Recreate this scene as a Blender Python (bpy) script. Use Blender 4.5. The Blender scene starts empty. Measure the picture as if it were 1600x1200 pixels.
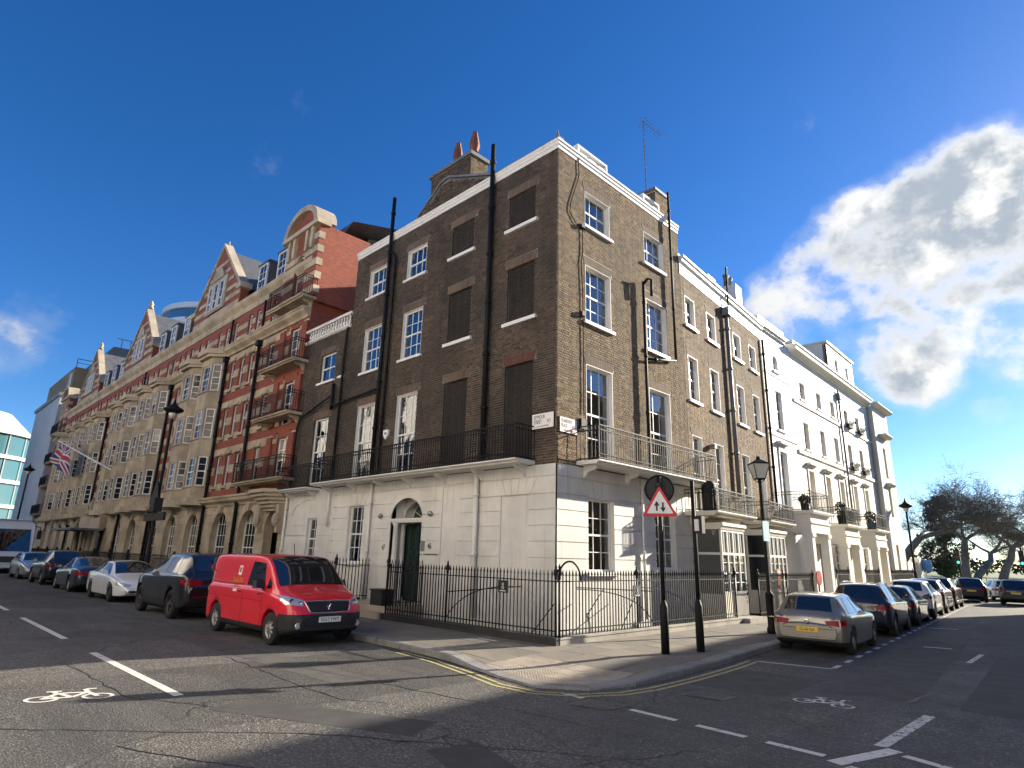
import bpy, bmesh, math, random
from mathutils import Vector, Matrix
from mathutils.bvhtree import BVHTree
R = math.radians
rnd = random.Random(7)
sc = bpy.context.scene
COL = sc.collection

# ------------------------------------------------------------------ camera
cam_d = bpy.data.cameras.new('camera')
cam = bpy.data.objects.new('camera', cam_d); COL.objects.link(cam)
yaw, pitch, roll = R(134.895), R(15.6625), R(1.4825)
_f = Vector((math.cos(yaw)*math.cos(pitch), math.sin(yaw)*math.cos(pitch), math.sin(pitch)))
_r = Vector((math.sin(yaw), -math.cos(yaw), 0)); _u = _r.cross(_f)
_r2 = math.cos(roll)*_r + math.sin(roll)*_u; _u2 = -math.sin(roll)*_r + math.cos(roll)*_u
mw = Matrix.Identity(4)
for i in range(3):
    mw[i][0] = _r2[i]; mw[i][1] = _u2[i]; mw[i][2] = -_f[i]
mw.translation = Vector((10.62, -12.41, 1.95))
cam.matrix_world = mw
cam_d.sensor_fit = 'HORIZONTAL'; cam_d.sensor_width = 36.0
cam_d.lens = 36.0*962.33/1600.0
cam_d.clip_start = 0.1; cam_d.clip_end = 6000
sc.camera = cam
sc.render.resolution_x = 1024; sc.render.resolution_y = 768

# ------------------------------------------------------------------ light
SUN_AZ = math.atan2(0.958, 0.287)      # angle from +X
SUN_EL = R(20.5)
sun_dir = Vector((math.cos(SUN_AZ)*math.cos(SUN_EL), math.sin(SUN_AZ)*math.cos(SUN_EL), math.sin(SUN_EL)))
sd = bpy.data.lights.new('sun', 'SUN'); sd.energy = 5.0; sd.angle = R(0.55); sd.color = (1.0, 0.90, 0.74)
so = bpy.data.objects.new('sun', sd); COL.objects.link(so)
so.rotation_euler = (-sun_dir).to_track_quat('-Z', 'Y').to_euler(); so.location = (20, 40, 40)
world = bpy.data.worlds.new('World'); sc.world = world; world.use_nodes = True
SKY_STRENGTH = 0.07
sc.view_settings.view_transform = 'Standard'; sc.view_settings.look = 'None'
sc.view_settings.exposure = 1.5; sc.view_settings.gamma = 1.0
sc.view_settings.use_curve_mapping = False
sc.render.engine = 'CYCLES'
sc.cycles.max_bounces = 6; sc.cycles.diffuse_bounces = 3; sc.cycles.glossy_bounces = 3; sc.cycles.transmission_bounces = 3; sc.cycles.transparent_max_bounces = 6
sc.cycles.sample_clamp_indirect = 8
world.cycles.sampling_method = 'MANUAL'; world.cycles.sample_map_resolution = 512

class NT:
    """small helper round a node tree"""
    def __init__(s, nt): s.nt = nt; s.n = nt.nodes; s.l = nt.links
    def add(s, t, **k):
        n = s.n.new(t)
        for a, v in k.items(): setattr(n, a, v)
        return n
    def link(s, a, b): s.l.new(a, b)
    def put(s, sock, v):
        if isinstance(v, bpy.types.NodeSocket): s.l.new(v, sock)
        else: sock.default_value = v
    def math(s, op, a, b=None, c=None, clamp=False):
        n = s.add('ShaderNodeMath', operation=op, use_clamp=clamp)
        for i, v in enumerate((a, b, c)):
            if v is not None: s.put(n.inputs[i], v)
        return n.outputs[0]
    def vmath(s, op, a, b=None):
        n = s.add('ShaderNodeVectorMath', operation=op)
        s.put(n.inputs[0], a)
        if b is not None: s.put(n.inputs[1], b)
        return n
    def noise(s, vec, scale, detail=4, rough=.55, dist=0.0, w=None):
        n = s.add('ShaderNodeTexNoise')
        s.put(n.inputs['Vector'], vec); n.inputs['Scale'].default_value = scale
        n.inputs['Detail'].default_value = detail; n.inputs['Roughness'].default_value = rough
        n.inputs['Distortion'].default_value = dist
        return n.outputs['Fac']
    def ramp(s, fac, stops, interp='LINEAR'):
        n = s.add('ShaderNodeValToRGB'); n.color_ramp.interpolation = interp
        e = n.color_ramp.elements
        while len(e) < len(stops): e.new(0.5)
        for i, (p, c) in enumerate(stops):
            e[i].position = p
            e[i].color = (c[0], c[1], c[2], 1) if not isinstance(c, (int, float)) else (c, c, c, 1)
        s.put(n.inputs[0], fac); return n.outputs['Color']
    def mix(s, fac, a, b, mode='MIX'):
        n = s.add('ShaderNodeMix', data_type='RGBA', blend_type=mode)
        s.put(n.inputs[0], fac)
        for i, v in ((6, a), (7, b)):
            if isinstance(v, tuple) and len(v) == 3: v = (*v, 1)
            s.put(n.inputs[i], v)
        return n.outputs[2]
    def maprange(s, v, a, b, c=0.0, d=1.0, smooth=True):
        n = s.add('ShaderNodeMapRange', interpolation_type='SMOOTHSTEP' if smooth else 'LINEAR')
        s.put(n.inputs[0], v)
        for i, q in enumerate((a, b, c, d)): s.put(n.inputs[1+i], q)
        return n.outputs[0]

def px_dir(x, y):
    return (_r2*((x-800)/962.33) - _u2*((y-600)/962.33) + _f).normalized()

def build_world():
    t = NT(world.node_tree); t.n.clear()
    out = t.add('ShaderNodeOutputWorld'); bg = t.add('ShaderNodeBackground')
    sky = t.add('ShaderNodeTexSky', sky_type='NISHITA')
    sky.sun_disc = False; sky.sun_elevation = SUN_EL
    sky.sun_rotation = math.pi/2 - SUN_AZ
    sky.altitude = 60; sky.air_density = 0.85; sky.dust_density = 0.2; sky.ozone_density = 4.0
    tc = t.add('ShaderNodeTexCoord'); d = tc.outputs['Generated']
    nrm = t.vmath('NORMALIZE', d).outputs[0]
    p = t.vmath('MULTIPLY', nrm, (1.0, 1.0, 1.25)).outputs[0]
    n1 = t.noise(p, 5.2, 6, .58)
    n2 = t.noise(p, 17.0, 4, .62)
    nn = t.math('ADD', t.math('MULTIPLY', n1, .74), t.math('MULTIPLY', n2, .26))
    # where cloud masses drift today (direction, angular half width, weight)
    blobs = [((1530, 285), 4.2, .36), ((1480, 370), 6.2, .44), ((1375, 400), 5.8, .42), ((1290, 440), 4.8, .38), ((1590, 385), 5.5, .38), ((1235, 480), 3.8, .34), ((1420, 550), 4.6, .36), ((1340, 525), 3.2, .25), ((1590, 535), 3.6, .34), ((1500, 515), 3.6, .30),
             ((1250, 183), 1.5, .17), ((1550, 643), 1.6, .24), ((1600, 770), 3.6, .25), ((75, 472), 2.4, .17), ((5, 550), 3.2, .19), ((70, 585), 3, .14), ((485, 155), 1.8, .13), ((395, 250), 2.4, .11), ((800, 238), 1.8, .10),
             ((1900, 380), 8, .38), ((2250, 560), 8, .38), ((-500, 560), 8, .34)]
    tot = None
    for (px, py), rad, w in blobs:
        c = px_dir(px, py)
        dt = t.vmath('DOT_PRODUCT', nrm, tuple(c)).outputs['Value']
        m = t.maprange(dt, math.cos(R(rad*1.4)), math.cos(R(rad*.15)), 0.0, w)
        tot = m if tot is None else t.math('MAXIMUM', tot, m)
    cov = t.math('ADD', nn, tot)
    dens = t.maprange(cov, .715, .875)
    wisp = t.math('MULTIPLY', t.maprange(cov, .64, .80), .22)
    alpha = t.math('MAXIMUM', dens, wisp)
    body = t.maprange(cov, .79, .93)
    # which side of each billow faces the sun
    tow = t.vmath('NORMALIZE', t.vmath('SUBTRACT', tuple(sun_dir), p).outputs[0]).outputs[0]
    stp = t.vmath('SCALE', tow); stp.inputs['Scale'].default_value = .045
    n3 = t.noise(t.vmath('ADD', p, stp.outputs[0]).outputs[0], 5.2, 6, .58)
    relief = t.maprange(t.math('SUBTRACT', n1, n3), -.03, .09)
    sunc = t.vmath('DOT_PRODUCT', nrm, tuple(sun_dir)).outputs['Value']
    glow = t.maprange(sunc, .60, 1.0)
    edge = t.mix(glow, (3.5, 3.7, 4.0), (5.6, 5.55, 5.4))
    core = t.mix(glow, (1.9, 2.25, 2.7), (2.4, 2.75, 3.2))
    inner = t.mix(relief, core, edge)
    ccol = t.mix(body, edge, inner)
    hsv = t.add('ShaderNodeHueSaturation'); hsv.inputs['Saturation'].default_value = 1.24; hsv.inputs['Hue'].default_value = 0.508; hsv.inputs['Value'].default_value = 0.98
    t.link(sky.outputs[0], hsv.inputs['Color'])
    full = t.mix(alpha, hsv.outputs[0], ccol)
    t.link(full, bg.inputs[0]); bg.inputs[1].default_value = SKY_STRENGTH
    t.link(bg.outputs[0], out.inputs[0])
build_world()

# ------------------------------------------------------------------ materials
MATS = {}
def mat(name, col=(.5,.5,.5), rough=.6, metal=0.0, spec=.5, fn=None, bump=None, coat=0.0):
    if name in MATS: return MATS[name]
    m = bpy.data.materials.new(name); m.use_nodes = True
    t = NT(m.node_tree); b = t.n['Principled BSDF']
    b.inputs['Base Color'].default_value = (*col, 1); b.inputs['Roughness'].default_value = rough
    b.inputs['Metallic'].default_value = metal; b.inputs['Specular IOR Level'].default_value = spec
    if coat: b.inputs['Coat Weight'].default_value = coat; b.inputs['Coat Roughness'].default_value = .03
    if fn: fn(t, b)
    MATS[name] = m; return m
def objco(t): return t.add('ShaderNodeTexCoord').outputs['Object']
def poscoord(t): return t.add('ShaderNodeNewGeometry').outputs['Position']
def set_bump(t, b, h, strength=.3, dist=.01):
    n = t.add('ShaderNodeBump'); n.inputs['Strength'].default_value = strength; n.inputs['Distance'].default_value = dist
    t.put(n.inputs['Height'], h); t.link(n.outputs[0], b.inputs['Normal'])
def stained(c, var=.18, scale=.9, streak=0.0, grain=40.0, bump=.15, dirt=(.5,.47,.42)):
    """plain surface with blotches, faint rain streaks and grain"""
    def f(t, b):
        p = poscoord(t)
        big = t.noise(p, scale, 4, .6)
        k = t.maprange(big, .3, .75, 1-var, 1+var*.4)
        col = t.mix(1.0, c, t.mix(k, (0,0,0), (1,1,1)), 'MULTIPLY')
        if streak:
            mp = t.add('ShaderNodeMapping'); t.link(p, mp.inputs[0]); mp.inputs['Scale'].default_value = (7, 7, .35)
            sk = t.maprange(t.noise(mp.outputs[0], 1.0, 4, .65), .54, .78, 0, streak)
            col = t.mix(sk, col, (c[0]*dirt[0], c[1]*dirt[1], c[2]*dirt[2]))
        t.link(col, b.inputs['Base Color'])
        set_bump(t, b, t.noise(p, grain, 2, .6), bump, .004)
    return f
def isl_rand(t):
    g = t.add('ShaderNodeNewGeometry').outputs['Random Per Island']
    o = t.add('ShaderNodeObjectInfo').outputs['Random']
    return t.math('FRACT', t.math('ADD', g, t.math('MULTIPLY', o, 7.31)))
def brickfn(stops, soot, amt, soot_scale=.45):
    def f(t, b):
        r = isl_rand(t); p = poscoord(t)
        col = t.ramp(r, stops)
        s = t.maprange(t.noise(p, soot_scale, 5, .65), .36, .66, 0, amt)
        col = t.mix(s, col, soot)
        col = t.mix(t.maprange(t.noise(p, 60, 1, .6), .3, .7, 0, .35), col, (.03,.025,.02))
        t.link(col, b.inputs['Base Color']); b.inputs['Roughness'].default_value = .9
        set_bump(t, b, t.noise(p, 90, 1, .7), .5, .004)
    return f
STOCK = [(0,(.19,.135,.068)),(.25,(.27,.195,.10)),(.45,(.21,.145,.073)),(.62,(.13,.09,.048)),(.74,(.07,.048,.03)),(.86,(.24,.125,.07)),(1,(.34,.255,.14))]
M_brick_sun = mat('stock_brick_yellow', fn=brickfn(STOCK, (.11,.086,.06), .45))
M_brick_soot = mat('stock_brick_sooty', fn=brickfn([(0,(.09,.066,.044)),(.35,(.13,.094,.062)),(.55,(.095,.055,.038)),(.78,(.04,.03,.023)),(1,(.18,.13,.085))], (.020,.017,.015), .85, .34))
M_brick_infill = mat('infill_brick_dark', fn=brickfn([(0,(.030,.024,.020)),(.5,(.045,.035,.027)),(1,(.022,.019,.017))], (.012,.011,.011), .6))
M_arch = mat('gauged_brick', fn=brickfn([(0,(.17,.115,.08)),(.5,(.21,.15,.105)),(1,(.14,.09,.065))], (.07,.055,.045), .5))
M_arch_red = mat('gauged_red_brick', fn=brickfn([(0,(.15,.055,.04)),(.5,(.19,.075,.052)),(1,(.12,.045,.035))], (.05,.035,.03), .5))
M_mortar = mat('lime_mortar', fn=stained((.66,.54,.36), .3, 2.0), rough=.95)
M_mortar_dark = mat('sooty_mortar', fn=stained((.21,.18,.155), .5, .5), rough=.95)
M_stucco = mat('white_stucco', fn=stained((.71,.69,.645), .18, .8, .7, 25, .10, (.62,.58,.5)), rough=.55)
M_stucco_plain = mat('white_paint_masonry', fn=stained((.75,.73,.685), .06, 1.5, .18, 30, .08, (.66,.62,.55)), rough=.5)
M_cream = mat('cream_stucco', fn=stained((.74,.70,.60), .09, .6, .28, 25, .1, (.66,.6,.5)), rough=.6)
M_paleblue = mat('pale_blue_stucco', fn=stained((.74,.75,.74), .08, .6, .25, 25, .1, (.66,.64,.6)), rough=.6)
M_white = mat('white_gloss_paint', fn=stained((.80,.79,.76), .06, 3, .12, 50, .05), rough=.35)
M_iron = mat('black_iron_paint', (.010,.010,.011), .62, spec=.25, fn=stained((.011,.011,.012), .4, 6, 0, 60, .15))
M_black = mat('matt_black', (.012,.012,.012), .7)
M_slate = mat('roof_slate', fn=stained((.10,.105,.115), .3, 2.5, .3, 18, .4), rough=.6)
M_lead = mat('lead_grey', fn=stained((.17,.175,.18), .25, 2, .3, 20, .2), rough=.55)
M_stone = mat('pale_building_stone', fn=stained((.50,.41,.285), .38, .9, .6, 14, .3, (.45,.40,.34)), rough=.85)
M_stone_grey = mat('weathered_stone', fn=stained((.42,.35,.26), .3, .8, .45, 14, .35, (.4,.37,.34)), rough=.85)
def _redbrick(t, b):
    p = poscoord(t)
    sp = t.add('ShaderNodeSeparateXYZ'); t.link(p, sp.inputs[0])
    cb = t.add('ShaderNodeCombineXYZ'); t.link(t.math('ADD', sp.outputs[0], sp.outputs[1]), cb.inputs[0]); t.link(sp.outputs[2], cb.inputs[1])
    br = t.add('ShaderNodeTexBrick'); t.link(cb.outputs[0], br.inputs['Vector'])
    br.inputs['Scale'].default_value = 1.0; br.inputs['Brick Width'].default_value = .225; br.inputs['Row Height'].default_value = .075
    br.inputs['Mortar Size'].default_value = .008
    br.inputs['Color1'].default_value = (.33,.070,.034,1); br.inputs['Color2'].default_value = (.22,.046,.026,1); br.inputs['Mortar'].default_value = (.22,.10,.065,1)
    s = t.maprange(t.noise(p, .5, 5, .6), .35, .75, 0, .55)
    t.link(t.mix(s, br.outputs['Color'], (.15,.042,.03)), b.inputs['Base Color']); b.inputs['Roughness'].default_value = .85
    set_bump(t, b, br.outputs['Fac'], -.4, .006)
M_red = mat('red_brick', fn=_redbrick)
def _yelbrick(t, b):
    p = poscoord(t)
    sp = t.add('ShaderNodeSeparateXYZ'); t.link(p, sp.inputs[0])
    cb = t.add('ShaderNodeCombineXYZ'); t.link(t.math('ADD', sp.outputs[0], sp.outputs[1]), cb.inputs[0]); t.link(sp.outputs[2], cb.inputs[1])
    br = t.add('ShaderNodeTexBrick'); t.link(cb.outputs[0], br.inputs['Vector'])
    br.inputs['Scale'].default_value = 1.0; br.inputs['Brick Width'].default_value = .225; br.inputs['Row Height'].default_value = .075; br.inputs['Mortar Size'].default_value = .009
    br.inputs['Color1'].default_value = (.35,.23,.12,1); br.inputs['Color2'].default_value = (.24,.16,.09,1); br.inputs['Mortar'].default_value = (.3,.25,.18,1)
    s = t.maprange(t.noise(p, .4, 5, .6), .35, .75, 0, .4)
    t.link(t.mix(s, br.outputs['Color'], (.12,.09,.06)), b.inputs['Base Color']); b.inputs['Roughness'].default_value = .9
    set_bump(t, b, br.outputs['Fac'], -.4, .006)
M_yel = mat('buff_brick', fn=_yelbrick)
def _glass(t, b):
    out = [n for n in t.n if n.type == 'OUTPUT_MATERIAL'][0]
    fr = t.add('ShaderNodeFresnel'); fr.inputs[0].default_value = 1.9
    fac = t.math('ADD', t.math('MULTIPLY', fr.outputs[0], .92), .06, clamp=True)
    p = poscoord(t)
    bp = t.add('ShaderNodeBump'); bp.inputs['Strength'].default_value = .05; bp.inputs['Distance'].default_value = .05
    t.link(t.noise(p, 1.8, 2, .5), bp.inputs['Height'])
    gl = t.add('ShaderNodeBsdfGlossy'); gl.inputs['Roughness'].default_value = .015; gl.inputs['Color'].default_value = (.95,.97,1,1)
    t.link(bp.outputs[0], gl.inputs['Normal'])
    tr = t.add('ShaderNodeBsdfTransparent'); tr.inputs[0].default_value = (.70,.74,.74,1)
    mx = t.add('ShaderNodeMixShader'); t.link(fac, mx.inputs[0]); t.link(tr.outputs[0], mx.inputs[1]); t.link(gl.outputs[0], mx.inputs[2])
    t.link(mx.outputs[0], out.inputs[0])
M_glass = mat('window_glass', fn=_glass)
def _pane(t, b):
    p = poscoord(t)
    b.inputs['Base Color'].default_value = (.018,.021,.025,1); b.inputs['Roughness'].default_value = .03; b.inputs['Specular IOR Level'].default_value = .5; b.inputs['IOR'].default_value = 1.55
    r = t.add('ShaderNodeObjectInfo').outputs['Random']
    t.link(t.ramp(r, [(0,(.012,.014,.016)),(.6,(.03,.034,.038)),(.85,(.07,.07,.068)),(1,(.16,.155,.14))]), b.inputs['Base Color'])
    set_bump(t, b, t.noise(p, 1.4, 2, .5), .06, .05)
M_pane = mat('dark_window_glass', fn=_pane)
M_room = mat('room_interior', (.13,.115,.10), .9)
M_curtain = mat('curtain_cloth', fn=stained((.42,.40,.36), .2, 6), rough=.9)
M_terra = mat('terracotta', fn=stained((.21,.075,.045), .4, 3), rough=.8)
def _asphalt(t, b):
    p = poscoord(t)
    big = t.noise(p, .22, 3, .6)
    mid = t.noise(p, 1.3, 4, .65)
    fine = t.noise(p, 30, 1, .6)
    vor = t.add('ShaderNodeTexVoronoi'); t.link(p, vor.inputs['Vector']); vor.inputs['Scale'].default_value = 48
    sc2 = t.add('ShaderNodeSeparateColor'); t.link(vor.outputs['Color'], sc2.inputs[0])
    agg = t.ramp(sc2.outputs[0], [(0,(.034,.033,.033)),(.45,(.060,.058,.054)),(.8,(.100,.093,.082)),(1,(.22,.20,.172))])
    base = t.mix(t.maprange(mid, .38, .72, 0, .42), agg, (.070,.067,.062))
    base = t.mix(t.maprange(big, .42, .62, 0, .5), base, (.048,.047,.046))
    # repair patches, each a slightly different mix of tarmac
    mp = t.add('ShaderNodeMapping'); t.link(p, mp.inputs[0]); mp.inputs['Scale'].default_value = (.22, .16, 1); mp.inputs['Rotation'].default_value = (0, 0, .06)
    ck = t.add('ShaderNodeTexVoronoi', distance='CHEBYCHEV'); t.link(mp.outputs[0], ck.inputs['Vector']); ck.inputs['Scale'].default_value = 1.0; ck.inputs['Randomness'].default_value = .85
    sc3 = t.add('ShaderNodeSeparateColor'); t.link(ck.outputs['Color'], sc3.inputs[0])
    k = t.maprange(sc3.outputs[1], .0, 1.0, .72, 1.28, False)
    base = t.mix(1.0, base, t.mix(t.math('MULTIPLY', k, .5), (0,0,0), (2,2,2)), 'MULTIPLY')
    # cracks
    nz = t.add('ShaderNodeTexNoise'); t.link(p, nz.inputs['Vector']); nz.inputs['Scale'].default_value = 2.2; nz.inputs['Detail'].default_value = 3
    off = t.vmath('SCALE', nz.outputs['Color']); off.inputs['Scale'].default_value = .35
    wp = t.vmath('ADD', p, off.outputs[0]).outputs[0]
    cr = t.add('ShaderNodeTexVoronoi', feature='DISTANCE_TO_EDGE'); t.link(wp, cr.inputs['Vector']); cr.inputs['Scale'].default_value = .42
    line = t.maprange(cr.outputs['Distance'], .0, .012, 1, 0)
    line = t.math('MULTIPLY', line, t.maprange(t.noise(p, .5, 3, .5), .50, .58))
    base = t.mix(t.math('MULTIPLY', line, .85), base, (.012,.012,.012))
    # long wheel worn streaks running with the traffic of each street
    sy = t.add('ShaderNodeSeparateXYZ'); t.link(p, sy.inputs[0])
    m1 = t.add('ShaderNodeMapping'); t.link(p, m1.inputs[0]); m1.inputs['Scale'].default_value = (.06, 1.3, 1)
    m2 = t.add('ShaderNodeMapping'); t.link(p, m2.inputs[0]); m2.inputs['Scale'].default_value = (1.3, .06, 1)
    w_ = t.maprange(sy.outputs[1], -5.6, -4.2)
    stv = t.noise(t.mix(w_, m1.outputs[0], m2.outputs[0]), 1.0, 3, .6)
    base = t.mix(t.maprange(stv, .5, .72, 0, .55), base, (.040,.039,.040)); base = t.mix(t.maprange(stv, .5, .3, 0, .35), base, (.105,.10,.09))
    # tyre polish and oil drips
    oil = t.maprange(t.noise(p, 3.0, 3, .5), .68, .74, 0, .5)
    base = t.mix(oil, base, (.022,.021,.021))
    t.link(base, b.inputs['Base Color'])
    t.link(t.maprange(mid, .3, .7, .68, .9, False), b.inputs['Roughness'])
    hh = t.math('ADD', vor.outputs['Distance'], t.math('MULTIPLY', fine, .4))
    set_bump(t, b, hh, .75, .012)
M_road = mat('asphalt', fn=_asphalt)
def _slab(t, b):
    p = poscoord(t); r = t.add('ShaderNodeObjectInfo').outputs['Random']
    c = t.ramp(r, [(0,(.135,.122,.10)),(.3,(.185,.16,.125)),(.55,(.155,.142,.12)),(.8,(.20,.172,.132)),(1,(.12,.112,.10))])
    c = t.mix(t.maprange(t.noise(p, 1.6, 6, .65), .35, .7, 0, .45), c, (.15,.135,.115))
    gum = t.add('ShaderNodeTexVoronoi'); t.link(p, gum.inputs['Vector']); gum.inputs['Scale'].default_value = 3.1
    c = t.mix(t.math('MULTIPLY', t.maprange(gum.outputs['Distance'], .035, .05, 1, 0), .55), c, (.08,.075,.07))
    t.link(c, b.inputs['Base Color']); b.inputs['Roughness'].default_value = .85
    set_bump(t, b, t.noise(p, 55, 2, .65), .35, .006)
M_slab = mat('york_stone_paving', fn=_slab)
M_joint = mat('paving_joint_sand', fn=stained((.085,.075,.06), .3, 3), rough=.95)
def _kerb(t, b):
    p = poscoord(t); r = t.add('ShaderNodeObjectInfo').outputs['Random']
    vor = t.add('ShaderNodeTexVoronoi'); t.link(p, vor.inputs['Vector']); vor.inputs['Scale'].default_value = 160
    s3 = t.add('ShaderNodeSeparateColor'); t.link(vor.outputs['Color'], s3.inputs[0])
    c = t.ramp(s3.outputs[0], [(0,(.10,.10,.10)),(.5,(.24,.235,.225)),(1,(.38,.37,.35))])
    c = t.mix(t.maprange(r, 0, 1, 0, .75, False), c, (.15,.14,.125))
    c = t.mix(t.maprange(t.noise(p, 2.2, 5, .6), .4, .7, 0, .5), c, (.10,.095,.085))
    t.link(c, b.inputs['Base Color']); b.inputs['Roughness'].default_value = .7
    set_bump(t, b, t.noise(p, 40, 2, .65), .3, .006)
M_kerb = mat('granite_kerb', fn=_kerb)
def paintfn(c, wear):
    def f(t, b):
        p = poscoord(t)
        w = t.maprange(t.noise(p, 9, 6, .75), wear, wear+.06, 0, 1)
        w2 = t.maprange(t.noise(p, 60, 3, .7), .60, .68, 0, .6)
        col = t.mix(t.math('MAXIMUM', w, w2), c, (.06,.058,.055))
        t.link(col, b.inputs['Base Color']); b.inputs['Roughness'].default_value = .7
        set_bump(t, b, t.noise(p, 80, 3, .6), .5, .006)
    return f
M_line = mat('white_road_paint', fn=paintfn((.60,.58,.53), .575))
M_line_worn = mat('worn_white_road_paint', fn=paintfn((.55,.54,.50), .52))
M_yellow = mat('yellow_road_paint', fn=paintfn((.42,.355,.16), .56))
M_plate_w = mat('white_reflective_plate', (.78,.78,.76), .35)
M_plate_y = mat('yellow_reflective_plate', (.75,.50,.06), .35)
M_ink = mat('black_lettering', (.012,.012,.014), .5)
M_redink = mat('red_lettering', (.50,.02,.03), .5)
M_enamel = mat('white_enamel_sign', fn=stained((.80,.79,.78), .06, 3, .15, 50, .03), rough=.25)

# ------------------------------------------------------------------ mesh helpers
class Fr:
    """vertical working frame: s along the wall, d out of the wall, z up"""
    def __init__(s, ox, oy, ux, uy, nx, ny):
        s.o = (ox, oy); s.u = (ux, uy); s.n = (nx, ny)
    def P(s, a, d, z): return (s.o[0]+s.u[0]*a+s.n[0]*d, s.o[1]+s.u[1]*a+s.n[1]*d, z)
FL = Fr(0, 0, -1, 0, 0, -1)                       # along Seymour Street
FR_ = Fr(0, 0, 0, 1, 1, 0)                        # along Stanhope Place
def ang_fr(ox, oy, deg):
    a = R(deg); return Fr(ox, oy, -math.sin(a), math.cos(a), math.cos(a), math.sin(a))
WF = Fr(0, 0, 1, 0, 0, 1)                         # plain world axes

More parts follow.
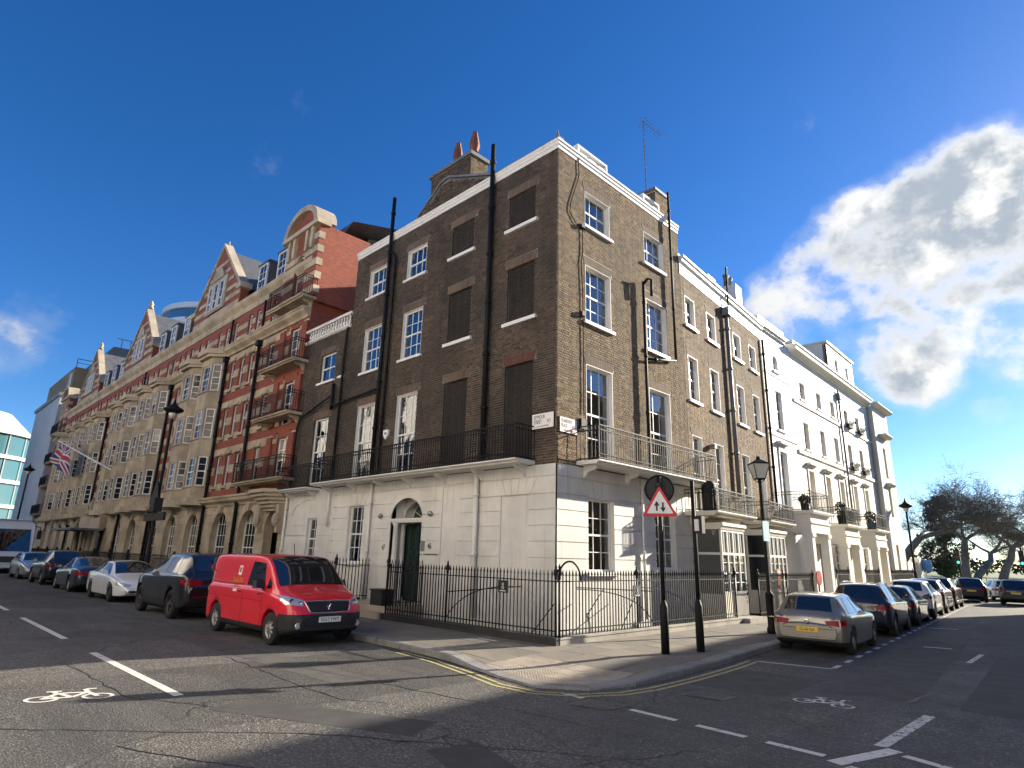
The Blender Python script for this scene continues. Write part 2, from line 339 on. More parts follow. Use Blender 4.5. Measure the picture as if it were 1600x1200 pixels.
class MB:
    def __init__(s): s.v = []; s.f = []
    def add(s, vs, fs):
        b = len(s.v); s.v += [tuple(p) for p in vs]; s.f += [tuple(i+b for i in f) for f in fs]; return s
    def box(s, x0, x1, y0, y1, z0, z1):
        return s.add([(x0,y0,z0),(x1,y0,z0),(x1,y1,z0),(x0,y1,z0),(x0,y0,z1),(x1,y0,z1),(x1,y1,z1),(x0,y1,z1)],
                     [(3,2,1,0),(4,5,6,7),(0,1,5,4),(1,2,6,5),(2,3,7,6),(3,0,4,7)])
    def fbox(s, fr, s0, s1, d0, d1, z0, z1):
        P = fr.P
        return s.add([P(s0,d0,z0),P(s1,d0,z0),P(s1,d1,z0),P(s0,d1,z0),P(s0,d0,z1),P(s1,d0,z1),P(s1,d1,z1),P(s0,d1,z1)],
                     [(3,2,1,0),(4,5,6,7),(0,1,5,4),(1,2,6,5),(2,3,7,6),(3,0,4,7)])
    def quad(s, a, b, c, d): return s.add([a,b,c,d], [(0,1,2,3)])
    def fprism(s, fr, poly, d0, d1):
        """poly of (s,z), extruded from depth d0 to d1"""
        n = len(poly)
        vs = [fr.P(a,d0,z) for a,z in poly]+[fr.P(a,d1,z) for a,z in poly]
        return s.add(vs, [tuple(range(n))[::-1], tuple(range(n,2*n))]+[(i,(i+1)%n,n+(i+1)%n,n+i) for i in range(n)])
    def prof(s, fr, s0, s1, prof):
        """moulding: profile of (d,z) swept along the wall"""
        n = len(prof); vs = [fr.P(s0,d,z) for d,z in prof]+[fr.P(s1,d,z) for d,z in prof]
        return s.add(vs, [tuple(range(n)), tuple(range(n,2*n))[::-1]]+[(i,n+i,n+(i+1)%n,(i+1)%n) for i in range(n)])
    def hprism(s, poly, z0, z1):
        n = len(poly); vs = [(x,y,z0) for x,y in poly]+[(x,y,z1) for x,y in poly]
        return s.add(vs, [tuple(range(n))[::-1], tuple(range(n,2*n))]+[(i,(i+1)%n,n+(i+1)%n,n+i) for i in range(n)])
    def tube(s, pts, r, n=8, caps=True):
        pts = [Vector(p) for p in pts]; m = len(pts)
        rr = r if isinstance(r, (list, tuple)) else [r]*m
        vs = []; prev = None
        for i, p in enumerate(pts):
            t = (pts[min(i+1,m-1)]-pts[max(i-1,0)])
            if t.length < 1e-9: t = Vector((0,0,1))
            t.normalize()
            if prev is None:
                a = Vector((0,0,1)) if abs(t.z) < .9 else Vector((1,0,0)); e1 = t.cross(a).normalized()
            else:
                e1 = (prev - t*prev.dot(t))
                e1 = e1.normalized() if e1.length > 1e-6 else t.orthogonal().normalized()
            prev = e1; e2 = t.cross(e1)
            for k in range(n):
                q = 2*math.pi*(k+.5)/n; vs.append(p+e1*(math.cos(q)*rr[i])+e2*(math.sin(q)*rr[i]))
        fs = [(i*n+k, i*n+(k+1)%n, (i+1)*n+(k+1)%n, (i+1)*n+k) for i in range(m-1) for k in range(n)]
        if caps: fs += [tuple(range(n))[::-1], tuple(range((m-1)*n, m*n))]
        return s.add(vs, fs)
    def lathe(s, c, prof, n=12, axis='Z', caps=True):
        """profile of (r, h) turned round an axis through c"""
        vs = []; m = len(prof)
        for r, h in prof:
            for k in range(n):
                q = 2*math.pi*k/n; a, b = r*math.cos(q), r*math.sin(q)
                if axis == 'Z': vs.append((c[0]+a, c[1]+b, c[2]+h))
                elif axis == 'Y': vs.append((c[0]+a, c[1]+h, c[2]+b))
                else: vs.append((c[0]+h, c[1]+a, c[2]+b))
        fs = [(i*n+k, i*n+(k+1)%n, (i+1)*n+(k+1)%n, (i+1)*n+k) for i in range(m-1) for k in range(n)]
        if caps: fs += [tuple(range(n))[::-1], tuple(range((m-1)*n, m*n))]
        return s.add(vs, fs)
    def ring(s, c, e1, e2, rad, r, n=10, m=4, a0=0.0, a1=2*math.pi):
        full = abs(a1-a0-2*math.pi) < 1e-6
        pts = [Vector(c)+Vector(e1)*rad*math.cos(a0+(a1-a0)*i/n)+Vector(e2)*rad*math.sin(a0+(a1-a0)*i/n) for i in range(n+1)]
        return s.tube(pts, r, m, not full)
    def wall(s, fr, s0, s1, z0, z1, holes, d=0.0, reveal=.25):
        ss = sorted({s0,s1,*[min(max(v,s0),s1) for h in holes for v in h[:2]]}); zs = sorted({z0,z1,*[min(max(v,z0),z1) for h in holes for v in h[2:4]]})
        for a, b in zip(ss, ss[1:]):
            for c, e in zip(zs, zs[1:]):
                m, k = (a+b)/2, (c+e)/2
                if any(h[0] < m < h[1] and h[2] < k < h[3] for h in holes): continue
                s.quad(fr.P(a,d,c), fr.P(b,d,c), fr.P(b,d,e), fr.P(a,d,e))
        for h in holes:
            a, b, c, e = h[:4]; q = d-reveal
            s.quad(fr.P(a,d,c),fr.P(a,q,c),fr.P(a,q,e),fr.P(a,d,e)); s.quad(fr.P(b,d,c),fr.P(b,d,e),fr.P(b,q,e),fr.P(b,q,c))
            s.quad(fr.P(a,d,e),fr.P(a,q,e),fr.P(b,q,e),fr.P(b,d,e)); s.quad(fr.P(a,d,c),fr.P(b,d,c),fr.P(b,q,c),fr.P(a,q,c))
        return s

ORG = {}
def thing(name, label, cat, loc=(0,0,0), group=None):
    o = bpy.data.objects.new(name, None); COL.objects.link(o); o.empty_display_size = .2
    o.location = loc; o['label'] = label; o['category'] = cat
    if group: o['group'] = group
    ORG[o] = Vector(loc); return o
def mesh_of(mb, name, mats, smooth=False, org=(0,0,0)):
    me = bpy.data.meshes.new(name); o = org
    me.from_pydata([(v[0]-o[0], v[1]-o[1], v[2]-o[2]) for v in mb.v], [], mb.f)
    for m in (mats if isinstance(mats, (list, tuple)) else [mats]): me.materials.append(m)
    if smooth: me.polygons.foreach_set('use_smooth', [True]*len(me.polygons))
    return me
def obj(mb, name, mats, parent=None, smooth=False, kind=None, label=None, cat=None, group=None):
    org = ORG[parent] if parent is not None else Vector((0,0,0))
    me = mb if isinstance(mb, bpy.types.Mesh) else mesh_of(mb, name, mats, smooth, org)
    o = bpy.data.objects.new(name, me); COL.objects.link(o)
    if parent is not None: o.parent = parent
    ORG[o] = org
    if kind: o['kind'] = kind
    if label: o['label'] = label
    if cat: o['category'] = cat
    if group: o['group'] = group
    return o
def place(me, name, parent, loc, rot=None, scale=None):
    """a small piece that shares its mesh with its twins; loc in world space"""
    o = bpy.data.objects.new(name, me); COL.objects.link(o)
    org = ORG[parent] if parent is not None else Vector((0,0,0))
    o.parent = parent; o.location = Vector(loc)-org
    if rot is not None: o.rotation_euler = rot
    if scale is not None: o.scale = scale
    ORG[o] = org; return o
def frot(fr):
    """euler that turns a mesh made in (x=s, y=-d, z) into the frame"""
    m = Matrix(((fr.u[0], -fr.n[0], 0), (fr.u[1], -fr.n[1], 0), (0, 0, 1)))
    return m
def text_mesh(txt, size, m, ext=.002, space=1.0, align='CENTER'):
    cu = bpy.data.curves.new('lettering', 'FONT'); cu.body = txt; cu.size = size; cu.extrude = ext
    cu.align_x = align; cu.align_y = 'CENTER'; cu.space_character = space; cu.resolution_u = 2
    o = bpy.data.objects.new('lettering', cu); COL.objects.link(o)
    dg = bpy.context.evaluated_depsgraph_get()
    me = bpy.data.meshes.new_from_object(o.evaluated_get(dg))
    bpy.data.objects.remove(o); bpy.data.curves.remove(cu)
    me.materials.clear(); me.materials.append(m); return me
def put_text(txt, size, m, parent, origin, right, up, sx=1.0, name='lettering', ext=.002, align='CENTER'):
    """letters lying in the plane right/up, facing right x up"""
    me = text_mesh(txt, size, m, ext, 1.0, align)
    r, u = Vector(right).normalized(), Vector(up).normalized(); n = r.cross(u)
    org = ORG[parent]
    for v in me.vertices:
        v.co = Vector(origin)-org + r*(v.co.x*sx) + u*v.co.y + n*v.co.z
    o = bpy.data.objects.new(name, me); COL.objects.link(o); o.parent = parent; ORG[o] = org; return o

# ================================================================== the setting
g = MB().box(-1500, 1500, -1500, 1500, -1.0, -.02)
obj(g, 'ground', mat('far_ground', fn=stained((.09,.10,.06), .3, .05)), kind='structure')
road = obj(MB().quad((-170,-90,0),(90,-90,0),(90,47,0),(-170,47,0)), 'road', M_road, kind='structure')

def kx(y): return 4.36-.0875*y                  # kerb line of the side street
K = [(-150,-3.95),(-20,-3.95),(-1.2,-3.95),(.7,-4.08),(2.3,-4.45),(3.1,-4.68),(3.7,-4.66),(4.15,-4.36),(4.42,-3.85),(4.52,-3.2),(4.52,-2.0),(4.47,-1.0),(kx(0)+.03,0),(kx(2),2),(kx(20),20),(kx(43),43)]
def resample(pts, step):
    out = [Vector((*pts[0],0))]; acc = 0.0
    for a, b in zip(pts, pts[1:]):
        a, b = Vector((*a,0)), Vector((*b,0)); L_ = (b-a).length; pos = step-acc
        while pos < L_: out.append(a+(b-a)*(pos/L_)); pos += step
        acc = (acc+L_) % step
    return out
def zp(x, y):
    r = math.hypot(x-3.25, y+4.5); k = min(max((2.6-r)/1.6, 0), 1); k = k*k*(3-2*k)
    return .12-.088*k
def offset_poly(pts, o):
    res = []
    for i, p in enumerate(pts):
        a = Vector(pts[max(i-1,0)]); b = Vector(pts[min(i+1,len(pts)-1)]); t = (b-a).normalized()
        res.append((p[0]-t.y*o, p[1]+t.x*o))
    return res
KI = offset_poly(K, .3)
pav_in = [(-2.4,47),(-1.35,43),(-.2,26),(1.05,8.6),(1.05,-1.25),(-150,-1.25)]
PAV = KI + [(kx(43)-.3,43)] + pav_in[1:]
pm = MB(); n_ = len(PAV)
def tri_fill(poly, zf):
    bm = bmesh.new(); vs = [bm.verts.new((x,y,0)) for x,y in poly]; bm.faces.new(vs); bmesh.ops.triangulate(bm, faces=bm.faces[:])
    out = MB(); bm.verts.ensure_lookup_table()
    out.v = [(v.co.x, v.co.y, zf(v.co.x, v.co.y)) for v in bm.verts]; out.f = [tuple(v.index for v in f.verts) for f in bm.faces]
    bm.verts.index_update(); out.f = [tuple(v.index for v in f.verts) for f in bm.faces]; bm.free(); return out
pavement = obj(tri_fill(PAV, lambda x,y: .012), "pavement", M_joint, kind='structure')
def clip_rect(poly, x0, x1, y0, y1):
    def cl(ps, ins, inter):
        out = []
        for i in range(len(ps)):
            a, b = ps[i-1], ps[i]
            if ins(b):
                if not ins(a): out.append(inter(a,b))
                out.append(b)
            elif ins(a): out.append(inter(a,b))
        return out
    def ix(v): return lambda a,b: (v, a[1]+(b[1]-a[1])*(v-a[0])/(b[0]-a[0]))
    def iy(v): return lambda a,b: (a[0]+(b[0]-a[0])*(v-a[1])/(b[1]-a[1]), v)
    p = poly
    for ins, it in ((lambda q: q[0]>=x0, ix(x0)),(lambda q: q[0]<=x1, ix(x1)),(lambda q: q[1]>=y0, iy(y0)),(lambda q: q[1]<=y1, iy(y1))):
        if not p: return []
        p = cl(p, ins, it)
    return p
def area(p): return abs(sum(p[i-1][0]*p[i][1]-p[i][0]*p[i-1][1] for i in range(len(p))))/2
def slab_obj(poly, name='paving_slab', m=M_slab, lift=0.0):
    ded = []
    for q in poly:
        if not ded or (abs(q[0]-ded[-1][0])+abs(q[1]-ded[-1][1])) > 1e-4: ded.append(q)
    if len(ded) < 3 or area(ded) < .012: return None
    b = MB(); n = len(ded); cx = sum(q[0] for q in ded)/n; cy = sum(q[1] for q in ded)/n; e = rnd.uniform(-.003,.003); tx, ty = rnd.uniform(-.004,.004), rnd.uniform(-.004,.004)
    zf = lambda x, y: zp(x,y)+e+tx*(x-cx)+ty*(y-cy)+lift
    sh = [(cx+(q[0]-cx)*.988, cy+(q[1]-cy)*.988) for q in ded]
    b.v = [(q[0],q[1],zp(q[0],q[1])-.03) for q in ded]+[(q[0],q[1],zf(*q)) for q in sh]
    b.f = [tuple(range(n,2*n))]+[(i,(i+1)%n,n+(i+1)%n,n+i) for i in range(n)]
    return obj(b, name, m, pavement)
TACT = (1.75, 4.15, -4.75, -2.75)
def lay(xa, xb, ya, yb, along_x, row, lmin, lmax):
    if along_x:
        y = yb
        while y > ya+.01:
            x = xb-rnd.uniform(0,.5); first = True
            xs = xb
            while xs > xa:
                l = rnd.uniform(lmin,lmax); x0 = max(xs-l, xa)
                yield (x0+.006, xs-.006, max(y-row,ya)+.006, y-.006); xs = x0
            y -= row
    else:
        x = xa
        while x < xb-.01:
            ys = ya
            while ys < yb:
                l = rnd.uniform(lmin,lmax); y1 = min(ys+l, yb)
                yield (x+.006, min(x+row,xb)-.006, ys+.006, y1-.006); ys = y1
            x += row
for rc in lay(-34, 1.75, -4.75, -1.25, True, .62, .75, 1.15):
    if rc[3]-rc[2] > .1: slab_obj(clip_rect(PAV, *rc))
for rc in lay(1.75, 5.0, -2.75, 13, False, .64, .75, 1.1): slab_obj(clip_rect(PAV, *rc))
for rc in lay(.95, 1.75, -1.25, 13, False, .8, .75, 1.1): slab_obj(clip_rect(PAV, *rc))
for rc in lay(4.15, 4.8, -4.75, -2.75, False, .65, .6, .8): slab_obj(clip_rect(PAV, *rc))
tx_ = TACT[0]
M_tact = mat('buff_blister_paving', fn=stained((.36,.31,.25), .25, 2.5, 0, 45, .3), rough=.85)
while tx_ < TACT[1]-.05:
    ty_ = TACT[2]
    while ty_ < TACT[3]-.05:
        q = clip_rect(PAV, tx_+.004, tx_+.396, ty_+.004, ty_+.396)
        o = slab_obj(q, 'tactile_tile', M_tact) if q else None
        if o:
            b = MB()
            for i in range(6):
                for j in range(6):
                    bx, by = tx_+.04+.064*i, ty_+.04+.064*j
                    if bx > kx(by)-.36 and by > -3: continue
                    if q and not (min(p[0] for p in q)+.02 < bx < max(p[0] for p in q)-.02 and min(p[1] for p in q)+.02 < by < max(p[1] for p in q)-.02): continue
                    if area(q) < .14 and any((Vector(p)-Vector((bx,by))).length < .05 for p in KI): continue
                    z = zp(bx,by)
                    b.add([(bx+.0125*math.cos(a)*k, by+.0125*math.sin(a)*k, z+h) for k, h in ((1.25,-.002),(.75,.007)) for a in (0,1.05,2.09,3.14,4.19,5.24)],
                          [(i_,(i_+1)%6,6+(i_+1)%6,6+i_) for i_ in range(6)]+[(6,7,8,9,10,11)])
            if b.v: obj(b, 'blister', M_tact, o, kind='stuff')
        ty_ += .4
    tx_ += .4
KR = resample(K, .92)
KRI = [Vector((*q,0)) for q in offset_poly([(p.x,p.y) for p in KR], .3)]
far_kerb = MB()
for i in range(len(KR)-1):
    a, b_, c, d = KR[i], KR[i+1], KRI[i+1], KRI[i]
    if a.x < -36 or a.y > 26: tgt = far_kerb
    else: tgt = MB()
    sh = .010 if tgt is not far_kerb else 0
    t = (b_-a).normalized()*sh; a2, b2, c2, d2 = a+t, b_-t, c-t, d+t
    bev = (KRI[i]-KR[i]).normalized()*.025; dz = rnd.uniform(-.007,.007)
    za, zb = zp(a.x,a.y)+dz, zp(b_.x,b_.y)+dz
    tgt.add([(a2.x,a2.y,-.1),(b2.x,b2.y,-.1),(b2.x,b2.y,zb-.025),(a2.x,a2.y,za-.025),(a2.x+bev.x,a2.y+bev.y,za),(b2.x+bev.x,b2.y+bev.y,zb),(c2.x,c2.y,zb),(d2.x,d2.y,za),(c2.x,c2.y,-.1),(d2.x,d2.y,-.1)],
            [(0,1,2,3),(3,2,5,4),(4,5,6,7),(0,3,4,7,9),(1,8,6,5,2),(9,7,6,8)])
    if tgt is not far_kerb: obj(tgt, 'kerb_stone', M_kerb, pavement)
obj(far_kerb, 'kerb_stone', M_kerb, pavement, kind='stuff')
# far stretches of pavement, too far to see single slabs
obj(tri_fill([(-150,-3.65),(-34,-3.65),(-34,-1.25),(-150,-1.25)], lambda x,y: .118), 'far_paving', M_slab, pavement)
obj(tri_fill([(kx(13)-.3,13),(kx(43)-.3,43),(-1.35,43),(-.2,26),(.74,13)], lambda x,y: .118), 'far_paving', M_slab, pavement)
# pavements across the two streets
p2_ = obj(MB().box(-150, 9.0, -19.6, -15.2, -.1, .12), 'opposite_pavement', M_slab, kind='structure')
p3_ = obj(MB().hprism([(12.9,-3.0),(17,-3.0),(13.2,46),(9.0,46)], -.1, .12), 'eastern_pavement', M_slab, kind='structure')
p4_ = obj(MB().box(13.5, 60, -19.6, -15.2, -.1, .12), 'southern_pavement', M_slab, kind='structure')

# ---------------------------------------------------------------- road markings
def strip(a, b, w, z=.004):
    a, b = Vector((*a,0)), Vector((*b,0)); t = (b-a).normalized(); n = Vector((-t.y,t.x,0))*(w/2)
    return [(a.x-n.x,a.y-n.y,z),(b.x-n.x,b.y-n.y,z),(b.x+n.x,b.y+n.y,z),(a.x+n.x,a.y+n.y,z)]
def mark(name, pts, m=M_line): return obj(MB().quad(*pts), name, m, road)
for x0, x1 in ((-3.87,.88),(-11.6,-6.27),(-19.4,-14.2),(-27,-22),(-35,-30),(-43,-38),(-51,-46),(-59,-54)):
    mark('centre_dash', strip((x0,-8.95),(x1,-8.95),.13))
for x0, x1 in ((4.05,4.5),(5.35,6.06),(6.35,6.99),(7.24,7.87)):
    mark('give_way_dash', strip((x0,-4.62-(x0-4)*.05),(x1,-4.62-(x1-4)*.05),.11))
mark('lane_line', strip((8.17,-3.95),(8.2,-1.75),.14), M_line_worn)
mark('junction_box_line', strip((8.02,-5.0),(8.33,-3.98),.17)); mark('junction_box_line', strip((8.45,-4.14),(10.4,-4.75),.12)); mark('junction_box_line', strip((8.16,-5.02),(9.9,-5.5),.12))
def dx(y): return 5.95-.0862*(y-1.47)
mark('bay_end_line', strip((4.62,.98),(5.98,1.30),.09))
y = 1.42
while y < 30:
    mark('bay_dash', strip((dx(y),y),(dx(y+.46),y+.46),.10), M_line_worn if 6 < y < 8 else M_line); y += 1.0
mark('short_cross_line', strip((6.28,7.05),(6.85,7.2),.12)); mark('short_cross_line', strip((5.15,13.2),(5.9,13.5),.14)); mark('worn_line', strip((7.6,4.7),(7.55,6.6),.1), M_line_worn)
mark('worn_line', strip((8.4,8.0),(8.9,8.0),.12), M_line_worn)
for off in (.20, .36):
    yl = offset_poly(K[2:14], -off); yl = [p for p in yl if p[1] < .9]; yl[0] = (-.6, yl[0][1])
    yl.append((kx(.9)+off, .9)); b = MB()
    for a, c in zip(yl, yl[1:]): b.quad(*strip(a, c, .065, .004))
    # mitre: overlap the joints slightly by lifting alternate pieces
    b.v = [(v[0],v[1],.004+.0006*((i//4) % 2)) for i, v in enumerate(b.v)]
    obj(b, 'yellow_line', M_yellow, road)
def bicycle(c, right, up, sz, m):
    r, u = Vector((*right,0)).normalized()*sz, Vector((*up,0)).normalized()*sz; c = Vector((*c,0)); b = MB(); k = [0]
    def L_(a, e, w=.045):
        k[0] += 1; p, q = c+r*a[0]+u*a[1], c+r*e[0]+u*e[1]
        b.quad(*strip((p.x,p.y),(q.x,q.y),w*sz*1.5,.004+.0004*k[0]))
    for cx in (-.32,.32):
        for i in range(16):
            a0, a1 = 2*math.pi*i/16, 2*math.pi*(i+1)/16
            ps = [c+r*(cx+rad*math.cos(a))+u*(.18+rad*math.sin(a)) for rad, a in ((.145,a0),(.20,a0),(.20,a1),(.145,a1))]
            b.quad(*[(p.x,p.y,.004) for p in ps])
    for a, e in (((-.32,.18),(-.12,.52)),((-.12,.52),(.22,.50)),((.22,.50),(.32,.18)),((-.12,.52),(.02,.20)),((.02,.20),(.22,.50)),((-.32,.18),(.02,.20)),((-.15,.52),(-.18,.66)),((-.26,.66),(-.08,.66)),((.22,.50),(.20,.70)),((.20,.70),(.34,.72))): L_(a, e)
    return obj(b, 'bicycle_marking', m, road)
bicycle((.33,-10.1), (.30,.95), (-1,.16), .98, M_line)
bicycle((6.95,-2.25), (1,.12), (-.05,1), .8, M_line_worn)
M_patch = mat('newer_tarmac', fn=stained((.054,.052,.050), .3, 2.5, 0, 70, .7), rough=.85)
M_patch2 = mat('older_tarmac', fn=stained((.072,.069,.063), .35, 2.2, 0, 70, .7), rough=.9)
def patch(pts, m, z=.002): return obj(MB().add([(x,y,z) for x,y in pts], [tuple(range(len(pts)))]), 'tarmac_patch', m, road)
patch([(5.0,-7.9),(9.2,-9.2),(9.35,-8.6),(5.15,-7.3)], M_patch); patch([(4.9,-2.4),(6.4,-2.2),(6.3,-.1),(4.75,-.3)], M_patch2)
patch([(6.8,-1.2),(7.9,-1.0),(6.9,9.0),(5.8,8.8)], M_patch2, .0015); patch([(-9,-6.6),(1.5,-6.2),(1.7,-6.9),(-9,-7.25)], M_patch2)
patch([(1.6,-8.3),(4.2,-7.1),(4.5,-7.7),(1.9,-8.95)], M_patch, .0022); patch([(8.4,-1.0),(9.5,-1.0),(8.9,6.5),(7.9,6.4)], M_patch)
M_sealant = mat('tar_joint', (.012,.012,.012), .55)
def crackline(pts, w=.022):
    b = MB(); P = [Vector((*p,0)) for p in pts]; Q = []
    for a, c in zip(P, P[1:]):
        n = max(2, int((c-a).length/.25))
        for i in range(n): Q.append(a+(c-a)*(i/n)+Vector((rnd.uniform(-.03,.03),rnd.uniform(-.03,.03),0)))
    Q.append(P[-1])
    for i, (a, c) in enumerate(zip(Q, Q[1:])): b.quad(*strip((a.x,a.y),(c.x,c.y),w*rnd.uniform(.5,1.3),.0028+.0003*(i % 2)))
    obj(b, 'tarmac_crack', M_sealant, road)
for pts in ([(1.2,-11.2),(3.8,-8.4),(6.4,-6.6),(8.4,-6.3)],[(0,-6.6),(3.2,-6.1),(6.5,-5.7)],[(2.9,-10.2),(6.2,-8.6),(7.6,-8.3)],[(4.6,-6.2),(7.8,-7.4)],[(6.3,-3.6),(7.6,-2.3),(7.9,.4)],[(-4,-9.6),(.6,-9.5),(2.2,-8.6)],[(5.4,-.4),(6.2,1.0)],[(6.6,4.0),(8.4,3.6)],[(-2,-7.2),(2.4,-7.4),(3.0,-7.0)],[(8.6,-6.8),(8.9,-4.9)]): crackline(pts)
def cover(pts, label):
    t = thing('manhole_cover', label, 'manhole cover', (pts[0][0],pts[0][1],0)); P = [Vector((*p,0)) for p in pts]; c = sum(P, Vector())/4
    fm = mat('worn_cast_iron', fn=stained((.10,.10,.10), .4, 8, 0, 60, .3), rough=.55)
    b = MB(); inn = [c+(p-c)*.9 for p in P]
    for i in range(4):
        j = (i+1) % 4; b.add([(P[i].x,P[i].y,.010),(P[j].x,P[j].y,.010),(inn[j].x,inn[j].y,.012),(inn[i].x,inn[i].y,.012)], [(0,1,2,3)])
    obj(b, 'frame', fm, t)
    for tri in ((0,1,2),(0,2,3)):
        q = [inn[k] for k in tri]; cc = sum(q, Vector())/3; q = [cc+(p-cc)*.95 for p in q]
        pl = obj(MB().add([(p.x,p.y,.009) for p in q], [(0,1,2)]), 'plate', fm, t); b = MB()
        for i in range(9):
            for j in range(9-i):
                w0, w1 = (i+.5)/10, (j+.5)/10
                p = q[0]*(1-w0-w1)+q[1]*w0+q[2]*w1; b.box(p.x-.012,p.x+.012,p.y-.012,p.y+.012,.008,.014)
        obj(b, 'tread', fm, pl, kind='stuff')
cover([(4.61,-5.14),(4.66,-4.68),(5.25,-4.5),(5.18,-4.98)], 'iron manhole cover in the road beside the tactile paving')
cover([(5.29,-3.29),(5.33,-2.86),(5.94,-2.73),(5.93,-3.18)], 'iron manhole cover near the double yellow lines of the side street')

# ================================================================== shared building pieces
PANE_UNIT = mesh_of(MB().box(-.5,.5,-.003,.003,-.5,.5), 'pane', M_glass)
PANE_DARK = mesh_of(MB().box(-.5,.5,-.003,.003,-.5,.5), 'pane', M_pane)
def panefn(c):
    def f(t, b):
        b.inputs['Base Color'].default_value = (*c, 1); b.inputs['Roughness'].default_value = .04; b.inputs['IOR'].default_value = 1.52
        set_bump(t, b, t.noise(poscoord(t), 1.4, 1, .5), .06, .05)
    return f
PANE_BLIND = mesh_of(MB().box(-.5,.5,-.003,.003,-.5,.5), 'pane', mat('glass_over_blind', fn=panefn((.30,.285,.25))))
PANE_NET = mesh_of(MB().box(-.5,.5,-.003,.003,-.5,.5), 'pane', mat('glass_over_net_curtain', fn=panefn((.12,.115,.105))))
PANE_DEEP = mesh_of(MB().box(-.5,.5,-.003,.003,-.5,.5), 'pane', mat('glass_over_dark_room', fn=panefn((.016,.017,.019))))
wrnd = random.Random(99)
def fang(fr): return math.atan2(fr.u[1], fr.u[0])
def sash(fr, s0, s1, z0, z1, cols, rows, root, d=-.12, curtain=0, sill=True, dark=False, fw=.065, name='window', mfr=None, headbox=.0):
    """painted sash window: box frame, two sashes, glazing bars; one pane object for each light"""
    mfr = mfr or M_white
    b = MB(); zm = z0+(z1-z0)*(rows//2)/rows if rows > 1 else z1
    b.fbox(fr, s0, s0+fw, d-.06, d+.03, z0, z1); b.fbox(fr, s1-fw, s1, d-.06, d+.03, z0, z1)
    b.fbox(fr, s0+fw, s1-fw, d-.06, d+.03, z1-fw, z1); b.fbox(fr, s0+fw, s1-fw, d-.06, d+.03, z0, z0+fw)
    i0, i1, j0, j1 = s0+fw, s1-fw, z0+fw, z1-fw
    if rows > 1: b.fbox(fr, i0, i1, d-.05, d+.015, zm-.028, zm+.028)
    bw = .012
    sx = [i0+(i1-i0)*k/cols for k in range(cols+1)]; sz = [j0+(j1-j0)*k/rows for k in range(rows+1)]
    for v in sx[1:-1]: b.fbox(fr, v-bw, v+bw, d-.035, d-.005, j0, j1)
    for k, v in enumerate(sz[1:-1]):
        if rows > 1 and k+1 == rows//2: continue
        b.fbox(fr, i0, i1, d-.033, d-.007, v-bw, v+bw)
    w = obj(b, name, mfr, root)
    rz = (0,0,fang(fr)); style = wrnd.random(); cut = wrnd.choice((.35,.5,.5,.7))
    for a, c in zip(sx, sx[1:]):
        for e, f in zip(sz, sz[1:]):
            me = PANE_UNIT
            if dark: me = PANE_DEEP if style < .62 else PANE_NET if style < .84 else (PANE_BLIND if (e-z0)/(z1-z0) > cut-.01 else PANE_DEEP)
            tw = rnd.uniform(-.006,.006)
            place(me, 'pane', w, fr.P((a+c)/2, d-.02, (e+f)/2), (rnd.uniform(-.005,.005),0,rz[2]+tw), (c-a,1,f-e))
    if sill: obj(MB().fbox(fr, s0-.11, s1+.11, d, .09, z0-.095, z0-.001), 'sill', M_white, w)
    if curtain:
        cw = (s1-s0)*curtain; cb = MB()
        for a, e in ((s0+.03, s0+.03+cw), (s1-.03-cw, s1-.03)):
            n = 7
            pts = [(a+(e-a)*i/n, d-.16-(.05 if i % 2 else 0)) for i in range(n+1)]
            for p, q in zip(pts, pts[1:]): cb.quad(fr.P(p[0],p[1],z0), fr.P(q[0],q[1],z0), fr.P(q[0],q[1],z1), fr.P(p[0],p[1],z1))
        obj(cb, 'curtain', M_curtain, w)
        if style > .55:
            zb = z1-(z1-z0)*(.12+.3*wrnd.random()); obj(MB().fbox(fr, s0+.04, s1-.04, d-.13, d-.12, zb, z1-.03), 'roller_blind', M_curtain, w)
    return w
def flat_arch(fr, s0, s1, z, h, root, m, d=.004):
    b = MB(); n = int((s1-s0+.16)/.085); zt = z+h
    for i in range(n):
        a0, a1 = i/n, (i+1)/n
        lo0, lo1 = s0-.02+(s1-s0+.04)*a0+.004, s0-.02+(s1-s0+.04)*a1-.004
        hi0, hi1 = s0-.13+(s1-s0+.26)*a0+.004, s0-.13+(s1-s0+.26)*a1-.004
        b.fprism(fr, [(lo0,z),(lo1,z),(hi1,zt),(hi0,zt)], d-.03, d)
    return obj(b, 'flat_arch', m, root)
def brick_boxes(s0, s1, z0, z1, holes, phase=0):
    """Flemish bond laid round the openings: list of (s0,s1,z0,z1)"""
    out = []; L_, H_, J, C = .209, .0965, .017, .075
    n = int(round((z1-z0)/C)); 
    for r in range(n):
        za = z0+r*C; zb = za+C-J; zc = (za+zb)/2
        cut = sorted([(h[0],h[1]) for h in holes if h[2] < zc < h[3]])
        spans = []; a = s0
        for h in cut:
            if h[0] > a: spans.append((a, h[0]))
            a = max(a, h[1])
        if a < s1: spans.append((a, s1))
        for (a, e) in spans:
            x = a; k = (r+phase) % 2
            if a == s0 and r % 2: x_first = .0525
            x = a-(0 if (r % 2) else .16)
            while x < e-.02:
                l = L_ if k % 2 == 0 else H_
                p, q = max(x, a), min(x+l, e-.002)
                if q-p > .03: out.append((p, q, za, zb))
                x += l+J; k += 1
    return out
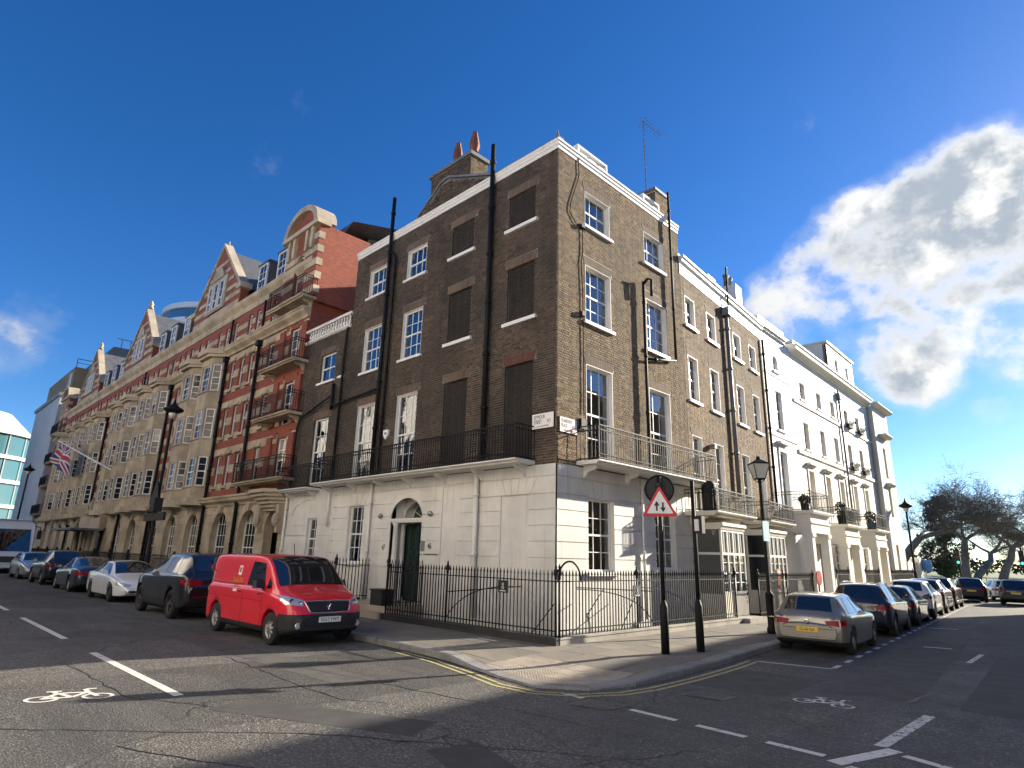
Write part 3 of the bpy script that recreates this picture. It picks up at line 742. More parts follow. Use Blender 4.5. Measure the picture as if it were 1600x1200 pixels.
def lay_bricks(fr, boxes, d0, d1, m, root, name='brick', single=0, jit=.0035):
    """the nearest bricks one by one, the others joined"""
    camx, camy, camz = 10.62, -12.41, 1.95
    if single:
        def dist(bx):
            p = fr.P((bx[0]+bx[1])/2, 0, bx[2]); return (p[0]-camx)**2+(p[1]-camy)**2+(p[2]-camz)**2
        order = sorted(range(len(boxes)), key=lambda i: dist(boxes[i])); near = set(order[:single])
    else: near = set()
    b = MB(); cache = {}; rz = fang(fr); P = fr.P
    hand = fr.u[0]*fr.n[1]-fr.u[1]*fr.n[0]
    for i, (a, e, za, zb) in enumerate(boxes):
        j = d1+rnd.uniform(-jit, jit)
        if i in near:
            key = round(e-a, 3)
            if key not in cache:
                cache[key] = mesh_of(MB().box(-(e-a)/2,(e-a)/2,-(d1-d0)/2,(d1-d0)/2,-(zb-za)/2,(zb-za)/2), 'brick', m)
            place(cache[key], name, root, P((a+e)/2, (d0+d1)/2+(j-d1), (za+zb)/2), (0,0,rz))
        else:
            b.add([P(a,d0,za),P(e,d0,za),P(e,d0,zb),P(a,d0,zb),P(a,j,za),P(e,j,za),P(e,j,zb),P(a,j,zb)],
                  [(4,5,6,7),(0,1,5,4),(1,2,6,5),(2,3,7,6),(3,0,4,7)])
    if b.v: obj(b, name, m, root, kind='stuff')
def pipe(root, pts, r, m=M_iron, name='drainpipe', collars=True):
    b = MB().tube(pts, r, 8)
    if collars:
        for a, c in zip(pts, pts[1:]):
            a, c = Vector(a), Vector(c); n = int((c-a).length/1.8)
            for i in range(1, n+1):
                p = a+(c-a)*(i/(n+.4)); t = (c-a).normalized()*.05; b.tube([p-t, p+t], r*1.35, 8)
    return obj(b, name, m, root, True)
def railing_panel(fr, s0, s1, d, z0, h, root, name='railing', bar=.011, gap=.115, fancy=True, m=None):
    b = MB(); P = fr.P; n = max(2, int(round((s1-s0)/gap))); e1 = (fr.u[0],fr.u[1],0)
    for i in range(n+1):
        s = s0+(s1-s0)*i/n; big = i % 8 == 0
        b.fbox(fr, s-bar*(1.3 if big else .75), s+bar*(1.3 if big else .75), d-bar*.7, d+bar*.7, z0, z0+h)
    for zz, t in ((z0+h, .016),(z0+h-.13, .010),(z0+.05,.012),(z0+.16,.009)): b.fbox(fr, s0, s1, d-.016, d+.016, zz-t, zz+t)
    if fancy:
        for i in range(n):
            s = s0+(s1-s0)*(i+.5)/n; w = (s1-s0)/n*.42
            b.ring(P(s,d,z0+h-.065), e1, (0,0,1), min(w,.05), .006, 8, 3)
            b.ring(P(s,d,z0+.105), e1, (0,0,1), min(w,.045), .006, 8, 3)
            b.ring(P(s,d,z0+h-.13-w), e1, (0,0,1), w, .006, 6, 3, 0, math.pi)
    return obj(b, name, m or M_iron, root)
def side_panel(fr, s, d0, d1, z0, h, root, m=None):
    b = MB(); n = max(2, int((d1-d0)/.11))
    for i in range(n+1):
        d = d0+(d1-d0)*i/n; b.fbox(fr, s-.008, s+.008, d-.008, d+.008, z0, z0+h)
    for zz in (z0+h, z0+h-.13, z0+.05): b.fbox(fr, s-.016, s+.016, d0, d1, zz-.014, zz+.014)
    return obj(b, 'railing', m or M_iron, root)

# ================================================================== the corner house
ch = thing('corner_house', 'four storey corner house with sooty brick upper floors over white stucco ground floor', 'house', (0,0,0))
ZS, ZC = 4.38, 14.12
colL = {'A':(.92,2.06),'B':(3.77,4.92),'C':(6.40,7.58),'D':(9.02,10.2)}; colR = {'a':(1.30,2.60),'b':(4.66,5.96)}
flo = {1:(4.55,7.45), 2:(8.80,10.65), 3:(12.0,13.22)}
SL = 11.32; SRt = 7.08
holesL = [(*colL[c], *flo[f]) for c in 'ABCD' for f in (1,2,3)]; holesR = [(*colR[c], *flo[f]) for c in 'ab' for f in (1,2,3)]
AH = .30
def arch_holes(hs): return [(h[0]-.13, h[1]+.13, h[3], h[3]+AH) for h in hs]
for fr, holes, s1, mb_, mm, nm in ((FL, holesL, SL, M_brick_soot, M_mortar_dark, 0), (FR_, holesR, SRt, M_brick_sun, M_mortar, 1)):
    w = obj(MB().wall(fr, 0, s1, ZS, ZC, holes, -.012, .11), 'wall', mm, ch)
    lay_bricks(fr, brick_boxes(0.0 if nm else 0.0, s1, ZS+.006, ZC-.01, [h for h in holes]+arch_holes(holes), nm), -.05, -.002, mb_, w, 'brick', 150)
    for h in holes:
        flat_arch(fr, h[0], h[1], h[3], AH-.01, ch, (M_arch_red if (nm == 0 and h[0] < 1 and h[3] < 8) else M_arch))
# blind windows of the Seymour Street front
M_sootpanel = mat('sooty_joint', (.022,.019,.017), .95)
for c in 'AB':
    for f in (1,2,3):
        s0, s1 = colL[c]; z0, z1 = flo[f]
        p = obj(MB().fbox(FL, s0, s1, -.2, -.11, z0, z1), 'blind_window', M_sootpanel, ch)
        lay_bricks(FL, brick_boxes(s0+.002, s1-.002, z0, z1-.02, [], 1), -.12, -.098, M_brick_infill, p, 'infill_brick')
        if f > 1: obj(MB().fbox(FL, s0-.13, s1+.13, -.1, .09, z0-.09, z0+.02), 'sill', M_white, p)
for c in 'CD':
    for f, rows in ((1,4),(2,4),(3,2)):
        w = sash(FL, *colL[c], *flo[f], 3, rows, ch, curtain=.16 if f < 3 else 0, sill=f > 1)
for c in 'ab':
    for f, rows in ((1,4),(2,4),(3,2)):
        sash(FR_, *colR[c], *flo[f], 3, rows, ch, d=-.16, curtain=.2 if f == 1 else .12, sill=f > 1)
# painted reveals round the sunny side's windows
for h in holesR:
    b = MB(); b.fbox(FR_, h[0]-.001, h[0]+.012, -.2, .004, h[2], h[3]); b.fbox(FR_, h[1]-.012, h[1]+.001, -.2, .004, h[2], h[3]); b.fbox(FR_, h[0]+.012, h[1]-.012, -.2, .004, h[3]-.012, h[3]+.001)
    obj(b, 'window_reveal', M_stucco_plain, ch)
for h in [q for q in holesL if q[0] > 6]:
    b = MB(); b.fbox(FL, h[0]-.001, h[0]+.012, -.2, .004, h[2], h[3]); b.fbox(FL, h[1]-.012, h[1]+.001, -.2, .004, h[2], h[3]); b.fbox(FL, h[0]+.012, h[1]-.012, -.2, .004, h[3]-.012, h[3]+.001)
    obj(b, 'window_reveal', M_stucco_plain, ch)
# stucco ground floor: channelled courses
GR = [4.06, 3.6, 3.18, 2.77, 2.36, 1.94, 1.52]
gL = [(9.15,10.15,1.6,3.62)]; gR = [(1.35,2.56,1.6,3.57),(4.75,5.95,1.68,3.52)]
ARC = (5.68,7.42,.12,3.80)
gLh = gL+[ARC]
w = obj(MB().wall(FL, 0, SL, -.6, ZS, gLh, -.03, .18), 'stucco_wall', M_stucco, ch)
w2 = obj(MB().wall(FR_, 0, SRt, -.6, ZS, gR, -.03, .18), 'stucco_wall', M_stucco, ch)
blindG = [(3.85,4.70,.2,4.05),(.95,2.08,.2,3.6)]
def courses(fr, s1, holes, z_levels, root, m, gap=.022, d=.0, s0=0.0):
    lv = [ZS]+z_levels+[-.6]
    for k, (zt, zb) in enumerate(zip(lv, lv[1:])):
        t, bt = zt-(gap/2 if k else 0), zb+gap/2
        cuts = sorted(h for h in holes if h[2] < t-.01 and h[3] > bt+.01)
        # split vertically where an opening starts or ends inside the course
        zs = sorted({t, bt, *[z for h in cuts for z in h[2:4] if bt < z < t]}); spans = {}
        for za, zc in zip(zs, zs[1:]):
            a = s0
            for h in [q for q in cuts if q[2] < (za+zc)/2 < q[3]]+[(s1, s1, 0, 0)]:
                if h[0] > a: spans.setdefault((a, h[0]), []).append((za, zc))
                a = max(a, h[1])
        for (a, e), zz in spans.items():
            obj(MB().fbox(fr, a, e, -.03, d, zz[0][0], zz[-1][1]), 'stucco_course', m, root)
courses(FL, SL, gLh+blindG, GR, ch, M_stucco, s0=-.0)
courses(FR_, SRt, gR, GR, ch, M_stucco)
for q in blindG: obj(MB().fbox(FL, q[0]+.002, q[1]-.002, -.10, -.052, q[2], q[3]), 'blind_panel', M_stucco, ch)
# the recessed panels are cut into the stucco as shallow frames
for q in blindG:
    b = MB(); e = .012
    b.fbox(FL, q[0], q[0]+e, -.05, -.004, q[2], q[3]); b.fbox(FL, q[1]-e, q[1], -.05, -.004, q[2], q[3]); b.fbox(FL, q[0]+e, q[1]-e, -.05, -.004, q[3]-e, q[3])
    obj(b, 'panel_edge', M_stucco, ch)
# voussoirs over the ground floor openings
def voussoirs(fr, s0, s1, z0, z1, root, n=4):
    for i in range(n):
        a0, a1 = i/n, (i+1)/n; b = MB()
        lo = [s0-.02+(s1-s0+.04)*a for a in (a0,a1)]; hi = [s0-.28+(s1-s0+.56)*a for a in (a0,a1)]
        b.fprism(fr, [(lo[0]+.008,z0),(lo[1]-.008,z0),(hi[1]-.008,z1),(hi[0]+.008,z1)], .0, .012); obj(b, 'voussoir', M_stucco, root)
for q in gL: voussoirs(FL, q[0], q[1], q[3]+.02, 4.04, ch)
for q in gR: voussoirs(FR_, q[0], q[1], q[3]+.02, 4.04, ch)
voussoirs(FL, .95, 2.08, 3.62, 4.04, ch, 5)
sash(FL, *gL[0], 3, 4, ch, d=-.14, curtain=.15); sash(FR_, *gR[0], 3, 4, ch, d=-.16, curtain=.15); sash(FR_, *gR[1], 3, 4, ch, d=-.16, curtain=.15)
# arched doorway
def arch_pts(s0, s1, zs, rise, n=14): 
    c, a = (s0+s1)/2, (s1-s0)/2
    return [(c+a*math.cos(math.pi*i/n), zs+rise*math.sin(math.pi*i/n)) for i in range(n+1)]
def arch_spandrel(fr, s0, s1, zs, zt, rise, d0, d1, root, m, name='arch_head'):
    """fills a square opening head down to an arch"""
    ap = arch_pts(s0, s1, zs, rise); b = MB(); h = len(ap)//2
    rt = [(s1,zs)]+ap[1:h+1]+[((s0+s1)/2,zt),(s1,zt)]
    lf = [((s0+s1)/2,zt)]+ap[h:-1]+[(s0,zs),(s0,zt)]
    b.fprism(fr, rt, d0, d1); b.fprism(fr, lf, d0, d1); return obj(b, name, m, root)
arch_spandrel(FL, ARC[0], ARC[1], 3.10, 3.80, .66, -.03, .0, ch, M_stucco)
dr = obj(MB().fbox(FL, 5.68, 7.42, -1.0, -.96, .1, 3.82), 'porch_back', M_stucco_plain, ch)
b = MB(); b.fbox(FL, 5.60, 5.68, -.96, -.03, .1, 3.82); b.fbox(FL, 7.42, 7.5, -.96, -.03, .1, 3.82); b.fbox(FL, 5.60, 7.5, -.96, -.03, 3.82, 3.9); obj(b, 'porch_reveal', M_stucco_plain, ch)
obj(MB().fbox(FL, 5.68, 7.42, -.96, .02, .05, .46), 'porch_floor', M_stone_grey, ch)
M_door = mat('dark_green_gloss', fn=stained((.012,.030,.026), .2, 4), rough=.18, spec=.6)
door = obj(MB().fbox(FL, 5.70, 7.40, -.62, -.56, .46, 2.94), 'door', M_door, ch)
b = MB()
for za, zb in ((.62,1.25),(1.4,1.95),(2.08,2.78)):
    for sa, sb in ((6.46,6.84),(6.94,7.32)): b.fbox(FL, sa, sb, -.56, -.535, za, zb)
obj(b, 'door_panel', M_door, door); obj(MB().lathe(FL.P(6.88,-.53,1.5), [(.045,0),(.045,.01),(.02,-.03)], 10, 'Y'), 'door_knob', mat('brass', (.6,.42,.15), .3, 1.0), door)
b = MB(); b.fbox(FL, 7.36, 7.42, -.54, -.3, .46, 2.95); obj(b, 'door_surround', M_stucco_plain, ch)
b = MB(); b.fbox(FL, 5.68, 7.42, -.9, -.03, 2.96, 3.02); b.fbox(FL, 5.68, 7.42, -.9, .01, 3.02, 3.09); obj(b, 'transom', M_stucco_plain, ch)
for sx, sd_ in ((7.26,-.42), (7.26,-.14)):
    obj(MB().lathe(FL.P(sx,sd_,.46), [(.14,0),(.14,.08),(.11,.12),(.10,1.2),(.09,2.4),(.13,2.44),(.13,2.49)], 14), 'column', M_stucco_plain, ch, True)
fan = obj(MB().fprism(FL, arch_pts(5.9,7.2,3.1,.56), -.80, -.79), 'fanlight', M_pane, ch)
arch_spandrel(FL, 5.68, 7.42, 3.10, 3.80, .60, -.6, -.55, ch, M_stucco_plain)
b = MB()
for i in range(1,6):
    a = math.pi*i/6; c = (6.55, 3.1)
    b.tube([FL.P(c[0],-.785,c[1]), FL.P(c[0]+.62*math.cos(a),-.785,c[1]+.54*math.sin(a))], .012, 4)
obj(b, 'fanlight_bar', M_white, fan)
for sx in (7.99, 5.21):
    l = MB().lathe(FL.P(sx,-.02,3.2), [(.05,0),(.085,-.02),(.085,-.10),(.06,-.13)], 12, 'Y'); obj(l, 'wall_lamp', mat('brushed_metal', (.30,.29,.27), .4, .8), ch, True)
put_text('47', .26, M_ink, ch, FL.P(7.72, .012, 2.14), (1,0,0), (0,0,1), .8)
put_text('46', .26, M_ink, ch, FL.P(5.20, .012, 2.20), (1,0,0), (0,0,1), .8)
obj(MB().fbox(FL, 5.45, 5.62, 0, .03, 2.06, 2.36), 'entry_phone', mat('steel_plate', (.42,.42,.41), .35, .9), ch)
put_text('Connaught House School', .085, M_ink, ch, FL.P(5.12, .012, 1.96), (1,0,0), (0,0,1), .78)
# bridge and steps to the door
for k, (dz0, dz1, dd) in enumerate(((.12,.28,1.62),(.28,.45,1.30))):
    obj(MB().fbox(FL, 5.36, 8.25, 0.02, dd, dz0-.02, dz1), 'door_step', M_stone_grey, ch)
# cornice and parapet
cor = [(-.2,ZC-.01),(.015,ZC-.01),(.02,ZC+.09),(.05,ZC+.12),(.055,ZC+.20),(.085,ZC+.23),(.085,ZC+.30),(-.2,ZC+.30)]
b = MB()
for (fr, s1) in ((FL, SL),):
    b.prof(fr, -.0, s1, cor)
obj(b, 'cornice', M_stucco_plain, ch)
obj(MB().prof(FR_, 0, SRt, cor), 'cornice', M_stucco_plain, ch)
b = MB()                                             # mitred corner of the cornice
n = len(cor)
vs = []
for d, z in cor: vs += [(0,-d,z)]
for d, z in cor: vs += [(d,-d,z)]
for d, z in cor: vs += [(d,0,z)]
fs = [(i,(i+1)%n,n+(i+1)%n,n+i) for i in range(n)]+[(n+i,n+(i+1)%n,2*n+(i+1)%n,2*n+i) for i in range(n)]
obj(MB().add(vs, fs), 'cornice_corner', M_stucco_plain, ch)
obj(MB().box(-SL, -.18, .18, SRt, ZC-.2, ZC+.26), 'roof_deck', M_lead, ch)
obj(MB().add([(-.25,.25,14.4),(-SL+.4,.25,14.4),(-SL+.4,SRt,14.4),(-.25,SRt,14.4),(-.95,.95,14.95),(-SL+1,.95,14.95),(-SL+1,SRt-.2,14.95),(-.95,SRt-.2,14.95)],
         [(0,1,5,4),(1,2,6,5),(2,3,7,6),(3,0,4,7),(4,5,6,7)]), 'roof_slope', M_slate, ch)
b = MB(); b.fbox(FL, .02, 2.95, -.30, -.06, 14.42, 14.60); obj(b, 'parapet_coping', M_lead, ch)
obj(MB().lathe((-.18,.18,14.5), [(.16,0),(.14,.1),(.05,.22),(.03,.36),(.012,.5)], 8), 'finial', M_lead, ch)
b = MB()
for s0, s1 in ((1.1,2.7),(4.9,6.0)):                # white parapet boxes with louvres
    b.fbox(FR_, s0, s1, -.36, -.10, 14.42, 14.50); b.fbox(FR_, s0, s1, -.36, -.10, 14.84, 14.92)
    for q in (s0, s1-.08): b.fbox(FR_, q, q+.08, -.36, -.10, 14.50, 14.84)
    for i in range(3): b.fbox(FR_, s0+.15+i*.5, s0+.5+i*.5 if s0+.5+i*.5 < s1 else s1-.1, -.2, -.12, 14.60, 14.70)
obj(b, 'parapet_screen', M_white, ch, kind='stuff')
b = MB(); b.fbox(FR_, 2.75, 4.85, -.4, -.2, 14.42, 14.66); obj(b, 'parapet_upstand', M_lead, ch)
# gable wall and chimney over the Seymour Street front
gab = [(8.55,14.30),(6.3,15.86),(5.9,15.92),(3.3,14.85),(3.1,14.42),(3.1,14.30)]
gw = obj(MB().fprism(FL, gab, -.65, -.42), 'gable_wall', M_mortar_dark, ch)
bx = [q for q in brick_boxes(3.2, 8.4, 14.44, 15.9, [], 0) if (lambda m, z: z < (15.86-(m-6.3)*.6933 if m > 6.3 else 15.92-(5.9-m)*.41 if m < 5.9 else 15.86)-.08)((q[0]+q[1])/2, q[3]) and q[0] > 3.3]
lay_bricks(FL, bx, -.43, -.405, M_brick_soot, gw)
b = MB(); cp = [(8.62,14.30),(6.32,15.90),(5.9,15.96),(3.2,14.86)]
for a, e in zip(cp, cp[1:]): b.fprism(FL, [(a[0],a[1]-.02),(e[0],e[1]-.02),(e[0],e[1]+.07),(a[0],a[1]+.07)], -.70, -.36)
obj(b, 'gable_coping', M_lead, ch)
st = obj(MB().box(-9.15,-6.5,2.0,2.95,14.2,18.15), 'chimney', M_mortar_dark, ch)
lay_bricks(Fr(-6.5,2.0,-1,0,0,-1), brick_boxes(0,2.65,14.6,18.12,[]), -.02, .012, M_brick_soot, st); lay_bricks(Fr(-6.5,2.0,0,1,1,0), brick_boxes(0,.95,14.6,18.12,[]), -.02, .012, M_brick_sun, st)
b = MB(); b.box(-9.25,-6.4,1.9,3.05,18.15,18.27); b.box(-9.2,-6.45,1.95,3.0,18.27,18.36); obj(b, 'chimney_cap', M_lead, st)
for cx, h, tall in ((-8.85,.35,0),(-8.4,.45,0),(-7.95,.5,1),(-7.5,.4,0),(-7.15,.35,0),(-6.85,.5,1)):
    c = (cx,2.45,18.34)
    if tall: p = [(.12,0),(.10,.30),(.08,.34),(.17,.36),(.24,.62),(.21,.85),(.13,1.22),(.11,1.34),(.04,1.36)]
    else: p = [(.15,0),(.13,h*.8),(.155,h*.85),(.155,h)]
    obj(MB().lathe(c, p, 7 if tall else 10), 'chimney_pot', M_terra, st, not tall)
pipe(ch, [(-6.4,2.3,16.3),(-5.9,1.9,16.0),(-5.6,1.6,16.25)], .03, collars=False, name='flue_bracket')
cs = obj(MB().box(-1.4,-.35,6.15,7.06,14.3,15.75), 'chimney', M_mortar, ch); lay_bricks(Fr(-.35,6.15,0,1,1,0), brick_boxes(0,.91,14.5,15.7,[]), -.02,.012, M_brick_sun, cs); lay_bricks(Fr(-.35,6.15,-1,0,0,-1), brick_boxes(0,1.05,14.5,15.7,[]), -.02,.012, M_brick_soot, cs)
obj(MB().box(-1.46,-.29,6.09,7.1,15.75,15.87), 'chimney_cap', M_lead, cs)
# inside of the rooms and the hidden sides
b = MB(); b.box(-SL+.02,-1.6,1.6,SRt-.02,-.5,14.0); obj(b, 'inner_wall', M_room, ch)
b = MB(); b.box(-SL-.0,-SL+.15,.02,SRt+2,0,ZC-.05); b.box(-SL,-.02,SRt-.12,SRt-.01,0,ZC-.05); obj(b, 'party_wall', M_yel, ch)
b = MB()
for zf in (4.2, 8.1, 11.3): b.box(-SL+.2,-.25,.25,SRt-.2,zf,zf+.2)
obj(b, 'floor', M_room, ch)
# drainpipes and cables
pipe(ch, [FL.P(2.80,.13,4.55), FL.P(2.80,.13,15.55)], .085); pipe(ch, [FL.P(8.68,.13,4.6), FL.P(8.68,.13,16.0)], .075); pipe(ch, [FL.P(8.30,.10,4.6), FL.P(8.30,.10,13.2), FL.P(8.55,.12,13.5)], .05)
pipe(ch, [FL.P(3.02,.10,.3), FL.P(3.02,.10,4.36)], .075, M_stucco_plain); pipe(ch, [FL.P(8.62,.09,.3), FL.P(8.62,.09,4.36)], .05, M_stucco_plain)
pipe(ch, [FR_.P(4.33,.13,4.6), FR_.P(4.33,.13,11.1)], .05); pipe(ch, [FR_.P(6.28,.13,8.72), FR_.P(6.28,.13,15.5)], .045); pipe(ch, [FR_.P(6.28,.13,8.74), FR_.P(4.4,.13,8.34)], .045)
pipe(ch, [FR_.P(4.33,.13,11.0), FR_.P(4.33,.3,11.15), FR_.P(4.55,.32,11.2), FR_.P(4.55,.3,10.6)], .05, collars=False); pipe(ch, [FR_.P(3.95,.07,.3), FR_.P(3.95,.07,4.36)], .04, M_stucco_plain)
pts = [(.95,14.4),(.98,13.6),(.80,13.1),(.55,12.4),(.52,12.1),(.8,11.85),(1.12,11.8),(1.13,11.0),(1.06,10.6),(1.12,9.7),(1.14,8.9),(1.14,5.9)]
obj(MB().tube([FR_.P(a,.03,z) for a, z in pts], .014, 5), 'cable', M_black, ch); b = MB(); b.fbox(FR_, 1.0,1.16,.0,.12,8.86,9.0); b.fbox(FR_, 1.0,1.16,.0,.12,11.78,11.88); b.fbox(FR_, .95,1.2,0,.1,5.45,5.75); obj(b, 'junction_box', M_black, ch)
# television aerial
a = thing('television_aerial', 'thin television aerial on a mast above the corner house chimney', 'aerial', (-1.0,6.6,15.87))
obj(MB().tube([(-1.0,6.6,15.8),(-1.02,6.6,19.6)], .022, 6), 'mast', M_lead, a)
b = MB().tube([(-1.02,6.5,19.5),(-.75,7.5,19.2)], .012, 5)
for i in range(9):
    t_ = i/8; p = Vector((-1.02,6.5,19.5)).lerp(Vector((-.75,7.5,19.2)), t_); b.tube([p+Vector((-.25,.06,.05)), p+Vector((.25,-.06,-.05))], .006, 4)
b.ring((-1.02,6.55,19.45),(1,0,0),(0,0,1),.22,.008,10,3); obj(b, 'aerial_rods', M_lead, a)
# balconies
def balcony(fr, s0, s1, z, depth, root, rail_h=.95, brackets=6, right_end=True, left_end=True, m=M_stucco_plain, thick=.10, fancy=True):
    sl = MB().prof(fr, s0, s1, [(-.02,z-thick),(depth-.12,z-thick),(depth-.10,z-thick*.6),(depth-.03,z-thick*.5),(depth,z-.03),(depth,z),(-.02,z)])
    s_ = obj(sl, 'balcony', m, root)
    for i in range(brackets):
        s = s0+.35+(s1-s0-.7)*i/max(1,brackets-1)
        b = MB().fprism(Fr(*fr.P(s-.05,0,0)[:2], fr.n[0], fr.n[1], fr.u[0], fr.u[1]), [(0,z-thick-.30),(.06,z-thick-.30),(.16,z-thick-.16),(depth*.5,z-thick-.10),(depth*.62,z-thick),(0,z-thick)], 0, .10)
        obj(b, 'bracket', m, s_)
    railing_panel(fr, s0+.03, s1-.03, depth-.05, z, rail_h, s_, fancy=fancy)
    if left_end: side_panel(fr, s0+.03, 0, depth-.05, z, rail_h, s_)
    if right_end: side_panel(fr, s1-.03, 0, depth-.05, z, rail_h, s_)
    return s_
balcony(FL, .78, 11.9, 4.50, .78, ch, .95, 7); balcony(FR_, .84, 7.55, 4.52, .80, ch, .95, 4)
# soot on the brick behind the balcony comes with the brick itself
# street name plates
def plate(fr, s0, s1, z0, z1, l1, l2, label, flip):
    t = thing('street_sign', label, 'street sign', fr.P((s0+s1)/2, .03, z0))
    obj(MB().fbox(fr, s0, s1, .012, .035, z0, z1), 'plate', M_enamel, t); obj(MB().fbox(fr, s0-.012, s1+.012, .0, .022, z0-.012, z1+.012), 'frame', M_black, t)
    rt = (-fr.u[0],-fr.u[1],0) if flip else (fr.u[0],fr.u[1],0); h = z1-z0
    lft = (s1-.05) if flip else (s0+.05)
    put_text(l1, h*.36, M_ink, t, fr.P(lft,.037,z0+h*.76), rt, (0,0,1), .62, align='LEFT'); put_text(l2, h*.36, M_ink, t, fr.P(lft,.037,z0+h*.44), rt, (0,0,1), .62, align='LEFT')
    w = s1-s0; e = lft-(w*.62) if flip else lft+w*.62
    put_text('W2', h*.36, M_redink, t, fr.P(e,.037,z0+h*.44), rt, (0,0,1), .66, align='LEFT'); put_text('CITY OF WESTMINSTER', h*.13, M_redink, t, fr.P((s0+s1)/2,.037,z0+h*.14), rt, (0,0,1), .75)
plate(FL, .09, .87, 5.37, 5.79, 'SEYMOUR', 'STREET', 'white street name plate with red district letters on the shaded sooty brick wall', True)
plate(FR_, .10, .82, 5.25, 5.66, 'STANHOPE', 'PLACE', 'white street name plate with red district letters on the sunlit brick wall', False)
al = thing('alarm_box', 'small white shield shaped alarm box on the sooty brick wall', 'alarm box', FL.P(8.05,.02,6.1))
obj(MB().fprism(FL, [(7.9,6.25),(8.2,6.25),(8.2,6.08),(8.05,5.9),(7.9,6.08)], 0, .08), 'case', M_enamel, al); obj(MB().fbox(FL, 7.98, 8.12, .08, .084, 6.08, 6.16), 'badge', mat('blue_badge', (.04,.10,.35), .4), al)

# ================================================================== narrow house with the balustrade
nh = thing('narrow_house', 'narrow three storey house with white balustrade between corner house and red hotel', 'house', (-13.2,0,0))
H47 = [(12.45,13.65,4.55,7.38),(12.38,13.62,8.98,10.25),(11.62,11.84,9.0,10.1)]; s0_, s1_ = 11.32, 15.2
w = obj(MB().wall(FL, s0_, s1_, ZS, 11.1, H47, -.012, .11), 'wall', M_mortar_dark, nh)
lay_bricks(FL, brick_boxes(s0_, s1_, ZS+.006, 11.08, H47+arch_holes(H47[:2])), -.05, -.002, M_brick_soot, w)
for h in H47[:2]: flat_arch(FL, h[0], h[1], h[3], AH-.01, nh, M_arch)
sash(FL, *H47[0], 3, 4, nh, curtain=.15, sill=False); sash(FL, *H47[1], 2, 2, nh); sash(FL, *H47[2], 1, 2, nh, fw=.04)
gw2 = (12.48,13.25,1.65,3.24); rec = (11.72,14.68,.2,4.02)
obj(MB().wall(FL, s0_, s1_, -.6, ZS, [gw2], -.03, .18), 'stucco_wall', M_stucco, nh)
courses(FL, s1_, [gw2,(11.72,14.68,3.38,4.02)], [3.38,2.97,2.56,2.15,1.74], nh, M_stucco, s0=s0_)
arch_spandrel(FL, 11.72, 14.68, 3.38, 4.02, .62, -.03, 0, nh, M_stucco)
sash(FL, *gw2, 2, 4, nh, d=-.14)
b = MB(); b.prof(FL, s0_, s1_, [(-.2,11.08),(.04,11.08),(.10,11.14),(.12,11.2),(-.2,11.2)]); b.prof(FL, s0_, s1_, [(-.16,11.66),(.08,11.66),(.10,11.72),(.08,11.78),(-.16,11.78)]); obj(b, 'parapet_rail', M_stucco_plain, nh)
bal = mesh_of(MB().lathe((0,0,0), [(.055,0),(.055,.04),(.03,.07),(.07,.18),(.06,.26),(.028,.36),(.05,.40),(.05,.46)], 8), 'baluster', M_stucco_plain, True)
for i in range(16): place(bal, 'baluster', nh, FL.P(11.55+.225*i, -.03, 11.2))
balcony(FL, 12.52, 15.15, 4.42, .62, nh, .95, 2)
obj(MB().box(-s1_+.02,-SL-.02,1.5,9,-.5,11.1), 'inner_wall', M_room, nh); obj(MB().box(-s1_,-SL-.01,.05,8,11.0,11.09), 'roof_deck', M_lead, nh)
pipe(nh, [FL.P(11.5,.1,4.6), FL.P(11.5,.1,10.8), FL.P(11.4,.1,11.05)], .05); pipe(nh, [FL.P(8.75,.14,7.9), FL.P(12.0,.14,7.75), FL.P(12.2,.14,8.2), FL.P(14.6,.14,7.6), FL.P(14.9,.14,7.2), FL.P(14.9,.14,4.6)], .045); pipe(nh, [FL.P(12.1,.12,7.6), FL.P(12.1,.12,8.7)], .07)
pipe(nh, [FL.P(15.1,.09,.3), FL.P(15.1,.09,4.36)], .05, M_stucco_plain); pipe(nh, [FL.P(11.55,.09,2.9), FL.P(11.55,.09,4.36)], .04, M_stucco_plain)

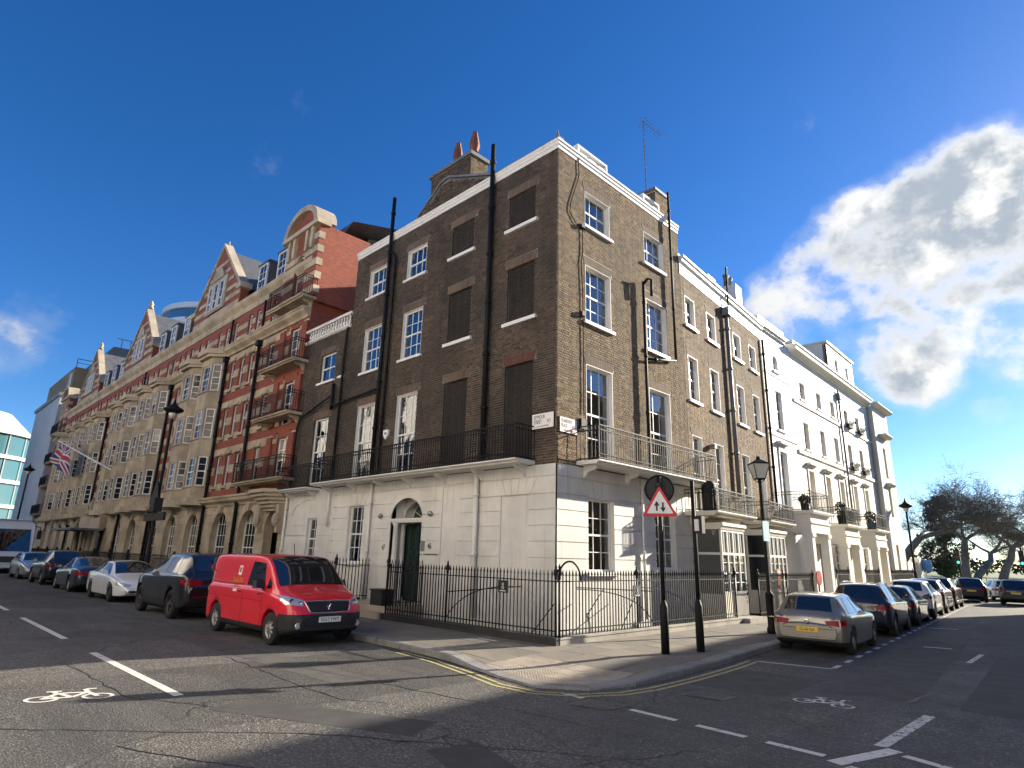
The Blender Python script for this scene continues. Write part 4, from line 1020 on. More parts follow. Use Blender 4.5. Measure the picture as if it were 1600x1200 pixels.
# ================================================================== area railings
SPEAR = mesh_of(MB().box(-.011,.011,-.011,.011,0,1.27).lathe((0,0,1.27), [(.010,0),(.024,.035),(.016,.085),(.002,.15)], 5), 'baluster', M_iron)
POST = mesh_of(MB().box(-.02,.02,-.02,.02,0,1.22).lathe((0,0,1.2), [(.022,0),(.04,.03),(.03,.06),(.062,.13),(.05,.20),(.02,.24),(.03,.27),(.003,.34)], 8), 'post', M_iron, True)
M_plinth = mat('dark_painted_plinth', fn=stained((.030,.029,.028), .4, 2, .4, 30, .3), rough=.6)
M_plinth_l = mat('weathered_plinth_stone', fn=stained((.36,.335,.29), .3, 2, .5, 30, .3), rough=.8)
def railing(label, a, b_, zb, spacing=.118, posts=(0,), plinth_h=.16, plinth_m=None, rails=(1.16,.12), grp='cast iron railings along the pavement', height=1.0, cap=None):
    A, B = Vector((*a,0)), Vector((*b_,0)); L_ = (B-A).length; t = (B-A)/L_; n = Vector((-t.y,t.x,0))
    r = thing('iron_railing', label, 'railing', (A.x,A.y,zb), grp)
    fr = Fr(A.x, A.y, t.x, t.y, n.x, n.y); z0 = zb+plinth_h
    if plinth_h: obj(MB().fbox(fr, -.12, L_+.12, -.13, .13, zb-.1, z0-.04), 'plinth', plinth_m or M_plinth, r); obj(MB().fbox(fr, -.13, L_+.13, -.145, .145, z0-.04, z0), 'plinth_cap', cap or plinth_m or M_plinth, r)
    nb = int(L_/spacing); rz = math.atan2(t.y,t.x)
    pk = {int(round(p*nb)) for p in posts}
    for i in range(nb+1):
        p = A+t*(L_*i/nb)
        place(POST if i in pk else SPEAR, 'post' if i in pk else 'baluster', r, (p.x,p.y,z0), (0,0,rz), (1,1,height))
    b = MB()
    for zr in rails: b.fbox(fr, -.02, L_+.02, -.022, .022, z0+zr*height-.012, z0+zr*height+.012)
    obj(b, 'rail', M_iron, r); return r
r1 = railing('black spearhead railing in front of the shaded white wall left of the corner', (1.2,-1.4), (-5.3,-1.4), .12, posts=(0,.58,1))
railing('black railing beside the steps up to the arched door', (-5.32,-1.4), (-5.32,-.15), .45, plinth_h=0, posts=(0,), height=.95)
railing('black railing in front of the narrow house left of the arched door', (-8.3,-1.4), (-15.0,-1.4), .12, posts=(0,.4,1), plinth_m=M_plinth_l)
railing('black railing beside the steps on the narrow house side', (-8.3,-1.4), (-8.3,-.15), .45, plinth_h=0, posts=(0,), height=.95)
r2 = railing('black spearhead railing with little arch in front of the sunlit white wall', (1.2,-1.28), (1.2,7.4), .12, posts=(0,.36,1), cap=M_plinth_l, plinth_m=M_plinth_l)
b = MB().tube([(1.2,-.92+.42*math.cos(math.pi*i/12)*1.0,1.42+.46*math.sin(math.pi*i/12)) for i in range(13)], .022, 6); obj(b, 'arch_bar', M_iron, r2)
def stay(root, pts, r=.013): obj(MB().tube(pts, r, 5), 'stay_bar', M_iron, root)
def curve(a, c, b_, n=10): 
    a, b_, c = Vector(a), Vector(b_), Vector(c); return [a*(1-t)**2+c*2*t*(1-t)+b_*t*t for t in [i/n for i in range(n+1)]]
stay(r1, curve((-2.6,-1.4,.32),(-2.4,-1.0,1.25),(-.7,-.6,1.22))); stay(r1, [(-2.6,-1.35,1.02),(-.6,-.6,1.24)]); stay(r1, [(1.1,-1.35,.95),(-.6,-.3,.05)])
stay(r2, curve((1.15,2.6,.35),(.9,2.4,1.15),(.5,.2,1.22))); stay(r2, [(1.15,2.7,1.15),(.4,.3,1.25)]); stay(r2, curve((1.15,5.0,.4),(.9,4.6,1.2),(.5,2.9,1.22))); stay(r2, [(1.15,-.2,.7),(.3,1.6,1.2)]); stay(r2, [(1.15,1.2,.35),(.3,3.2,1.15)])
def railplate(c, fr, label):
    t = thing('notice_plate', label, 'notice', c); P = Vector(c)
    b = MB().fbox(fr, -.17, .17, -.01, .01, c[2], c[2]+.28); obj(b, 'plate', M_black, t); 
    rt = (-fr.u[0],-fr.u[1],0) if fr.u[0] < 0 else (fr.u[0],fr.u[1],0)
    b = MB(); q = Vector((fr.n[0],fr.n[1],0))*.016+P
    b.ring((q.x,q.y,c[2]+.19), (fr.u[0],fr.u[1],0), (0,0,1), .028, .008, 8, 4); b.ring((q.x,q.y,c[2]+.115), (fr.u[0],fr.u[1],0), (0,0,1), .034, .008, 8, 4); b.fbox(fr, -.1, .1, .012, .016, c[2]+.03, c[2]+.05); obj(b, 'emblem', M_enamel, t)
railplate((-.43,-1.44,1.12), Fr(-.43,-1.44,-1,0,0,-1), 'black notice plate on the railing left of the corner')
railplate((1.24,1.75,1.04), Fr(1.24,1.75,0,1,1,0), 'black notice plate on the sunlit railing right of the corner')

# ================================================================== brick house next door in the side street
H2 = ang_fr(0, 7.1, 5)
bh = thing('brick_house', 'three storey yellow brick house with white timber bays next to the corner house', 'house', (-.4,11.6,0))
S2 = 9.12
c2 = [(.32,1.18),(2.36,3.24),(5.22,6.12),(7.2,8.08)]; r2_ = [(10.5,11.68,2),(7.6,9.3,4),(3.62,6.3,4)]
h2 = [(a,b_,z0,z1) for a,b_ in c2 for z0,z1,_ in r2_]
w = obj(MB().wall(H2, .0, S2, 3.45, 12.46, h2, -.012, .11), 'wall', M_mortar, bh)
lay_bricks(H2, brick_boxes(.02, S2-.02, 3.46, 12.44, h2+arch_holes(h2), 1), -.05, -.002, M_brick_sun, w)
for a,b_ in c2:
    for z0,z1,rw in r2_:
        flat_arch(H2, a, b_, z1, AH-.01, bh, M_arch); sash(H2, a, b_, z0, z1, 2, rw, bh, d=-.14, sill=z0 > 4, dark=True)
        b = MB(); b.fbox(H2, a-.001, a+.012, -.2, .004, z0, z1); b.fbox(H2, b_-.012, b_+.001, -.2, .004, z0, z1); b.fbox(H2, a+.012, b_-.012, -.2, .004, z1-.012, z1+.001); obj(b, 'window_reveal', M_stucco_plain, bh)
obj(MB().prof(H2, -.02, S2, [(-.3,12.44),(.02,12.44),(.02,12.86),(.06,12.92),(.12,12.96),(.14,13.06),(.2,13.1),(.2,13.18),(-.3,13.18)]), 'cornice', M_stucco_plain, bh)
obj(MB().prof(H2, 0, S2, [(-.4,13.18),(-.08,13.18),(-.05,13.34),(-.4,13.34)]), 'parapet_coping', M_stucco_plain, bh)
b = MB(); b.fbox(H2, .02, S2-.02, -8, -1.4, -.5, 13.0); obj(b, 'inner_wall', M_room, bh); obj(MB().fbox(H2, .0, S2, -8, -.3, 13.0, 13.14), 'roof_deck', M_lead, bh)
P = H2.P
obj(MB().add([P(3.4,-.5,13.14),P(S2,-.5,13.14),P(S2,-7,13.14),P(3.4,-7,13.14),P(3.6,-1.3,15.0),P(S2,-1.3,15.0),P(S2,-6,15.0),P(3.6,-6,15.0)], [(0,1,5,4),(1,2,6,5),(2,3,7,6),(3,0,4,7),(4,5,6,7)]), 'mansard_roof', M_slate, bh)
dm = obj(MB().fbox(H2, 4.15, 4.95, -1.2, -.5, 13.3, 14.2), 'dormer', M_white, bh)
st = obj(MB().fbox(H2, 1.7, 2.6, -2.4, -1.2, 13.1, 15.1), 'chimney', M_yel, bh)
for q in (1.95, 2.3): obj(MB().lathe(P(q,-1.7,15.1), [(.14,0),(.12,.5),(.15,.55),(.15,.62)], 8), 'chimney_pot', M_terra, st, True)
st = obj(MB().fbox(H2, 8.2, 9.0, -2.2, -.7, 13.1, 15.3), 'chimney', M_stucco_plain, bh)
for q in (8.35, 8.8): obj(MB().lathe(P(q,-1.2,15.3), [(.15,0),(.13,.5),(.17,.55),(.17,.65)], 8), 'chimney_pot', M_lead, st, True)
pipe(bh, [P(4.28,.12,4.4), P(4.28,.12,12.2)], .085, M_lead); pipe(bh, [P(4.45,.16,12.0), P(4.45,.2,14.4), P(4.55,.2,14.45)], .04); obj(MB().fbox(H2, 4.1, 4.5, .02, .3, 12.1, 12.45), 'hopper_head', M_lead, bh)
pipe(bh, [P(9.0,.1,4.4), P(9.0,.1,12.4)], .06)
# stucco ground floor with timber bays
gd = [(3.35,4.25,.3,2.9),(7.7,8.6,.3,2.9)]
obj(MB().wall(H2, .0, S2, -.6, 3.45, gd, -.01, .25), 'stucco_wall', M_cream, bh)
for (a,b_,z0,z1) in gd:
    d_ = obj(MB().fbox(H2, a+.06, b_-.06, -.24, -.18, z0, 2.4), 'door', M_door, bh); obj(MB().fbox(H2, a+.06, b_-.06, -.24, -.2, 2.48, z1-.05), 'fanlight', M_pane, bh)
    obj(MB().fbox(H2, a-.1, b_+.1, -.1, .14, z1, z1+.16), 'door_hood', M_cream, bh)
for (a,b_) in ((.12,2.2),(4.9,6.95)):
    dp = .9; z0, z1 = .95, 3.0
    b = MB(); b.fbox(H2, a, b_, 0, dp, .1, z0); b.prof(H2, a-.06, b_+.06, [(0,z1),(dp+.02,z1),(dp+.05,z1+.08),(dp+.1,z1+.12),(dp+.1,z1+.22),(0,z1+.22)])
    for q in (a, b_-.07): b.fbox(H2, q, q+.07, 0, .08, z0, z1)
    bay = obj(b, 'bay_window', M_cream, bh)
    fp = MB(); n = 4
    xs = [a+.02+(b_-a-.04)*k/n for k in range(n+1)]
    for k, x in enumerate(xs): fp.fbox(H2, max(a,x-.035), min(b_,x+.035), dp-.07, dp, z0, z1)
    fp.fbox(H2, a, b_, dp-.068, dp-.002, 2.18, 2.26); fp.fbox(H2, a, b_, dp-.068, dp-.002, z0, z0+.07); fp.fbox(H2, a, b_, dp-.068, dp-.002, z1-.07, z1)
    for q in (a, b_-.05): fp.fbox(H2, q, q+.05, .08, dp-.07, 2.18, 2.26)
    for x0, x1 in zip(xs, xs[1:]):
        for z in (1.3,1.62,1.94): fp.fbox(H2, x0, x1, dp-.05, dp-.03, z-.012, z+.012)
        fp.fbox(H2, (x0+x1)/2-.012, (x0+x1)/2+.012, dp-.05, dp-.03, 2.26, z1)
    wf = obj(fp, 'bay_frame', M_white, bay)
    for x0, x1 in zip(xs, xs[1:]):
        for q0, q1 in ((z0+.07,2.18),(2.26,z1-.07)): place(PANE_DARK, 'pane', wf, H2.P((x0+x1)/2, dp-.045, (q0+q1)/2), (0,0,fang(H2)), (x1-x0-.07,1,q1-q0))
    for q in (a+.025, b_-.025):
        for q0, q1 in ((z0,2.18),(2.26,z1)): place(PANE_DARK, 'pane', wf, H2.P(q, dp/2, (q0+q1)/2), (0,0,fang(H2)+math.pi/2), (dp-.15,1,q1-q0))
balcony(H2, -.55, 3.15, 3.56, 1.12, bh, .72, 2, m=M_cream, thick=.14); balcony(H2, 4.75, 8.0, 3.56, 1.12, bh, .72, 2, m=M_cream, thick=.14)
ac = thing('balcony_planter', 'tall dark cylinder planter on the balcony of the brick house', 'planter', H2.P(-.3,.75,3.56)); obj(MB().lathe(H2.P(-.3,.75,3.56), [(.2,0),(.24,.1),(.24,.85),(.16,.98)], 12), 'pot', M_black, ac, True)
obj(MB().fbox(H2, 1.75, 1.95, .02, .25, 6.0, 6.15), 'security_camera', M_lead, bh)

# ================================================================== white bow house and the cream terrace
T = ang_fr(-.95, 17.0, 2)
wh = thing('white_house', 'tall narrow white house with curved parapet and arched top window', 'house', T.P(1.3,0,0))
hb = [(.85,1.65,9.3,11.0),(.85,1.65,7.95,8.0),(.6,1.5,4.5,7.0)]; hb = [(.9,1.6,11.35,12.2),(.85,1.7,8.3,10.3),(.6,1.55,4.5,7.2)]
obj(MB().wall(T, -.83, 3.4, -.5, 13.2, hb, 0, .2), 'wall', M_paleblue, wh)
arch_spandrel(T, .9, 1.6, 11.85, 12.2, .34, -.1, 0, wh, M_paleblue)
for h in hb: sash(T, *h, 2, 4 if h[3]-h[2] > 1 else 2, wh, d=-.14, dark=True)
b = MB()                                           # curved cornice: bows out at the end
for k, (o, z0, z1) in enumerate(((.12,13.2,13.32),(.22,13.32,13.42),(.10,13.42,13.8))):
    pl = [T.P(-.83,-.3,0)[:2], T.P(-.83,o,0)[:2]]+[T.P(3.4-.9+.9*math.sin(a),o-.9+.9*math.cos(a),0)[:2] for a in [math.pi/2*i/8 for i in range(9)]]+[T.P(3.4,-.9+o-.3,0)[:2]]
    b.hprism(pl, z0, z1)
obj(b, 'curved_parapet', M_stucco_plain, wh)
b = MB(); b.fbox(T, -.83, 3.4, 0, .05, 7.9, 8.08); b.fbox(T, -.83, 3.4, 0, .04, 11.0, 11.12); obj(b, 'string_course', M_paleblue, wh)
b = MB(); b.fbox(T, .48,.6,0,.05,4.5,7.4); b.fbox(T,1.55,1.67,0,.05,4.5,7.4); b.fbox(T,.48,1.67,0,.05,7.2,7.4); b.fbox(T,.4,1.75,0,.22,7.55,7.66); obj(b, 'window_surround', M_paleblue, wh)
obj(MB().fbox(T, -.82, 3.38, -8, -1.2, -.5, 13.2), 'inner_wall', M_room, wh); obj(MB().fbox(T, -.83, 3.4, -8, -.3, 13.15, 13.3), 'roof_deck', M_lead, wh)
tr = thing('cream_terrace', 'cream stucco terrace with five window columns and columned porches', 'terrace', T.P(11,0,0))
TS = [(4.65,5.5),(7.45,8.3),(10.06,10.9),(12.87,13.72),(15.5,16.35)]; TR = [(10.6,11.6,2),(7.86,9.35,4),(4.6,6.72,4)]
ht = [(a,b_,z0,z1) for a,b_ in TS for z0,z1,_ in TR]; gdoor = [(5.2,6.3,.4,3.1),(11.0,12.1,.4,3.1)]; gwin = [(7.9,8.9,1.1,3.0),(9.2,10.1,1.1,3.0),(13.5,14.6,1.1,3.0),(15.6,16.7,1.1,3.0)]
obj(MB().wall(T, 3.4, 19.0, -.5, 12.9, ht+gdoor+gwin, 0, .2), 'wall', M_cream, tr)
for a,b_ in TS:
    for z0,z1,rw in TR:
        sash(T, a, b_, z0, z1, 2, rw, tr, d=-.16, dark=True, sill=z0 > 5)
    b = MB(); z0, z1 = TR[2][:2]
    b.fbox(T, a-.13, a, 0, .05, z0, z1+.14); b.fbox(T, b_, b_+.13, 0, .05, z0, z1+.14); b.fbox(T, a, b_, 0, .05, z1, z1+.14); b.fbox(T, a-.22, b_+.22, 0, .24, z1+.30, z1+.40); b.fbox(T, a-.16, b_+.16, 0, .12, z1+.2, z1+.30); obj(b, 'window_surround', M_cream, tr)
for h in gdoor: obj(MB().fbox(T, h[0], h[1], -.2, -.14, h[2], h[3]), 'door', M_pane, tr)
for h in gwin: sash(T, *h, 2, 4, tr, d=-.14, dark=True)
obj(MB().prof(T, 3.4, 19.0, [(-.2,12.9),(.06,12.9),(.12,13.0),(.40,13.12),(.44,13.3),(.5,13.34),(.5,13.42),(-.2,13.42)]), 'cornice', M_cream, tr)
b = MB(); b.fbox(T, 3.4, 19, 0, .07, 10.25, 10.42); b.fbox(T, 3.4, 19, 0, .09, 7.5, 7.68); b.fbox(T, 3.4, 19, 0, .06, 4.1, 4.28); obj(b, 'string_course', M_cream, tr)
obj(MB().fbox(T, 3.42, 18.98, -8, -1.3, -.5, 12.9), 'inner_wall', M_room, tr); obj(MB().fbox(T, 3.4, 19, -8, -.2, 13.2, 13.38), 'roof_deck', M_lead, tr)
P = T.P
obj(MB().add([P(3.5,-.5,13.38),P(12,-.5,13.38),P(12,-7,13.38),P(3.5,-7,13.38),P(3.8,-1.4,15.3),P(12,-1.4,15.3),P(12,-6,15.3),P(3.8,-6,15.3)], [(0,1,5,4),(1,2,6,5),(2,3,7,6),(3,0,4,7),(4,5,6,7)]), 'mansard_roof', M_slate, tr)
for a in (6.0, 9.2): obj(MB().fbox(T, a, a+.8, -1.1, -.5, 13.5, 14.5), 'dormer', M_white, tr)
att = obj(MB().wall(T, 12.1, 18.0, 13.38, 16.0, [(13.6,14.3,13.9,15.3),(16.0,16.7,13.9,15.3)], -.35, .15).fbox(T, 12.1, 18, -6, -.6, 13.38, 16.0).fbox(T, 12.0, 18.1, -6, -.25, 16.0, 16.14), 'attic_block', M_cream, tr)
for a in (13.6,16.0): sash(T, a, a+.7, 13.9, 15.3, 1, 2, att, d=-.45, dark=True)
pipe(tr, [P(11.75,.1,4.3), P(11.75,.1,12.6)], .06, M_lead); obj(MB().fbox(T, 11.55, 11.95, 0, .25, 12.0, 12.4), 'hopper_head', M_lead, tr)
M_leaf = mat('evergreen_leaf', fn=lambda t, b: (t.link(t.ramp(isl_rand(t), [(0,(.03,.05,.022)),(.5,(.05,.075,.032)),(1,(.085,.11,.05))]), b.inputs['Base Color']), setattr(b.inputs['Roughness'],'default_value',.55)))  # greens lightened in place of haze on the far evergreen; near plants share them
def leaves(c, rx, ry, rz, n, size, seed):
    q = random.Random(seed); b = MB()
    for _ in range(n):
        while True:
            v = Vector((q.uniform(-1,1),q.uniform(-1,1),q.uniform(-1,1)))
            if v.length < 1: break
        v = v*(v.length**-.45 if v.length > .05 else 1)*.92
        p = Vector((c[0]+v.x*rx, c[1]+v.y*ry, c[2]+v.z*rz)); a = Vector((q.gauss(0,1),q.gauss(0,1),q.gauss(0,1))).normalized(); e = a.orthogonal().normalized()
        s = size*q.uniform(.6,1.3); b.add([p-a*s, p+e*s*.45, p+a*s, p-e*s*.45], [(0,1,2,3)])
    return b
def window_box(fr, a, b_, z, k, label):
    t = thing('window_box', label, 'window box', fr.P((a+b_)/2,.15,z-.3), 'window boxes on the cream terrace')
    b = MB(); n = 6
    for i in range(n+1): s = a+(b_-a)*i/n; b.fbox(fr, s-.012, s+.012, .26, .28, z-.32, z+.02)
    for zz in (z-.32, z): b.fbox(fr, a, b_, .25, .29, zz-.015, zz+.015)
    b.fbox(fr, a, b_, .02, .25, z-.32, z-.14); obj(b, 'cage', M_iron, t)
    obj(leaves(fr.P((a+b_)/2,.15,z-.02), .42, .42, .18, 120, .06, k), 'plant', M_leaf, t, kind='stuff')
for k, (ci, z, lb) in enumerate(((3,10.6,'upper iron window box with plants left of the terrace end'),(4,10.6,'upper iron window box with plants nearest the terrace end'),(3,7.9,'lower iron window box with plants left of the terrace end'),(4,7.9,'lower iron window box with plants nearest the terrace end'))):
    window_box(T, TS[ci][0]-.1, TS[ci][1]+.1, z+.15, k, lb)
def porch(fr, s0, s1, zt, dp, m, root, seed, cols=True):
    b = MB().prof(fr, s0-.12, s1+.12, [(0,zt-.14),(dp+.16,zt-.14),(dp+.2,zt-.06),(dp+.2,zt),(0,zt)]); p = obj(b, 'porch', m, root)
    b = MB(); b.fbox(fr, s0, s1, dp-.35, dp, zt-.95, zt-.14); b.fbox(fr, s0, s0+.3, 0, dp-.35, zt-.95, zt-.14); b.fbox(fr, s1-.3, s1, 0, dp-.35, zt-.95, zt-.14); b.fbox(fr, s0-.04, s1+.04, dp-.4, dp+.05, zt-.55, zt-.48); obj(b, 'entablature', m, p)
    for q in (s0+.02, s1-.38):
        b = MB(); b.fbox(fr, q-.04, q+.40, dp-.40, dp+.03, .12, .5); b.fbox(fr, q, q+.36, dp-.36, dp-.01, .5, zt-1.12); b.fbox(fr, q-.05, q+.41, dp-.41, dp+.04, zt-1.12, zt-.95); obj(b, 'column', m, p)
    for k in range(3): obj(MB().fbox(fr, s0+.4, s1-.4, 0, dp+.5-.3*k, .1+.12*k, .1+.12*(k+1)), 'door_step', M_stone_grey, p)
    railing_panel(fr, s0, s1, dp+.1, zt, .85, p, gap=.14); side_panel(fr, s0, 0, dp+.1, zt, .85, p); side_panel(fr, s1, 0, dp+.1, zt, .85, p)
    return p
porch(T, -.6, 2.0, 4.25, 1.5, M_stucco_plain, wh, 1); porch(T, 4.5, 7.0, 3.92, 1.5, M_cream, tr, 2); porch(T, 10.3, 12.7, 3.95, 1.5, M_cream, tr, 3)
def pot_plant(c, h, r, label, seed, pm, grp=None):
    t = thing('potted_plant', label, 'plant', c, grp); obj(MB().lathe(c, [(r*.6,0),(r*.8,h*.4),(r*.85,h*.42),(r*.7,h*.42)], 10), 'pot', pm, t, True)
    obj(leaves((c[0],c[1],c[2]+h*.72), r, r, h*.36, 260, .07, seed), 'foliage', M_leaf, t, kind='stuff'); return t
pot_plant(T.P(4.9,1.3,3.92), 1.1, .3, 'dark potted shrub on the middle porch roof of the terrace', 11, M_black); pot_plant(T.P(6.5,1.2,3.92), .8, .28, 'low potted shrub on the middle porch roof of the terrace', 12, M_black)
pot_plant(T.P(11.0,1.2,3.95), 1.0, .35, 'potted shrub in a blue tub on the farthest porch roof', 13, mat('blue_tub', (.03,.09,.13), .5)); pot_plant(T.P(-.2,1.2,4.25), .7, .25, 'small potted plant on the white house porch roof', 14, M_black)
pot_plant((.55,8.35,.12), 1.35, .28, 'left of two clipped box trees in black pots by the brick house', 15, M_black); pot_plant((.5,9.25,.12), 1.35, .28, 'right of two clipped box trees in black pots by the brick house', 16, M_black)
# end house beyond the terrace
eh = thing('end_house', 'pale stone end house with ledges at the park end of the street', 'house', T.P(21,0,0))
E_ = ang_fr(*T.P(19.0,.0,0)[:2], 2)
obj(MB().wall(E_, 0, 4.2, -.5, 13.0, [(1.6,2.3,8.0,10.2),(1.6,2.3,5.3,7.2),(1.6,2.3,1.5,3.4)], .35, .2), 'wall', M_stone_grey if False else mat('pale_render', fn=stained((.62,.585,.50), .12, .6, .3, 20, .15), rough=.8), eh)
for z0, z1 in ((8.0,10.2),(5.3,7.2),(1.5,3.4)): sash(E_, 1.6, 2.3, z0, z1, 1, 2, eh, d=.2, dark=True)
b = MB(); b.fbox(E_, .0, 4.2, -6, .10, -.5, 13.0); b.fbox(E_, .0, .02, -.1, .35, -.5, 13.0); b.fbox(E_, 4.18, 4.2, -.1, .35, -.5, 13.0); obj(b, 'inner_wall', MATS['pale_render'], eh)
for z, o, sa, sb in ((13.0,.45,-.1,4.3),(10.9,.5,1.0,3.0),(8.3,.0,1.2,2.7),(7.4,.35,1.2,2.7)): 
    if o: obj(MB().prof(E_, sa, sb, [(.35,z),(.35+o*.6,z),(.35+o,z+.14),(.35+o,z+.22),(.35,z+.22)]), 'ledge', MATS['pale_render'], eh)
gwl = thing('garden_wall', 'low cream garden wall with a pier beyond the end house', 'wall', T.P(24.5,.6,0)); b = MB(); b.fbox(T, 23.2, 26.2, .1, .4, 0, 2.3); obj(b, 'wall', M_cream, gwl); obj(MB().fbox(T, 26.2, 26.9, 0, .6, 0, 2.6), 'pier', M_cream, gwl)
# railings of the side street
def T2(s, d): p = T.P(s, d, 0); return (p[0], p[1])
def H22(s, d): p = H2.P(s, d, 0); return (p[0], p[1])
obj(MB().box(.1,1.55,7.55,8.9,.1,.26), 'door_step', M_plinth_l, bh)
railing('black railing with white top rail outside the brick house bay', H22(2.0,1.35), H22(4.6,1.4), .12, posts=(0,1), plinth_h=.1)
railing('black railing in front of the second timber bay', H22(5.0,1.4), H22(8.4,1.45), .12, posts=(0,1), plinth_h=.1)
railing('black railing between the white house porch and the middle porch', T2(2.3,1.5), T2(4.2,1.5), .12, posts=(0,1), plinth_h=.25, plinth_m=M_cream)
railing('black railing between the middle porch and the far porch', T2(7.3,1.5), T2(10.0,1.5), .12, posts=(0,1), plinth_h=.25, plinth_m=M_cream)
railing('black railing beyond the far porch of the terrace', T2(13.0,1.5), T2(18.6,1.5), .12, posts=(0,1), plinth_h=.25, plinth_m=M_cream)
ls = thing('red_notice_board', 'round red sign on a short post by the white house porch', 'sign', T.P(-1.2,1.75,.12)); obj(MB().tube([T.P(-1.2,1.75,.12), T.P(-1.2,1.75,1.2)], .03, 6), 'post', M_iron, ls); obj(MB().lathe(T.P(-1.2,1.78,1.42), [(.02,-.02),(.3,-.02),(.32,0),(.3,.02),(.02,.02)], 16, 'X'), 'disc', mat('red_enamel', (.42,.02,.025), .4), ls)
nb = thing('orange_poster', 'orange poster in the ground floor window of the brick house', 'poster', H2.P(5.6,.95,1.2)); obj(MB().fbox(H2, 5.45, 5.85, .93, .95, 1.1, 1.75), 'sheet', mat('orange_print', (.62,.16,.07), .5), nb); obj(MB().fbox(H2, 5.52, 5.78, .95, .954, 1.5, 1.68), 'picture', M_enamel, nb)

# ================================================================== the red brick hotel
ht_ = thing('red_brick_hotel', 'long red brick hotel with stone bands, bay windows and gables', 'hotel', (-44,0,0))
S0, S1 = 15.2, 72.0
FLO = [(4.6,7.25),(7.25,9.95),(9.95,12.55)]; F4 = (13.05,14.9)
BAYS = [26.1,29.25,35.4,38.5,42.4,45.5,51.5,54.6,58.4,61.5,66.4]; PAIRS = [27.7,36.9,43.95,53.0,60.0]
narrow = [19.1,21.4,22.6,23.9,31.7,32.9,40.4,47.9,49.1,56.5,63.3,64.2]
holes = []
for z0, z1 in FLO:
    for c in narrow: holes.append((c-.3, c+.3, z0+.55, z0+2.15))
    for c in (16.55, 70.2): holes.append((c-.48, c+.48, z0+.32, z0+2.35))
f4w = []
for c in [19.4,21.3,22.3]+[q for c in BAYS for q in (c-.55,c+.55)]+[24.3,31.4,32.4,33.4,40.4,47.4,48.4,49.4,56.5,63.2,64.2]: f4w.append((c-.27, c+.27, F4[0]+.2, F4[1]-.35))
bayspan = [(c-1.3, c+1.3) for c in BAYS]
bh_ = [(a+.1, b_-.1, 4.6, 12.55) for a, b_ in bayspan]
obj(MB().wall(FL, S0, S1, 4.05, 15.0, holes+f4w+bh_, 0, .2), 'wall', M_red, ht_)
# stone bands between the openings
def bands(zs, s0, s1, blocks, d, m, nm='stone_band'):
    for za, zb in zs:
        cut = sorted((h[0],h[1]) for h in blocks if h[2] < zb and h[3] > za); a = s0
        for c in cut:
            if c[0]-a > .06: obj(MB().fbox(FL, a, c[0], -.02, d, za, zb), nm, m, ht_)
            a = max(a, c[1])
        if s1-a > .06: obj(MB().fbox(FL, a, s1, -.02, d, za, zb), nm, m, ht_)
bands([(z0+o, z0+o+h) for z0,_ in FLO for o, h in ((.30,.34),(1.15,.42),(2.15,.40))], S0, S1, holes+bh_, .035, M_stone)
bands([(F4[0]+.25,F4[0]+.5),(F4[0]+.85,F4[0]+1.15)], S0, S1, f4w, .03, M_stone)
for h in holes:
    if h[1]-h[0] < .8:
        sash(FL, *h, 1, 2, ht_, d=-.12, dark=True, fw=.05, sill=False)
        obj(MB().fbox(FL, h[0]-.12, h[1]+.12, -.02, .10, h[3]+.03, h[3]+.17), 'lintel', M_stone, ht_); obj(MB().fbox(FL, h[0]-.1, h[1]+.1, -.1, .10, h[2]-.16, h[2]-.02), 'sill', M_stone, ht_)
    else: sash(FL, *h, 2, 4, ht_, d=-.14, dark=True, fw=.07, sill=False, name='french_window')
for h in f4w: sash(FL, *h, 1, 2, ht_, d=-.12, dark=True, fw=.05, sill=False)
# cornices
lowc = [(-.1,4.05),(.06,4.05),(.12,4.16),(.30,4.28),(.34,4.40),(.40,4.44),(.40,4.52),(.10,4.6),(-.1,4.6)]
mainc = [(-.1,12.55),(.10,12.55),(.16,12.66),(.36,12.80),(.40,12.92),(.44,12.95),(.44,13.02),(.05,13.08),(-.1,13.08)]
upc = [(-.1,14.85),(.05,14.85),(.06,15.2),(.12,15.26),(.26,15.40),(.30,15.52),(.30,15.6),(-.1,15.6)]
for nm, pf, o in (('lower_cornice',lowc,0),('main_cornice',mainc,0),('upper_cornice',upc,0)): obj(MB().prof(FL, S0, S1, pf), nm, M_stone, ht_)
